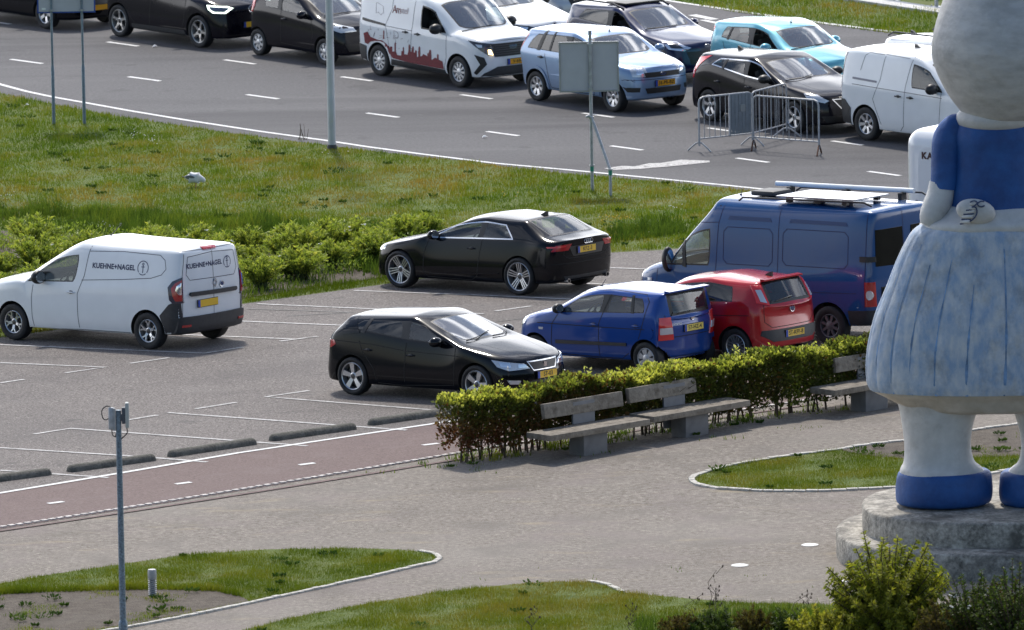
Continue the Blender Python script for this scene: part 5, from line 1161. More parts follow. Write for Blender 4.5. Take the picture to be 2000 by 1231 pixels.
    c.decal('lamp_projector', [(3.16, -.78, .93), (3.26, -.68, .92), (3.26, -.68, .87), (3.2, -.74, .87)], Vector((-.72, .69, 0)), LAMPG, both=True, off=.016)
    c.decal('day_lamp', [(3.34, -.60, .82), (3.38, -.56, .82), (3.42, -.53, .70), (3.36, -.60, .72)], Vector((-.72, .69, 0)), M('lit warm lamp', (1, .8, .5), .3, emit=((1, .72, .35), 3.)), both=True, off=.02)
    c.decal('side_intake', [(3.20, -.86, .72), (3.36, -.72, .66), (3.40, -.68, .52), (3.25, -.84, .30), (3.2, -.88, .34), (3.30, -.78, .52)], Vector((-.72, .69, 0)), TRIM, both=True, off=.008)
    c.fdecal('lower_grille', [(-.70, .34), (-.42, .46), (.42, .46), (.70, .34), (.78, .22), (-.78, .22)], PLAST, off=.012)
    c.plate(False, .08, .54, 'V-69-V', .50, .11, mat=M('orange yellow number plate', (.85, .40, .01), .4))
    c.handle(.93, 1.0, TRIM); c.handle(1.34, .99, TRIM); c.mirror(2.10, 1.15, TRIM, (.11, .16, .11)); c.wiper([(2.6, -.7), (2.62, -.3), (2.58, .1)])
    c.place((818.2, 160.5), -52, 1.346, -1, ty=.87); return c

def small_black():
    p = dict(wb=2.34, fo=.66, ro=.43, W=.815, rw=.283, rim=.18, zn=.78, cowl=(2.14, 1.00), wtop=(1.42, 1.40), rtop=(-.28, 1.39), gbase=(-.36, 1.05), zroof=1.465,
             wa=((1.92, .95), (1.22, 1.34)), we=((.12, 1.30), (.28, 1.06)), B=.78, Bt=-.02, zm=.55, beltw=.78, cantw=.68, roofw=.58, zBc=1.36, zBr=1.46, vis=-1, zs=.2,
             spokes=('cap', 7, .04, .075), rimm=HUBCAP, gap=.05, nose=.68, bulge=.08, xRb=-.18)
    c = Car('small_car', p, 'small black hatchback with silver hubcaps behind the tall grey lamp post', 'car', P_INK, 2)
    c.seams([('s', [(.80, 1.38), (.86, .9), (.84, .35), (1.85, .30), (1.98, .6), (1.9, .94)], 1)], w=.013)
    c.decal('tail_lamp', [(-.16, .72, 1.22), (-.24, .68, 1.22), (-.34, .74, .92), (-.16, .80, .92), (-.1, .78, 1.05)], Vector((.45, -.9, 0)), REDB, both=True, off=.01)
    c.decal('headlamp', [(2.50, -.78, .90), (2.92, -.48, .80), (2.97, -.42, .72), (2.78, -.68, .70), (2.6, -.78, .76)], Vector((-.7, .7, 0)), LAMPG, both=True)
    c.fdecal('lower_grille', [(-.6, .46), (.6, .46), (.52, .30), (-.52, .30)], TRIM); c.handle(.98, .86); c.mirror(1.72, .99, None)
    c.wiper([(2.1, -.6), (2.12, -.2), (2.08, .1)])
    c.place((568.5, 118.5), -52.5, 1.17, -1, ty=.79); return c

def ev_dark():
    p = dict(wb=2.77, fo=.82, ro=.67, W=.905, rw=.348, rim=.25, zn=.86, cowl=(2.72, 1.10), wtop=(1.65, 1.50), rtop=(-.42, 1.48), gbase=(-.56, 1.08), zroof=1.57,
             wa=((2.35, 1.02), (1.5, 1.44)), we=((.0, 1.42), (-.1, 1.15)), B=1.12, Bt=0, zm=.58, beltw=.85, cantw=.74, roofw=.63, zBc=1.48, zBr=1.56, vis=-1, gs2=GLD, zs=.2,
             spokes=('aero', 5, .05, .07), rimm=M('bright alloy', (.5, .49, .47), .3, .6), rimd=M('black alloy insert', (.02, .02, .02), .4), gap=.05, nose=.66, bulge=.08)
    c = Car('electric_car', p, 'dark car with a lit white headlamp outline and black and silver wheels', 'car', P_INK, 3)
    c.seams([('s', [(1.12, 1.46), (1.14, .9), (1.10, .35)], 1), ('s', [(2.35, 1.0), (2.3, .55), (2.2, .34), (.6, .34), (.42, .5)], 1)], w=.013)
    glow = M('lit white lamp outline', (.9, 1, .9), .3, emit=((.86, 1., .86), 2.2))
    out = [(3.05, -.88, .93), (3.42, -.62, .90), (3.50, -.52, .86), (3.42, -.64, .76), (3.2, -.82, .77), (3.1, -.87, .84)]
    c.decal('headlamp', out, Vector((-.66, .75, 0)), glow, both=True, off=.006)
    cx = sum(q[0] for q in out) / 6; cy = sum(q[1] for q in out) / 6; cz = sum(q[2] for q in out) / 6
    c.decal('lamp_insert', [(cx + (a - cx) * .76, cy + (b - cy) * .76, cz + (e - cz) * .62) for a, b, e in out], Vector((-.66, .75, 0)), M('lamp interior grey', (.16, .18, .22), .2, .3, 1.), both=True, off=.013)
    c.badge('vw', 3.55, 0, .82, (-1, 0, 0), .07); c.plate(False, 0, .50, '', .50, .11)
    c.sdecal('sill_trim', [(2.3, .34), (.48, .34), (.46, .22), (2.36, .22)], PLAST, off=.01)
    c.handle(1.3, .92); c.mirror(2.05, 1.08, None)
    c.place((309.7, 83.5), -50.5, 1.385, -1, ty=.88); return c

def hatch_grey():
    p = dict(wb=2.647, fo=.88, ro=.84, W=.90, rw=.322, rim=.22, zn=.76, cowl=(2.22, 1.00), wtop=(1.42, 1.36), rtop=(-.50, 1.34), gbase=(-.66, 1.02), zroof=1.44,
             wa=((2.14, .92), (1.34, 1.33)), we=((.18, 1.29), (.02, 1.16)), B=1.13, Bt=-.02, zm=.55, beltw=.85, cantw=.71, roofw=.60, zBc=1.36, zBr=1.43, chrome=1, vis=-1, open=1, zs=.18, bcurve=-.04,
             spokes=('star', 5, .055, .07), rimm=SILVER, gap=.05, nose=.60, bulge=.1, xRb=-.36, dz=-.08)
    c = Car('hatchback_car', p, 'dark grey hatchback with chrome window line behind the crowd barriers', 'car', P_GREY, 3)
    c.seams([('s', [(1.13, .97), (1.10, .6), (1.06, .30)], 1), ('s', [(.3, .95), (.4, .6), (.5, .3), (2.05, .26), (2.2, .6), (2.12, .9)], 1)], w=.013)
    c.sdecal('window_pillar', [(.48, 1.28), (.42, 1.28), (.38, 1.08), (.46, 1.08)], TRIM, off=.006)
    c.decal('tail_lamp', [(-.12, .66, 1.30), (-.50, .56, 1.22), (-.66, .70, 1.0), (-.70, .78, .84), (-.50, .88, .84), (-.42, .86, 1.02)], Vector((.6, -.8, 0)), REDB, both=True, off=.008)
    c.decal('headlamp', [(2.95, -.86, .82), (3.22, -.74, .80), (3.40, -.58, .68), (3.34, -.64, .64), (3.05, -.84, .72)], Vector((-.65, .76, 0)), LAMPG, both=True)
    c.fdecal('grille_frame', [(-.47, .71), (.47, .71), (.30, .51), (-.30, .51)], CHROME, off=.006); c.fdecal('grille', [(-.43, .695), (.43, .695), (.28, .53), (-.28, .53)], TRIM, off=.010)
    c.fdecal('lower_grille', [(-.7, .38), (.7, .38), (.6, .25), (-.6, .25)], TRIM); c.handle(.30, .83); c.handle(1.26, .80); c.mirror(1.86, 1.0, TRIM, (.11, .14, .09)); c.aerial(-.0, 0, 'fin')
    c.wiper([(2.2, -.7), (2.22, -.3), (2.12, .05)]); c.seams([('t', [(2.2, -.5), (2.8, -.52), (3.2, -.40)], 1)], w=.006, mat=P_BLACK, name='bonnet_crease')
    c.place((1466.2, 249.3), -51.8, 1.32, -1, ty=.88); return c

def van_caddy():
    p = dict(wb=2.755, fo=.88, ro=.86, W=.925, rw=.335, rim=.21, zn=.95, cowl=(2.62, 1.14), wtop=(1.62, 1.74), rtop=(-.5, 1.79), gbase=(0, 0), zroof=1.84,
             wa=((2.26, 1.12), (1.66, 1.62)), we=((.3, 1.70), (.3, 1.16)), B=1.24, Bt=-.02, van=1, zm=.62, beltw=.88, cantw=.79, roofw=.70, zBc=1.70, zBr=1.83, zs=.22,
             spokes=('star', 7, .05, .07), rimm=SILVER, cargo_wall=1, vis=-1, rubber=.025, gap=.055, nose=.72)
    c = Car('panel_van', p, 'plain white panel van half hidden by the statue', 'van', P_WHITE, 3)
    gg = M('panel gap grey', (.12, .12, .13), .8)
    c.seams([('s', [(.48, 1.80), (.40, 1.25), (.22, .85), (.40, .50), (.46, .36)], 1), ('s', [(1.29, 1.80), (1.14, 1.17), (1.11, .39), (1.0, .28)], 1), ('s', [(2.17, 1.15), (2.14, .53), (2.05, .3)], 1),
             ('s', [(.42, 1.73), (-.02, 1.74), (-.12, 1.68), (-.20, 1.38)], 1), ('s', [(.44, 1.74), (1.17, 1.72)], 1), ('s', [(-.4, 1.10), (.3, 1.08), (1.1, 1.06), (2.2, 1.03)], 1)], w=.012, mat=gg)
    c.sdecal('slide_rail', [(-.40, 1.24), (.30, 1.215), (.30, 1.175), (-.40, 1.20)], M('grey rail', (.25, .25, .28), .5), off=.006)
    c.sdecal('rear_bumper', [(-.42, .62), (-.60, .78), (-.84, .80), (-.84, .24), (-.44, .24)], PLAST, off=.01)
    c.decal('tail_lamp', [(-.80, .92, 1.7), (-.86, .80, 1.7), (-.90, .80, 1.0), (-.80, .93, 1.0)], Vector((.6, -.8, 0)), LAMPD, both=True)
    c.handle(.95, .965, TRIM); c.handle(1.30, .965, TRIM); c.mirror(2.02, 1.18, TRIM, (.1, .15, .11)); c.aerial(.6, 0, 'fin')
    c.place((1692, 275.5), -49, 0, -1, ty=.89); return c

def hatch_navy():
    p = dict(wb=2.493, fo=.84, ro=.71, W=.867, rw=.305, rim=.2, zn=.80, cowl=(2.05, 1.03), wtop=(1.35, 1.42), rtop=(-.46, 1.40), gbase=(-.56, 1.04), zroof=1.49,
             wa=((1.92, .96), (1.22, 1.38)), we=((.05, 1.34), (-.05, 1.12)), B=1.02, Bt=0, zm=.55, beltw=.82, cantw=.70, roofw=.60, zBc=1.40, zBr=1.485, vis=-1, gs2=GLD, zs=.2, open=1,
             spokes=('star', 5, .06, .07), nose=.62, bulge=.1)
    c = Car('hatchback_car', p, 'dark navy hatchback with a person looking out of its open side window', 'car', P_NAVY, 3)
    c.decal('headlamp', [(2.74, -.84, .88), (3.05, -.70, .86), (3.28, -.48, .74), (3.2, -.58, .68), (2.95, -.80, .72)], Vector((-.68, .73, 0)), LAMPW, both=True)
    c.decal('lamp_insert', [(2.90, -.80, .84), (3.08, -.68, .82), (3.18, -.58, .74), (2.98, -.76, .75)], Vector((-.68, .73, 0)), LAMPD, both=True, off=.01)
    c.fdecal('grille', [(-.50, .66), (.50, .66), (.42, .40), (-.42, .40)], TRIM); c.badge('oval', 3.3, 0, .76, (-1, 0, 0), .055)
    c.plate(False, 0, .46, '54-KK', .50, .11, mat=M('orange yellow number plate', (.85, .40, .01), .4)); c.decal('tail_lamp', [(-.52, .76, 1.05), (-.40, .84, 1.05), (-.42, .85, .88), (-.6, .78, .88)], Vector((.5, -.85, 0)), REDB, both=True)
    q = MB()
    for s in (-1, 1): q.tube([(1.25, s * .60, 1.40), (.9, s * .62, 1.49), (-.2, s * .62, 1.49), (-.4, s * .60, 1.43)], .02, 6)
    q.box(.55, 1.2, -.5, .5, 1.46, 1.50, 0, .01); q.build('roof_panel', [TRIM], c.root); c.mirror(1.66, 1.0, None); c.wiper([(2.0, -.65), (2.05, -.2), (1.98, .2)])
    return c

def hatch_turq():
    p = dict(wb=2.36, fo=.76, ro=.62, W=.84, rw=.30, rim=.19, zn=.88, cowl=(2.14, 1.10), wtop=(1.52, 1.48), rtop=(-.40, 1.48), gbase=(-.48, 1.10), zroof=1.59,
             wa=((1.95, 1.02), (1.25, 1.47)), we=((.0, 1.42), (-.02, 1.18)), B=.95, Bt=0, zm=.6, beltw=.80, cantw=.69, roofw=.59, zBc=1.49, zBr=1.585, vis=-1, zs=.2, open=1,
             spokes=('star', 5, .06, .07), nose=.66, bulge=.08)
    c = Car('small_car', p, 'turquoise small hatchback waiting behind the dark grey hatchback', 'car', P_TURQ, 3)
    c.seams([('s', [(.98, 1.2), (.95, .4)], 1), ('s', [(.1, 1.1), (.3, .6)], 1)], w=.013); c.sdecal('window_pillar', [(.32, 1.41), (.27, 1.41), (.20, 1.15), (.26, 1.15)], TRIM, off=.006)
    c.decal('tail_lamp', [(-.46, .72, 1.40), (-.36, .78, 1.36), (-.42, .82, 1.08), (-.56, .74, 1.08)], Vector((.5, -.85, 0)), REDB, both=True)
    c.decal('headlamp', [(2.6, -.8, 1.0), (2.95, -.6, .9), (3.0, -.52, .78), (2.7, -.8, .82)], Vector((-.7, .7, 0)), LAMPG, both=True)
    c.handle(.16, .95); c.handle(1.1, .93); c.mirror(1.6, 1.08, None, (.1, .14, .1)); c.aerial(1.3, 0, 'stick', .12, .2); c.wiper([(2.08, -.65), (2.12, -.2), (2.05, .2)])
    return c
# ---------------------------------------------------------------- hedge
def hedge():
    A, B = Vector((-1.0, 176.30, 0)), Vector((6.6, 182.35, 0)); d = (B - A).normalized(); n = Vector((-d.y, d.x, 0)); Ln = (B - A).length; g = np.random.default_rng(77)
    root = empty('hedge', (A.x, A.y, gz(A.x, A.y))); tag(root, 'long clipped beech hedge with yellow green tips and brown patches', 'hedge')
    N_ = 60000; t = g.random(N_) * (Ln + .1) - .05; hh = .30 + .70 * g.random(N_) ** .8; w = (g.random(N_) - .5)
    top = 1.0 + .045 * np.sin(t * 3.1) + .04 * np.sin(t * 7.7 + 1) + .03 * np.sin(t * 15.); 
    sid = g.random(N_); wv = .30 + .035 * np.sin(t * 4.1 + hh * 5) + .03 * np.sin(t * 11.3 + hh * 9)
    y = np.where(sid < .42, -wv + .07 * g.random(N_), np.where(sid < .62, wv - .07 * g.random(N_), w * 2 * wv)); hz = np.where((sid >= .62) & (sid < .86), top - .09 * g.random(N_) ** 1.5, .30 + (top - .30) * g.random(N_))
    hz = np.where(sid < .62, .17 + (top - .17) * g.random(N_) ** .9, hz)
    lowgap = (np.sin(t * 5.3) + np.sin(t * 12.1 + 2) + np.sin(t * 27.)) * .33; keep = ~((hz < .30 + .10 * lowgap) & (g.random(N_) < .6)); keep &= ~((np.sin(t * 9.7 + hz * 11) * np.sin(t * 3.3 - hz * 17) > .72) & (g.random(N_) < .7))
    t, y, hz, top, sid = t[keep], y[keep], hz[keep], top[keep], sid[keep]; n_ = len(t)
    P = np.stack([d.x * t + n.x * y, d.y * t + n.y * y, hz], 1)
    gx = np.array([gz(A.x + d.x * q, A.y + d.y * q) for q in np.linspace(-.1, Ln + .1, 40)]) - gz(A.x, A.y); P[:, 2] += np.interp(t, np.linspace(-.1, Ln + .1, 40), gx)
    out = np.sign(y) * (np.abs(y) > .15); D = np.stack([n.x * out, n.y * out, .55 + .7 * (hz > top - .12)], 1) + g.normal(size=(n_, 3)) * .55; D /= np.linalg.norm(D, axis=1, keepdims=True)
    V, F = leafset(P, D, .068, g, .62, .5)
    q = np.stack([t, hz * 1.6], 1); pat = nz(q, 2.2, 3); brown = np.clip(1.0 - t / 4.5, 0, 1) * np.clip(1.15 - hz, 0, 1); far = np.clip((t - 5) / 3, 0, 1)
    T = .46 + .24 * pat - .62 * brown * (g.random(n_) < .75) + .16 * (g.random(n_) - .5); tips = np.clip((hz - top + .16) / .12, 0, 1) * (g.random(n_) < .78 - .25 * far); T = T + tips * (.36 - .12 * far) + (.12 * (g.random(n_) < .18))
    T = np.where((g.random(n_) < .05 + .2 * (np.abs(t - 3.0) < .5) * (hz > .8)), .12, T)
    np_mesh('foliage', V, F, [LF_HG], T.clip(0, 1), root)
    sh = MB()   # upright shoots above the cut line
    q = MB()
    for i in range(95):
        tt = g.random() * Ln; yy = (g.random() - .5) * .34; p = Vector((d.x * tt + n.x * yy, d.y * tt + n.y * yy, np.interp(tt, np.linspace(-.1, Ln + .1, 40), gx))); l = .75 + .2 * g.random(); e = p + Vector((g.normal() * .10, g.normal() * .10, l)); m = p.lerp(e, .5) + Vector((g.normal() * .03, g.normal() * .03, 0))
        q.tube([p - Vector((0, 0, .05)), m, e], [.017, .012, .005], 5)
        for k in range(3):
            s = p.lerp(e, .3 + .2 * k); q.tube([s, s + Vector((g.normal() * .16, g.normal() * .16, .22))], [.006, .003], 4)
    q.build('stem', [STEM], root, smooth=False)
    # long loose shoots with leaves
    P = []; D = []; T = []
    for i in range(70):
        tt = g.random() * Ln; yy = (g.random() - .5) * .5; z0 = .95 + np.interp(tt, np.linspace(-.1, Ln + .1, 40), gx); l = .06 + .14 * g.random() ** 2
        for k in range(7):
            a = g.random() * 6.28; P.append((d.x * tt + n.x * yy + g.normal() * .015, d.y * tt + n.y * yy + g.normal() * .015, z0 + l * k / 6 + .03)); v = np.array([math.cos(a), math.sin(a), .7]); D.append(v / np.linalg.norm(v)); T.append(.8 + .2 * g.random())
    V, F = leafset(np.array(P), np.array(D), .062, g, .6); kind(np_mesh('shoots', V, F, [LF_HG], np.array(T), root), 'stuff')
    # grass and weeds under the hedge
    Q = [tuple((A + d * t + n * y).xy) for t, y in ((-.6, -.30), (3, -.42), (8, -.42), (8, .5), (-.4, .45))]
    grass('hedge_foot_weeds', Q, 420, .09, .02, G_TALL, seed=81, px=False, mask=tuft_mask(2.7, -.05))
hedge()
grass('gravel_weeds', [(700, 925), (860, 900), (1000, 910), (1500, 840), (1700, 800), (1700, 830), (1300, 880), (900, 935)], 90, .05, .02, G_TALL, seed=83, mask=tuft_mask(3.3, .5))
weeds('gravel_edge_weeds', [(700, 905), (860, 880), (1000, 890), (1500, 825), (1700, 785), (1700, 800), (1300, 862), (900, 918)], 20, 213, .07, LF_WD)
grass('gravel_weeds', [(900, 1110), (1600, 1110), (1640, 1180), (1200, 1165), (900, 1150)], 120, .035, .018, G_TALL, seed=84, mask=tuft_mask(4.3, .75))

# ---------------------------------------------------------------- benches
WOOD = ground_mat('weathered grey timber', [(.34, (.105, .088, .068)), (.48, (.205, .178, .145)), (.64, (.31, .275, .23))], (9, 4), .85, .5, 30, patch=[((.06, .052, .042), 2.0, .5, .72, (.7, 0, .12)), ((.36, .325, .28), 5, .58, .75, (.6, 0, .1))])
CONC = M('smooth grey concrete', (.16, .16, .165), .8, noise=.15, nscale=6, bump=.15)
def bench(p0, yaw, bx0, bx1, label):
    root = empty('park_bench', (p0.x, p0.y, gz(p0.x, p0.y)), yaw); tag(root, label, 'bench', 'timber benches along the hedge'); L = 2.2
    m = MB(); m.box(0, L, 0, .56, .36, .455, 0, .008); m.build('seat', [WOOD], root, angle=20)
    m = MB(); T = Matrix.Translation((0, .47, 0)) @ Matrix.Rotation(R(-8), 4, 'X'); m.box(bx0, bx1, 0, .085, .62, .86, 0, .012, T); m.build('backrest', [WOOD], root, angle=20)
    c = (bx0 + bx1) / 2 if bx0 > .1 else L / 2 - .05; m = MB(); m.box(L / 2 - .26, L / 2 + .26, .12, .46, -.05, .36, 0, .01); m.build('pedestal', [CONC], root, angle=20)
    m = MB(); m.box(c - .24, c + .24, .575, .61, .10, .80, 0, .004); m.build('back_support', [M('painted steel plate', (.17, .175, .19), .5, noise=.1)], root, smooth=False); return root
bench(Vector((.58, 175.95, 0)), R(43.5), .42, 2.16, 'grey timber bench nearest to the open end of the hedge')
bench(Vector((2.24, 177.50, 0)), R(44.5), .02, 1.55, 'grey timber bench in the middle, butting against its left neighbour')
bench(Vector((5.20, 179.9, 0)), R(44.5), .62, 2.16, 'grey timber bench whose right half is hidden by the statue skirt')

# ---------------------------------------------------------------- poles and signs
def pole(p, r0, r1, h, T=None, mb=None, m=0, n=14):
    mb = mb or MB(); mb.lathe([(r0, -.1), (r0 + (r1 - r0) * .5, h / 2), (r1, h)], n, m, T=Matrix.Translation(p), cap=True); return mb
GREYP = M('light grey mast paint', (.52, .53, .56), .5, .0, noise=.1, nscale=3); BLUEG = M('blue grey galvanised pole', (.15, .20, .25), .5, .35, noise=.45, nscale=40)
p = at(648.5, 291); root = empty('lamp_post', p); tag(root, 'tall light grey lamp mast standing at the road edge', 'lamp post')
m = pole(Vector((0, 0, 0)), .078, .070, 8.5); m.build('mast', [GREYP], root); m = MB(); m.lathe([(.10, -.05), (.10, .05), (.082, .09)], 14, 0); m.build('base_collar', [M('dark grey base', (.06, .06, .06), .7)], root)
m = MB(); m.box(-.045, .045, -.084, -.06, .55, 1.05, 0, .01); m.build('hatch_cover', [GREYP], root); m = MB(); m.tube([(0, 0, 8.4), (0, -.1, 8.9), (-.2, -.8, 9.1)], .04, 8, 0); m.build('arm', [GREYP], root); m = MB(); m.box(-.35, -.1, -1.5, -.8, 9.04, 9.14, 0, .03); m.build('lamp_head', [GREYP], root)
# antenna pole in the foreground
b = at(241, 1248); root = empty('antenna_pole', b); tag(root, 'slim blue grey pole with small antenna boxes at its top', 'pole')
m = pole(Vector((0, 0, 0)), .048, .040, 3.36); m.build('pole', [BLUEG], root); m = MB(); m.lathe([(.066, -.1), (.066, .22), (.060, .26), (.046, .28)], 16, 0); m.build('sleeve', [BLUEG], root)
WIRE = M('black cable', (.015, .015, .018), .6)
m = MB(); m.lathe([(.036, 0), (.040, .01), (.040, .31), (.034, .32), (0, .32)], 14, 0, T=Matrix.Translation((-.105, 0, 3.08))); m.build('antenna', [STEEL], root)
m = MB(); m.lathe([(.018, 0), (.020, .01), (.020, .33), (0, .335)], 10, 0, T=Matrix.Translation((-.062, -.02, 3.06))); m.build('antenna', [STEEL], root)
m = MB(); m.box(.10, .155, -.05, .05, 3.10, 3.47, 0, .015); m.build('antenna', [M('pale antenna cover', (.42, .44, .42), .5)], root); m = MB(); m.box(.0, .115, -.03, .03, 3.20, 3.31, 0, .01); m.box(.05, .10, -.035, .035, 3.16, 3.40, 0, .01); m.build('bracket', [M('dark bracket', (.07, .08, .10), .5)], root)
m = MB(); m.tube(catmull([(-.105, 0, 3.40), (-.17, 0, 3.42), (-.235, 0, 3.36), (-.23, 0, 3.26), (-.19, 0, 3.22), (-.14, 0, 3.24)], 5, False), .009, 6); m.tube(catmull([(-.10, 0, 3.08), (-.09, 0, 3.0), (-.05, 0, 2.97), (-.04, 0, 3.02)], 4, False), .008, 5); m.tube(catmull([(.12, 0, 3.10), (.12, 0, 3.02), (.05, 0, 2.95), (.03, 0, 2.93)], 4, False), .009, 5); m.build('cable', [WIRE], root)
# louvred bollard light
b = at(298, 1163); root = empty('bollard_light', b); tag(root, 'short louvred bollard light at the edge of the soil patch', 'bollard light')
m = MB(); m.lathe([(.062, .26), (.066, .27), (.066, .36), (.058, .39), (0, .395)], 20, 0); m.build('cap', [M('pale grey cap', (.40, .40, .40), .5, noise=.1)], root)
m = MB(); m.lathe([(.040, -.05), (.040, .27)], 16, 1)
for k in range(9): z = .0 + k * .030; m.lathe([(.042, z), (.064, z + .004), (.064, z + .014), (.042, z + .020)], 20, 0)
m.build('louvre', [M('pale grey louvre', (.45, .45, .45), .5), M('bollard core', (.05, .05, .05), .7)], root)
# double road sign seen from behind
SIGNB = M('grey sign back', (.50, .49, .54), .6, .0, noise=.06, nscale=3); FRAME = M('sign frame aluminium', (.34, .35, .37), .4, .6)
b = at(1157, 373); root = empty('road_sign', b, R(2)); tag(root, 'two grey panel road sign seen from behind with a slanting brace', 'road sign')
m = pole(Vector((0, 0, 0)), .032, .032, 3.10); m.build('post', [STEEL], root)
for s in (-1, 1):
    x0, x1 = (-.60, -.005) if s < 0 else (.005, .55); m = MB(); m.box(x0 + .02, x1 - .02, .055, .06, 1.93, 2.86, 0); m.build('sign_panel', [SIGNB], root, smooth=False)
    m = MB(); z0, z1 = 1.91, 2.88; [m.box(*q, 0) for q in ((x0, x1, .035, .075, z0, z0 + .03), (x0, x1, .035, .075, z1 - .03, z1), (x0, x0 + .03, .035, .075, z0 + .03, z1 - .03), (x1 - .03, x1, .035, .075, z0 + .03, z1 - .03))]; m.build('panel_frame', [FRAME], root, smooth=False)
m = MB(); e = at(1190, 383) - b; m.tube([(-.10, -.06, 1.44), (-.05, -.06, 1.46), (.0, -.06, 1.42), (.05, -.1, 1.30), (e.x, e.y, .50), (e.x, e.y, -.1)], .03, 10); m.build('brace', [STEEL], root)
m = MB()
for x, y, z in ((0, 0, .38), (e.x, e.y, .40)): m.lathe([(.036, 0), (.037, .10)], 12, 0, T=Matrix.Translation((x, y, z))); m.lathe([(.052, .10), (.052, .125)], 10, 1, T=Matrix.Translation((x, y, z)), cap=True)
m.build('green_joint', [M('green plastic tape', (.02, .25, .18), .5), STEEL], root); m = MB()
for z in (1.96, 2.82, 1.40): m.box(-.05, .05, -.04, .05, z, z + .04, 0)
m.build('clamp', [STEEL], root, smooth=False)
# sign with a blue edge, cut off by the top of the photo
b = at(135, 242); root = empty('road_sign', b); tag(root, 'grey road sign back with a blue edge on two thin posts', 'road sign')
for s in (-1, 1):
    x = s * .308; m = pole(Vector((x, 0, 0)), .024, .024, 3.9); m.lathe([(.034, -.1), (.034, 1.16), (.026, 1.19)], 12, 0, T=Matrix.Translation((x, 0, 0))); m.build('post', [M('blue grey post', (.17, .22, .27), .5, .3, noise=.2, nscale=20)], root)
m = MB(); m.box(-.56, .55, .03, .045, 2.28, 3.7, 0); m.build('sign_panel', [SIGNB], root, smooth=False); m = MB(); m.box(-.59, .58, .046, .056, 2.25, 3.73, 0); m.build('panel_edge', [M('blue sign edge', (.02, .07, .35), .5)], root, smooth=False)
m = MB(); [m.box(s * .308 - .05, s * .308 + .05, -.03, .03, 2.29, 2.33, 0) for s in (-1, 1)]; m.box(-.50, -.42, .026, .029, 2.32, 2.36, 1); m.build('clamp', [STEEL, WHITEP], root, smooth=False)

# ---------------------------------------------------------------- crowd barriers
RUST = M('rusty steel', (.10, .045, .028), .8, .2, noise=.4, nscale=20)
def barrier(a, b, n, label, legs=(True, True), leg_mat=None, sheet_=None, corner=.10):
    A, B = at(*a), at(*b); d = B - A; L = d.length; root = empty('crowd_barrier', A, math.atan2(d.y, d.x)); tag(root, label, 'barrier', 'crowd barriers on the road'); z0, z1 = .26, 1.08
    m = MB(); c = corner; m.tube([(0, 0, .12), (0, 0, z1 - c), (c * .3, 0, z1 - c * .3), (c, 0, z1), (L - c, 0, z1), (L - c * .3, 0, z1 - c * .3), (L, 0, z1 - c), (L, 0, .12)], .019, 8); m.tube([(0, 0, z0), (L, 0, z0)], .015, 8); m.build('frame', [STEEL], root)
    for k in range(1, n):
        x = L * k / n
        if sheet_ and sheet_[0] < x < sheet_[1]: continue
        m = MB(); m.tube([(x, 0, z0), (x, 0, z1)], .0075, 6); m.build('bar', [STEEL], root)
    for x, on in ((0, legs[0]), (L, legs[1])):
        if not on: continue
        m = MB(); m.tube([(x, -.26, .015), (x, -.20, .07), (x, -.07, .17), (x, 0, .19), (x, .07, .17), (x, .20, .07), (x, .26, .015)], .017, 7); o = m.build('foot', [leg_mat or STEEL], root); o.matrix_local = Matrix.Translation((x, 0, 0)) @ Matrix.Rotation(R(25), 4, 'Z') @ Matrix.Translation((-x, 0, 0))
    if sheet_:
        x0, x1 = sheet_; m = MB(); k = 12
        for j in range(k):
            a0, a1 = x0 + (x1 - x0) * j / k, x0 + (x1 - x0) * (j + 1) / k; y = -.022 - (.008 if j % 2 else 0); m.box(a0, a1, y - .004, y, z0 + .02, z1 - .005, 0)
        m.box(x0 - .02, x0 + .004, -.04, 0, z0, z1, 1); m.build('sheet_panel', [M('grey corrugated sheet', (.22, .25, .28), .5, .4, noise=.08), STEEL], root, smooth=False)
        m = MB(); m.box((x0 + x1) / 2 - .01, (x0 + x1) / 2 + .11, -.05, -.032, .72, .86, 0, .004); m.build('label_plate', [M('grey plate', (.30, .32, .33), .4, .5)], root, smooth=False)
    return root
barrier((1366, 297), (1470, 286), 10, 'crowd barrier with a grey sheet metal panel, leftmost of the three', sheet_=(.72, 1.22))
barrier((1470, 286), (1537, 268), 9, 'crowd barrier at the back, standing closest to the dark grey car', (False, True))
barrier((1472, 293), (1600, 303), 11, 'crowd barrier on brown rusty feet, rightmost and nearest', (True, True), RUST)

# ---------------------------------------------------------------- low wall and guard rail beyond the far verge
WALLM = ground_mat('white concrete wall', [(.35, (.42, .41, .40)), (.5, (.56, .55, .54)), (.65, (.66, .65, .64))], (18, 5), .85, .4, 30)
A, B = at(1500, -21), at(2300, 99); d = (B - A); L = d.length; d.normalize(); m = MB(); T = Matrix.Translation((A.x, A.y, 0)) @ Matrix.Rotation(math.atan2(d.y, d.x), 4, 'Z'); n = int(L / 2)
for k in range(n): m.box(k * 2 + .01, k * 2 + 1.99, 0, .55, -.1, .06, 0, .012, T)
tag(m.build('low_wall', [WALLM], smooth=False), 'low white concrete wall along the far grass verge', 'wall')
rt = empty('guard_rail', (A.x, A.y, 0), math.atan2(d.y, d.x)); tag(rt, 'steel guard rail behind the low white wall, top right', 'guard rail')
ca, sa = math.cos(rt.rotation_euler.z), math.sin(rt.rotation_euler.z); q0 = at(1725, 5) - A; x0_ = q0.x * ca + q0.y * sa
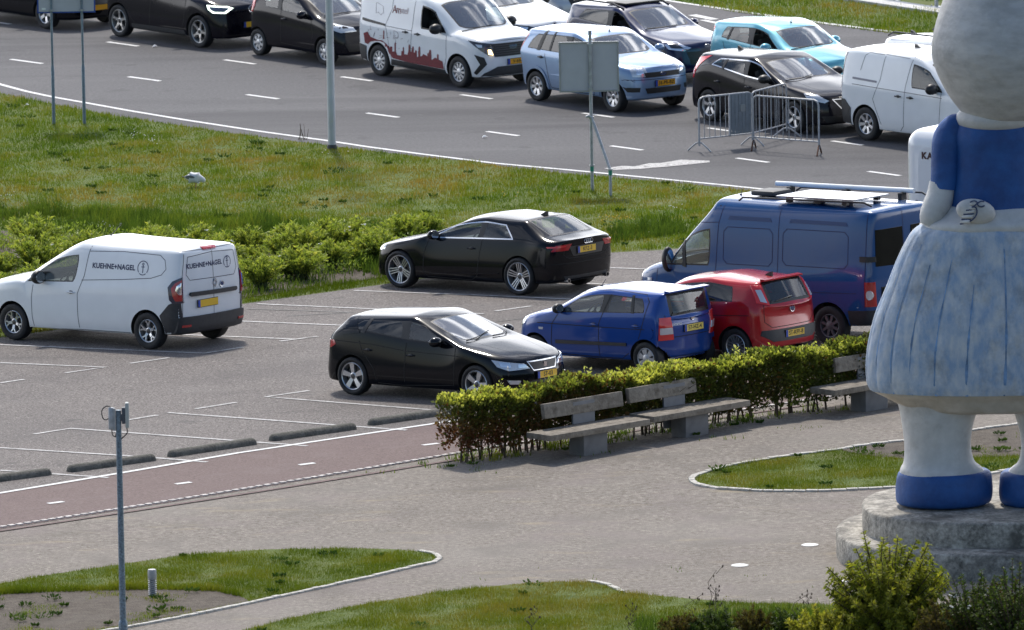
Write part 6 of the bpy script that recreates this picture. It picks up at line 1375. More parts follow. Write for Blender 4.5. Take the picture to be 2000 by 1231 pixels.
for k in range(9):
    x = x0_ + (k - 2) * 1.55; m = MB(); m.box(x - .11, x + .11, .60, .82, .0, .03, 0); m.box(x - .03, x + .03, .68, .74, .02, .75, 0)
    for s in (-1, 1): m.tube([(x + s * .08, .64, .02), (x + s * .08, .64, .07)], .015, 6)
    m.build('post', [STEEL], rt, smooth=False)
m = MB(); m.box(0, L, .64, .68, .50, .80, 0, .01); m.build('rail', [STEEL], rt, smooth=False)

# ---------------------------------------------------------------- gull
b = at(380, 366); root = empty('gull', b, R(-8)); root.scale = (1.15, 1.3, 1.3); tag(root, 'grey and white gull pecking in the grass', 'bird')
sk = bpy.data.meshes.new('bird_body'); pts = [((0, 0, .135), .078), ((.07, 0, .14), .070), ((.13, 0, .125), .046), ((.165, 0, .10), .038), ((.18, 0, .08), .028), ((-.07, 0, .145), .062), ((-.13, 0, .15), .034), ((-.17, 0, .152), .012)]
sk.from_pydata([q for q, _ in pts], [(0, 1), (1, 2), (2, 3), (3, 4), (0, 5), (5, 6), (6, 7)], []); o = bpy.data.objects.new('body', sk); COL.objects.link(o); md = o.modifiers.new('k', 'SKIN')
for v, (_, r) in zip(sk.skin_vertices[0].data, pts): v.radius = (r, r)
sk.skin_vertices[0].data[0].use_root = True; o.modifiers.new('s', 'SUBSURF').levels = 2; bpy.context.view_layer.update()
me = bpy.data.meshes.new_from_object(o.evaluated_get(bpy.context.evaluated_depsgraph_get())); bpy.data.objects.remove(o)
for f in me.polygons: f.use_smooth = True
from_mesh('body', me, [M('white feathers', (.70, .70, .71), .8)], root)
GRF = M('grey feathers', (.16, .18, .22), .8)
for s in (-1, 1):
    m = MB(); m.ball((0, 0, 0), (.085, .012, .042), 0, 14, 8, Matrix.Translation((-.06, s * .066, .155)) @ Matrix.Rotation(R(6), 4, 'Y') @ Matrix.Rotation(R(s * -28), 4, 'X')); m.build('wing', [GRF], root)
    m = MB(); m.tube([(.02, s * .025, .10), (.025, s * .025, .05), (.02, s * .025, .0)], .005, 5); m.tube([(.02, s * .025, .003), (.06, s * .035, .003)], .004, 4); m.tube([(.02, s * .025, .003), (.06, s * .015, .003)], .004, 4); m.build('leg', [M('pink legs', (.4, .2, .15), .6)], root)
m = MB(); m.prism([(-.21, -.012), (-.14, -.03), (-.14, .03), (-.21, .012)], .150, .162); m.build('tail', [M('black tail feathers', (.03, .03, .035), .8)], root, smooth=False)
m = MB(); m.tube([(.205, 0, .068), (.228, 0, .045), (.236, 0, .032)], [.010, .007, .002], 6); m.build('beak', [M('yellow beak', (.55, .35, .05), .5)], root); m = MB(); [m.ball((.197, s * .019, .085), .004) for s in (-1, 1)]; m.build('eye', [TRIM], root)
# scraps of litter on the road
for x, y, s, l in ((823, 0, 0, ''),): pass
for (x, y), l in (((297, 93), 'small white scrap of litter on the road behind the dark car'), ((941, 270), 'tiny white scrap of litter beyond a lane dash'), ((47, 208), 'white scrap of litter in the grass by the road edge, far left')):
    q = at(x, y, .01); m = MB(); m.add([(0, 0, .01), (.09, .02, .03), (.12, .08, .01), (.03, .11, .04), (.06, .05, .06)], [(0, 1, 4), (1, 2, 4), (2, 3, 4), (3, 0, 4)]); o = m.build('litter', [M('white paper', (.7, .7, .7), .8)], smooth=False); o.location = q; tag(o, l, 'litter')

# ---------------------------------------------------------------- plinth and statue
STAT = at(1945, 985, .76); SX, SY, SZ = STAT.x, STAT.y, STAT.z
def on_plane(px, py, Y=None):
    Y = SY if Y is None else Y
    X, Z = px - 1000, 615.5 - py; c, s = math.cos(ROLL), math.sin(ROLL); a, b = (X * c + Z * s) / F_PX, (-X * s + Z * c) / F_PX; cp, sp = math.cos(PITCH), math.sin(PITCH)
    t = Y / (cp + b * sp); return a * t - SX, CAM_H + t * (-sp + b * cp) - SZ
PLC = ground_mat('weathered plinth concrete', [(.33, (0.081, 0.075, 0.065)), (.45, (0.230, 0.214, 0.184)), (.58, (0.405, 0.376, 0.326)), (.7, (0.567, 0.531, 0.464))], (16, 3.4), .9, .8, 24, patch=[((0.074, 0.069, 0.060), 1.6, .50, .66, .8), ((0.608, 0.570, 0.499), 4.5, .56, .72, .6)])
root = empty('plinth', (SX, SY, gz(SX, SY))); tag(root, 'two step round concrete plinth carrying the statue', 'plinth')
for nm, cx, cy, rx, ry, z0, z1 in (('upper_step', .22, .25, 2.22, 2.0, .38, .76), ('lower_step', .22, .15, 2.62, 2.45, -.1, .38)):
    m = MB(); n = 96; prof = [(1.0, z0), (1.0, z1 - .03), (.992, z1 - .008), (.98, z1), (.5, z1 + .002), (0, z1 + .003)]; V = []
    for s, z in prof:
        for k in range(n): t = 2 * math.pi * k / n; ct, st = math.cos(t), math.sin(t); e = .86; V.append((cx + rx * s * math.copysign(abs(ct) ** e, ct), cy + ry * s * math.copysign(abs(st) ** e, st), z))
    m.add(V, [(i * n + k, i * n + (k + 1) % n, (i + 1) * n + (k + 1) % n, (i + 1) * n + k) for i in range(len(prof) - 1) for k in range(n)]); m.build(nm, [PLC], root, angle=50)
def paintm(name, c0, c1, dirt=(.12, .11, .095), ds=.5, streak=None, dthr=.56):
    m, nt, b = new_mat(name); L = nt.links.new; tc = N(nt, 'ShaderNodeTexCoord'); b.inputs['Roughness'].default_value = .62
    n1 = N(nt, 'ShaderNodeTexNoise', i_Scale=2.4, i_Detail=6., i_Roughness=.65); L(tc.outputs['Object'], n1.inputs[0])
    if streak: mp = N(nt, 'ShaderNodeMapping'); mp.inputs['Scale'].default_value = streak; L(tc.outputs['Object'], mp.inputs[0]); L(mp.outputs[0], n1.inputs[0])
    r = N(nt, 'ShaderNodeValToRGB'); e = r.color_ramp.elements; e[0].position = .36; e[1].position = .66; e[0].color = (*c0, 1); e[1].color = (*c1, 1); L(n1.outputs[0], r.inputs[0])
    n2 = N(nt, 'ShaderNodeTexNoise', i_Scale=1.7, i_Detail=8., i_Roughness=.72); L(tc.outputs['Object'], n2.inputs[0]); mr = N(nt, 'ShaderNodeMapRange'); mr.inputs[1].default_value = dthr; mr.inputs[2].default_value = .80; mr.inputs[4].default_value = ds; L(n2.outputs[0], mr.inputs[0])
    mx = N(nt, 'ShaderNodeMix', data_type='RGBA'); L(mr.outputs[0], mx.inputs[0]); L(r.outputs[0], mx.inputs[6]); mx.inputs[7].default_value = (*dirt, 1); L(mx.outputs[2], b.inputs['Base Color'])
    n3 = N(nt, 'ShaderNodeTexNoise', i_Scale=26., i_Detail=3.); L(tc.outputs['Object'], n3.inputs[0]); n4 = N(nt, 'ShaderNodeTexNoise', i_Scale=3.2, i_Detail=2.); L(tc.outputs['Object'], n4.inputs[0])
    a = N(nt, 'ShaderNodeMath', operation='MULTIPLY_ADD'); a.inputs[1].default_value = .12; L(n3.outputs[0], a.inputs[0]); L(n4.outputs[0], a.inputs[2]); bp = N(nt, 'ShaderNodeBump', i_Strength=.35, i_Distance=.10); L(a.outputs[0], bp.inputs['Height']); L(bp.outputs[0], b.inputs['Normal']); return m
S_WHITE = paintm('statue white paint', (.46, .455, .44), (.60, .59, .57), ds=.45); S_BLUE = paintm('statue blue paint', (.008, .052, .20), (.013, .088, .30), (.03, .05, .12), .4)
S_SKIRT = paintm('statue light blue wash', (.25, .35, .50), (.52, .55, .58), (.17, .155, .13), .8, (2.6, 2.6, 1.2), .49); S_LINE = M('statue dark blue brush line', (.03, .05, .12), .7, noise=.3); S_HEM = paintm('statue petticoat cream', (.42, .37, .30), (.55, .50, .43), (.18, .13, .09), .6)
stt = empty('statue', (SX, SY, SZ)); tag(stt, 'giant blue and white statue of a woman seen from behind with clasped hands', 'statue')
def rings(name, rows, mat, n=64, fn=None, par=None, cap=(True, True), ty=1., sub=True):
    """rows: (px left, px right, py[, depth factor]) silhouette rows from the survey"""
    R_ = []
    for r in rows:
        x0, z = on_plane(r[0], r[2]); x1, z1 = on_plane(r[1], r[2]); R_.append(((x0 + x1) / 2, (x1 - x0) / 2, (z + z1) / 2, r[3] if len(r) > 3 else 1., r[4] if len(r) > 4 else 0.))
    P = [Vector(q) for q in R_]; out = []
    if sub:
        m_ = len(P)
        for i in range(m_ - 1):
            p0, p1, p2, p3 = P[max(i - 1, 0)], P[i], P[i + 1], P[min(i + 2, m_ - 1)]
            for j in range(4):
                t = j / 4; out.append([.5 * ((2 * a1) + (a2 - a0) * t + (2 * a0 - 5 * a1 + 4 * a2 - a3) * t * t + (3 * a1 - a0 - 3 * a2 + a3) * t ** 3) for a0, a1, a2, a3 in zip(p0, p1, p2, p3)])
        out.append(list(P[-1]))
    else: out = [list(q) for q in P]
    V = []
    for cx, rx, z, dp, yo in out:
        for k in range(n):
            t = 2 * math.pi * k / n; s = 1 + (fn(t, z) if fn else 0); V.append((cx + rx * s * math.cos(t), yo + rx * dp * s * math.sin(t), z))
    m = MB(); F = [(i * n + k, i * n + (k + 1) % n, (i + 1) * n + (k + 1) % n, (i + 1) * n + k) for i in range(len(out) - 1) for k in range(n)]
    if cap[0]: F.append(tuple(range(n)))
    if cap[1]: F.append(tuple(range(len(V) - n, len(V))))
    m.add(V, F); return m.build(name, [mat] if not isinstance(mat, list) else mat, par or stt, angle=60)
CXs = 1945
zt_ = on_plane(CXs, 430)[1]; zb_ = on_plane(CXs, 760)[1]; NPL = 24
def pl_phase(t, z): u = (z - zb_) / (zt_ - zb_); return NPL * t + 1.2 * math.sin(3 * t + 1.0) + .5 * math.sin(2.2 * u + 2 * t)
def pleat(t, z):
    u = min(1, max(0, (z - zb_) / (zt_ - zb_))); s = math.sin(pl_phase(t, z)); return (-.016 * (max(0, s) ** 4) + .006 * math.sin(5 * t + 2 * z)) * (1 - .55 * u)
sk_rows = [(1700, 2190, 757, .45), (1693, 2197, 740, .45), (1692, 2198, 700, .45), (1697, 2193, 660, .46), (1709, 2181, 610, .47), (1729, 2161, 560, .48), (1750, 2140, 505, .5), (1770, 2120, 465, .53), (1787, 2103, 443, .56), (1822, 2068, 424, .58)]
rings('skirt', sk_rows, S_SKIRT, 180, pleat, cap=(False, True))
# painted pleat lines
m = MB(); rr = [(on_plane(a, y)[0], on_plane(b_, y)[0], on_plane(a, y)[1], dp) for a, b_, y, dp in sk_rows]; Zs = [q[2] for q in rr]
for j in range(NPL):
    base_t = 2 * math.pi * (j + .25) / NPL; z0, z1 = zb_ + .02, zt_ - random.uniform(.25, .9); prev = None
    for i in range(26):
        z = z0 + (z1 - z0) * i / 25; t = base_t
        for _ in range(4): t -= (pl_phase(t, z) - (math.pi / 2 + 2 * math.pi * j)) / NPL * .9
        cx = np.interp(z, Zs, [(q[0] + q[1]) / 2 for q in rr]); rx = np.interp(z, Zs, [(q[1] - q[0]) / 2 for q in rr]); dp = np.interp(z, Zs, [q[3] for q in rr])
        w = (.020 + .008 * math.sin(i * .9 + j * 2)) * (1 - .6 * i / 25) / rx; s = 1.006 + pleat(t, z)
        cur = [(cx + rx * s * math.cos(t + q), rx * dp * s * math.sin(t + q), z) for q in (-w, w)]
        if prev: m.add([prev[0], prev[1], cur[1], cur[0]], [(0, 1, 2, 3)])
        prev = cur
kind(m.build('pleat_lines', [M('statue mid blue pleat paint', (.15, .26, .44), .7, noise=.5, nscale=5)], stt), 'stuff')
rings('petticoat', [(1712, 2178, 750, .43), (1706, 2184, 760, .43), (1728, 2162, 772, .43), (1752, 2138, 785, .45), (1768, 2122, 796, .44), (1800, 2090, 801, .36), (1860, 2030, 797, .3)], S_HEM, 80, lambda t, z: .015 * math.sin(9 * t), cap=(False, True))
for s in (0, 1):
    def mir(r): return r if not s else (3890 - r[1], 3890 - r[0]) + tuple(r[2:])
    leg = [(1750, 1925, 775, .80), (1757, 1912, 797, .80), (1763, 1900, 835, .85), (1766, 1896, 870, .85), (1764, 1902, 900, .85), (1757, 1918, 915, .85), (1754, 1932, 935, .86)]
    rings('leg', [mir(r) for r in leg], S_WHITE, 40, lambda t, z: .012 * math.sin(3 * t + z * 3))
    shoe = [(1764, 1923, 985, .80, .0), (1752, 1935, 979, .84, .0), (1749, 1939, 962, .86, .0), (1750, 1938, 940, .85, .0), (1753, 1936, 925, .84, .0), (1758, 1930, 919, .83, 0.)]
    rings('shoe', [mir(r) for r in shoe], S_BLUE, 48, lambda t, z: .0)
# bodice, sleeves, forearms
rings('bodice', [(1840, 2050, 440, .66), (1850, 2040, 415, .68), (1856, 2034, 385, .70), (1860, 2030, 340, .74), (1862, 2028, 295, .75), (1858, 2032, 262, .72), (1868, 2022, 238, .66), (1890, 2000, 222, .6), (1910, 1980, 214, .6)], S_BLUE, 60)
rings('collar', [(1878, 2012, 250, .78), (1868, 2022, 240, .82), (1866, 2024, 226, .84), (1880, 2010, 212, .84), (1900, 1990, 205, .8)], S_WHITE, 60, lambda t, z: 0)
def limb(name, pts, mat, par=None):
    """pts: (px, py, radius, y offset)"""
    P = []
    for x, y, r, yo in pts: a, z = on_plane(x, y, SY + yo); P.append(Vector((a, yo, z, r)))
    C_ = []
    for i in range(len(P) - 1):
        p0, p1, p2, p3 = P[max(i - 1, 0)], P[i], P[i + 1], P[min(i + 2, len(P) - 1)]
        for j in range(5): t = j / 5; C_.append(.5 * ((2 * p1) + (p2 - p0) * t + (2 * p0 - 5 * p1 + 4 * p2 - p3) * t * t + (3 * p1 - p0 - 3 * p2 + p3) * t ** 3))
    C_.append(P[-1]); m = MB(); m.tube([c.xyz for c in C_], [c.w for c in C_], 24); return m.build(name, [mat], par or stt, angle=70)
for s in (0, 1):
    f = (lambda x: x) if not s else (lambda x: 3890 - x)
    limb('sleeve', [(f(1886), 236, .10, .02), (f(1868), 246, .20, .02), (f(1853), 270, .235, .0), (f(1848), 305, .225, -.02), (f(1846), 340, .215, -.06), (f(1843), 369, .20, -.08)], S_BLUE)
    limb('forearm', [(f(1841), 358, .200, -.06), (f(1837), 380, .205, -.08), (f(1829), 405, .215, -.12), (f(1819), 428, .19, -.16), (f(1812), 442, .13, -.18)], S_WHITE)
rings('folded_forearms', [(1806, 2084, 452, .50), (1796, 2094, 443, .58), (1802, 2088, 430, .62), (1826, 2064, 418, .64), (1842, 2048, 406, .66), (1852, 2038, 399, .64)], S_WHITE, 64, lambda t, z: .012 * math.sin(5 * t + 6 * z) + .008 * math.sin(9 * t), cap=(True, True))
def on_face(px, py, yo): a, z = on_plane(px, py, SY + yo); return Vector((a, yo, z))
hb = on_face(1906, 413, -.60); m = MB(); m.ball(tuple(hb), (.30, .125, .185), 0, 24, 16, Matrix.Translation(hb) @ Matrix.Rotation(R(12), 4, 'Y') @ Matrix.Translation(-hb)); m.build('hand', [S_WHITE], stt, angle=80)
for a, b_ in (((1893, 400), (1906, 398)), ((1888, 408), (1905, 406)), ((1884, 415), (1904, 413)), ((1880, 424), (1900, 423)), ((1877, 434), (1894, 433))):
    p_ = [on_face(a[0], a[1], -.655), on_face((a[0] + b_[0]) / 2, (a[1] + b_[1]) / 2, -.705), on_face(b_[0], b_[1], -.715)]; m = MB(); m.tube(p_, [.024, .030, .030], 10); m.build('finger', [S_WHITE], stt, angle=80)
lm = MB()
for P_ in ([(1895, 395), (1902, 392.5), (1908, 395), (1905, 401), (1898, 405), (1905, 405), (1908, 411), (1907, 420), (1900, 429), (1889, 435), (1875, 438)], [(1922, 394), (1914, 394), (1909, 399), (1915, 404), (1923, 402)], [(1887, 411), (1898, 410)], [(1882, 419), (1902, 417.5)], [(1878, 429), (1896, 429)]):
    lm.tube(catmull([on_face(x, y, -.742 + .0035 * abs(x - 1906) * .6) for x, y in P_], 4, False), .011, 6)
kind(lm.build('brush_lines', [S_LINE], stt), 'stuff')
# bonnet: the head is cut off by the top of the frame but built in full
hd = [(1915, 1990, 236, .9), (1890, 2030, 228, .95), (1868, 2064, 204, .95), (1848, 2088, 175, .95), (1828, 2104, 135, .95), (1819, 2112, 105, .95), (1818, 2114, 78, .95), (1824, 2110, 45, .95), (1836, 2100, 5, .95), (1856, 2084, -45, .95), (1885, 2060, -95, .92), (1925, 2022, -132, .9), (1958, 1992, -145, .9)]
rings('bonnet', hd, paintm('statue bonnet grey white', (.40, .395, .385), (.55, .545, .53), (.17, .165, .15), .55, (.8, .8, 2.2), .50), 72, lambda t, z: .018 * math.sin(2 * t + z * 1.5) + .010 * math.sin(3 * t - z * 2.2))

# ---------------------------------------------------------------- foreground planting
b = at(1735, 1262); shrub('golden_shrub', 'yellow green feathery shrub in front of the plinth', 'shrub', b, 1.74, .92, 300, 170, .070, LF_YL, STEM, 91, .34, .55, 1.2, start=.10, tmid=.45, fill=.75)
shrub('golden_shrub', 'low yellow shrub shoots left of the feathery shrub at the bottom edge', 'shrub', at(1600, 1275), .66, .46, 60, 110, .055, LF_YL, STEM, 92, .3, .8, .7, tmid=.62)
for i, (x, y, h, r, mt, l, sd) in enumerate(((1905, 1290, 1.35, .62, LF_DK, 'dark green shrub with small white flowers below the plinth', 93), (1985, 1300, 1.5, .65, LF_DK, 'dark green shrub in the bottom right corner', 94), (1850, 1290, 1.0, .5, LF_BR, 'reddish brown plant beside the yellow green shrub', 95), (1950, 1262, 1.0, .5, LF_BR, 'reddish brown plant among the dark shrubs at lower right', 96), (1890, 1262, .62, .40, LF_SH, 'pale green leafy plant at the bottom edge under the plinth', 97))):
    shrub('garden_shrub', l, 'shrub', at(x, y), h, r, 130, 80, .050, mt, STEM, sd, .5, .7, .9, fill=.55, flowers=7 if i == 0 else 0, tmid=.5)
for i, (x, h, mt, sd, l) in enumerate(((1330, .42, LF_BR, 101, 'low brown and green plant, leftmost along the bottom edge'), (1400, .50, LF_DK, 102, 'low dark plant second from the left along the bottom edge'), (1470, .52, LF_BR, 103, 'rusty brown plant in the middle of the bottom edge row'), (1535, .50, LF_DK, 104, 'dark green plant just left of the low yellow shoots'), (1365, .34, LF_DK, 105, 'small dark green plant in front of the brown one'))):
    shrub('garden_plant', l, 'plant', at(x, 1258), h, .36, 60, 60, .042, mt, STEM, sd, .45, .8, .8)
for i, (x, y, h, l) in enumerate(((1385, 1240, .95, 'thin dry stalk standing above the low brown plants'), (1350, 1240, .55, 'short dry stalk at the left of the plant row'), (1395, 1245, .70, 'branched dry stalk beside the thin tall one'), (1560, 1240, .60, 'dry stalk left of the yellow green shrub'), (1233, 1245, .42, 'lone dry stalk rising from the bottom lawn'), (1035, 1250, .50, 'small green stalk at the bottom edge of the lawn'))):
    g = random.Random(i); q = MB(); T = Matrix.Translation(at(x, y)); c = [Vector((g.uniform(-.03, .03) * k, g.uniform(-.03, .03) * k, h * k / 5)) for k in range(6)]; q.tube(c, [.008, .007, .006, .005, .004, .003], 5, T=T)
    for k in range(9):
        s = c[0].lerp(c[5], g.uniform(.3, 1)); e = s + Vector((g.uniform(-.1, .1), g.uniform(-.05, .05), g.uniform(.03, .12))); q.tube([s, e], [.004, .002], 4, T=T); q.ball(tuple(e), (.012, .012, .02), 0, 5, 4, T)
    o = q.build('dry_stalk', [STEM], smooth=False); tag(o, l, 'dry stalk')
grass('foreground_weeds', [(1240, 1215), (1450, 1196), (1640, 1190), (2100, 1190), (2100, 1320), (1240, 1320)], 500, .16, .018, G_TALL, seed=107, mask=tuft_mask(2.2, -.3), tvar=lambda Q: -.15 + 0 * Q[:, 0])
for i, (x, y, l) in enumerate(((594, 274, 'dry weed stalks left of the lamp mast at the road edge'),)):
    q = MB(); g = random.Random(9)
    for k in range(7):
        a = Vector((g.uniform(-.12, .12), g.uniform(-.1, .1), 0)); q.tube([a, a + Vector((g.uniform(-.1, .1), 0, g.uniform(.2, .36)))], [.006, .003], 4, T=Matrix.Translation(at(x, y)))
    tag(q.build('weed', [STEM], smooth=False), l, 'weed')
# small wild flowers in the bank
g = random.Random(12)
for nm, col, pts in (('yellow_flowers', (.70, .42, .02), ((1200, 432, 26), (545, 398, 9), (620, 735, 0), (690, 335, 5), (985, 385, 6))), ('white_flowers', (.75, .75, .72), ((270, 270, 12), (300, 280, 8), (660, 305, 5), (15, 388, 12), (1312, 412, 8), (210, 448, 14), (60, 442, 10)))):
    q = MB()
    for x, y, n in pts:
        for k in range(n): p_ = at(x + g.gauss(0, 16), y + g.gauss(0, 4)); q.ball((p_.x, p_.y, p_.z + g.uniform(.06, .10)), (.012, .012, .009), 0, 5, 3)
    kind(q.build(nm, [M(nm.replace('_', ' '), col, .7)], smooth=False), 'stuff')
# ---------------------------------------------------------------- people
SKIN = M('skin', (.42, .22, .15), .55); HAIRM = M('dark brown hair', (.03, .018, .012), .6)
def person(label, top_col, hair_col, loc_car, x, y, z, turn=0., arm=(.35, -.1, .15)):
    """seated figure, hips at (x, y, z) of the car it sits in; one skinned body, hair and jumper as children"""
    root = empty('person'); tag(root, label, 'person'); V = []; E = []; Rd = []
    def add(p, r, par=None):
        V.append(p); Rd.append(r); 
        if par is not None: E.append((par, len(V) - 1))
        return len(V) - 1
    hip = add((0, 0, 0), .14); b1 = add((-.03, 0, .2), .125, hip); b2 = add((-.05, 0, .38), .14, b1); nk = add((-.045, 0, .52), .055, b2); n2 = add((-.03, 0, .585), .052, nk); h1 = add((-.01, 0, .66), .082, n2); h2 = add((-.005, 0, .73), .092, h1); h3 = add((-.01, 0, .79), .07, h2)
    for s in (-1, 1):
        sh = add((-.05, s * .17, .45), .06, b2); el = add((.10, s * .22, .22), .045, sh); wr = add((arm[0], s * .14, .24 + arm[2] * .5), .028, el); pm = add((arm[0] + .08, s * .13, .26 + arm[2] * .5), .03, wr)
        for k in range(4): f1 = add((arm[0] + .13, s * (.10 + k * .020), .265 + arm[2] * .5), .009, pm); add((arm[0] + .165 - .006 * abs(k - 1), s * (.10 + k * .020), .25 + arm[2] * .5), .008, f1)
        add((arm[0] + .09, s * .085, .275 + arm[2] * .5), .010, pm)
        kn = add((.42, s * .12, .06), .07, hip); ft = add((.62, s * .12, -.28), .05, kn); add((.74, s * .12, -.30), .04, ft)
    me = bpy.data.meshes.new('b'); me.from_pydata(V, E, []); o = bpy.data.objects.new('b', me); COL.objects.link(o); o.modifiers.new('k', 'SKIN')
    for v, r in zip(me.skin_vertices[0].data, Rd): v.radius = (r, r)
    me.skin_vertices[0].data[0].use_root = True; o.modifiers.new('s', 'SUBSURF').levels = 1; bpy.context.view_layer.update()
    me2 = bpy.data.meshes.new_from_object(o.evaluated_get(bpy.context.evaluated_depsgraph_get())); bpy.data.objects.remove(o)
    clothed = M('jumper ' + label[:12], top_col, .85); me2.materials.append(SKIN); me2.materials.append(clothed)
    for f in me2.polygons: f.use_smooth = True; c = f.center; f.material_index = 0 if (c.z > .53 or c.x > arm[0] - .02 and c.z > .15) else 1
    b_ = bpy.data.objects.new('body', me2); COL.objects.link(b_); b_.parent = root
    m = MB(); hz_ = .74; m.ball((-.03, 0, hz_), (.105, .10, .115), 0, 14, 10); m.v = [(min(a, .035 if c > hz_ + .02 else -.01), b, c) for a, b, c in m.v]
    for s in (-1, 1): m.tube([(-.03, s * .085, hz_), (-.04, s * .10, hz_ - .12), (-.03, s * .09, hz_ - .26)], [.03, .04, .02], 8)
    m.build('hair', [M('hair ' + label[:12], hair_col, .6)], root)
    m = MB()
    for s in (-1, 1): m.ball((.078, s * .032, .725), (.010, .013, .008), 1)
    m.ball((.094, 0, .695), (.016, .012, .022), 0); m.ball((.078, 0, .655), (.010, .024, .007), 2)
    for s in (-1, 1): m.ball((.0, s * .088, .70), (.018, .010, .028), 0)
    m.build('face', [SKIN, M('dark eyes', (.02, .015, .012), .3), M('lips', (.35, .09, .08), .5)], root)
    root.matrix_world = loc_car.matrix_world @ Matrix.Translation((x, y, z)) @ Matrix.Rotation(turn, 4, 'Z'); return root
def place_by(c, px, py, lp, yaw):
    P = at(px, py, lp[2]); y = R(yaw); c.root.location = (P.x - math.cos(y) * lp[0] + math.sin(y) * lp[1], P.y - math.sin(y) * lp[0] - math.cos(y) * lp[1], .006); c.root.rotation_euler = (0, 0, y); bpy.context.view_layer.update(); return c
kangoo(); coupe(); hatch_black(); city_blue(); hatch_red(); big_van(); mpv_ice(); vs = van_small(); small_black(); ev = ev_dark(); hg = hatch_grey(); van_caddy()
nv = hatch_navy(); place_by(nv, 1315, 91, (2.493 + .52, -.72, .79), -52); tq = hatch_turq(); place_by(tq, 1545, 96, (2.02, -.60, 1.10), -52)
bpy.context.view_layer.update()
person('person with long dark hair looking out of the navy hatchback window', (.05, .04, .05), (.03, .018, .012), nv.root, 1.12, -.40, .50, R(-62))
person('person at the wheel of the white panel van with red graphics', (.10, .10, .14), (.06, .04, .03), vs.root, 1.62, .37, .66)
person('person at the wheel of the turquoise hatchback in a dark jacket', (.02, .02, .025), (.05, .03, .02), tq.root, 1.08, .36, .55)
def white_saloon():
    p = dict(wb=2.81, fo=.80, ro=.95, W=.905, rw=.32, rim=.22, zn=.74, cowl=(2.20, 1.00), wtop=(1.42, 1.37), rtop=(-.12, 1.36), gbase=(-.70, 1.06), zroof=1.43, notch=1, deck=(-.95, 1.03), wa=((2.16, .95), (1.36, 1.33)), we=((.25, 1.30), (.05, 1.05)), B=1.15, zm=.55, beltw=.86, cantw=.72, roofw=.61, zBc=1.37, zBr=1.425, vis=-1, zs=.18, spokes=('twin', 5, .06, .09), nose=.62, bulge=.10)
    c = Car('saloon_car', p, 'white car whose bonnet shows behind the van with red graphics', 'car', P_WHITE, 2)
    c.decal('headlamp', [(3.12, -.86, .76), (3.42, -.62, .72), (3.50, -.48, .66), (3.44, -.60, .60), (3.15, -.85, .64)], Vector((-.68, .73, 0)), LAMPD, both=True); c.decal('lamp_projector', [(3.28, -.74, .72), (3.40, -.62, .70), (3.38, -.64, .63), (3.28, -.74, .65)], Vector((-.68, .73, 0)), LAMPW, both=True, off=.012)
    for s in (-1, 1): c.fdecal('grille', [(s * .08, .68), (s * .36, .66), (s * .32, .54), (s * .08, .54)], TRIM)
    c.badge('round', 3.6, 0, .73, (-1, 0, 0), .045); c.plate(False, 0, .44, '', .5, .11); c.mirror(1.98, 1.0, TRIM); c.wiper([(2.16, -.66), (2.2, -.3), (2.12, .1)]); return c
place_by(white_saloon(), 1022, 55, (3.33, -.70, .69), -52)
def plain_hatch(name, label, cat, pm, tall=0., rails=False):
    p = dict(wb=2.60, fo=.86, ro=.80, W=.90, rw=.325 + tall * .2, rim=.21, zn=.78 + tall, cowl=(2.12, 1.02 + tall), wtop=(1.40, 1.42 + tall), rtop=(-.45, 1.40 + tall), gbase=(-.58, 1.06 + tall), zroof=1.48 + tall, wa=((2.0, .96 + tall), (1.30, 1.37 + tall)), we=((.0, 1.35 + tall), (-.08, 1.12 + tall)), B=1.08, Bt=0, zm=.58, beltw=.85, cantw=.73, roofw=.62, zBc=1.41 + tall, zBr=1.475 + tall, vis=-1, gs2=GLD, zs=.2 + tall * .5, spokes=('star', 5, .06, .08), nose=.64, bulge=.09)
    c = Car(name, p, label, cat, pm, 2); c.decal('headlamp', [(2.95, -.85, .82 + tall), (3.28, -.62, .78 + tall), (3.32, -.56, .68 + tall), (3.0, -.84, .70 + tall)], Vector((-.7, .7, 0)), LAMPG, both=True)
    c.fdecal('grille', [(-.5, .70), (.5, .70), (.42, .52), (-.42, .52)], TRIM); c.plate(False, 0, .46, '', .5, .11, mat=M('orange yellow number plate', (.85, .40, .01), .4)); c.decal('tail_lamp', [(-.5, .78, 1.02 + tall), (-.42, .86, 1.0 + tall), (-.45, .88, .85 + tall), (-.62, .80, .85 + tall)], Vector((.6, -.8, 0)), REDL, both=True)
    c.handle(.3, .86 + tall); c.handle(1.25, .84 + tall); c.mirror(1.78, 1.02 + tall); c.seams([('s', [(1.08, .98 + tall), (1.05, .35)], 1)])
    if rails:
        for s in (-1, 1): q = MB(); q.tube([(1.1, s * .60, 1.46 + tall), (.95, s * .60, 1.52 + tall), (-.25, s * .60, 1.51 + tall), (-.42, s * .60, 1.43 + tall)], .018, 6); q.build('roof_rail', [TRIM], c.root)
        c.aerial(-.3, 0, 'fin')
    return c
place_by(plain_hatch('hatchback_car', 'black car half hidden by the blue edged road sign, top left', 'car', P_BLACK), 196, 15, (3.44, 0, .46), -50)
place_by(plain_hatch('sport_utility_car', 'white car with roof rails behind the plain white panel van', 'car', P_WHITE, .16, True), 1734, 76, (-.44, -.60, 1.52), -50)
place_by(plain_hatch('estate_car', 'silver car in the far lane at the top edge above the white bonnet', 'car', P_SILV), 1108, 12, (3.35, -.55, .55), -52)
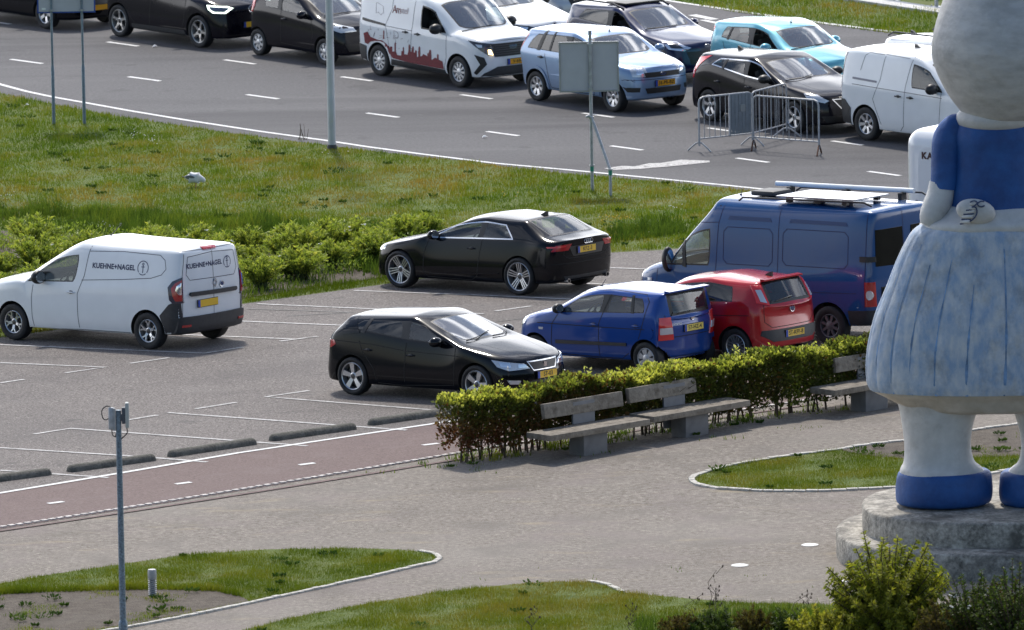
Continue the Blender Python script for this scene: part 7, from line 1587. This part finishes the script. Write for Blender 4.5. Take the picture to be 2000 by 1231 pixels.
# motorhome behind the statue
b = at(1764, 566); root = empty('motorhome', (b.x, b.y, gz(b.x, b.y)), R(-36)); tag(root, 'white motorhome body showing between the blue van and the statue', 'motorhome'); W2 = paint('motorhome white', (.78, .79, .80), 0., .35)
bm = bmesh.new(); bmesh.ops.create_cube(bm, size=1)
for v in bm.verts: v.co = Vector((3.0 + v.co.x * 6.0, 1.1 + v.co.y * 2.2, 1.62 + v.co.z * 2.5))
bmesh.ops.bevel(bm, geom=[e for e in bm.edges if min(v.co.z for v in e.verts) > 1 or abs(e.verts[0].co.z - e.verts[1].co.z) > 1], offset=.30, segments=8, profile=.5, affect='EDGES'); bm.verts.index_update()
m = MB(); m.add([v.co[:] for v in bm.verts], [[v.index for v in f.verts] for f in bm.faces]); bm.free(); m.build('body', [W2], root, angle=40)
def rrect(x0, x1, z0, z1, r, n=5): return [(cx + r * math.cos(a), cz + r * math.sin(a)) for cx, cz, a0 in ((x1 - r, z1 - r, 0), (x0 + r, z1 - r, 90), (x0 + r, z0 + r, 180), (x1 - r, z0 + r, 270)) for a in [R(a0 + 90 * k / n) for k in range(n + 1)]]
m = MB(); m.prism(rrect(.36, 5.7, .6, 2.58, .2), -.014, 0, 'y'); m.build('side_panel', [W2], root, angle=30)
m = MB(); m.tube([(.75, .12, 2.84), (3.6, .12, 2.84)], .05, 10); m.build('roof_rail', [M('bright chrome bar', (.7, .7, .8), .15, .8)], root, angle=30)
v, f = text_mesh('KARMANN', .16, 0, .008, 1.25); m = MB(); m.add([(a + .44 + max(q[0] for q in v), -.020, b_ + 2.42) for a, b_, _ in v], f); m.build('lettering', [M('dark brown lettering', (.06, .02, .02), .5)], root, smooth=False)
m = MB(); m.tube(catmull([(.30, -.018, 1.62), (.5, -.018, 1.57), (.8, -.018, 1.50), (1.2, -.018, 1.5)], 5, False), .008, 5); m.build('swoosh_line', [M('dark brown lettering')], root)
m = MB(); m.tube(catmull([(.42, -.018, 1.26), (.44, -.018, 1.42), (.6, -.018, 1.50), (.9, -.018, 1.46)], 5, False), .008, 5); m.build('swoosh_line', [M('dark brown lettering')], root)
m = MB(); m.prism(rrect(1.6, 2.7, 1.6, 2.15, .1), -.03, -.01, 'y'); m.build('side_window', [GLD], root, angle=30)
m = MB(); m.box(.2, 5.8, .03, 2.17, .25, .40, 0); m.build('skirt', [PLAST], root, smooth=False)
for x in (1.3, 4.6):
    for y in (.14, 2.06): m = MB(); m.lathe([(.0, .1), (.2, .1), (.33, .09), (.33, -.09), (.0, -.1)], 24, 0, 'y', T=Matrix.Translation((x, y, .33))); m.build('wheel', [RUB], root)
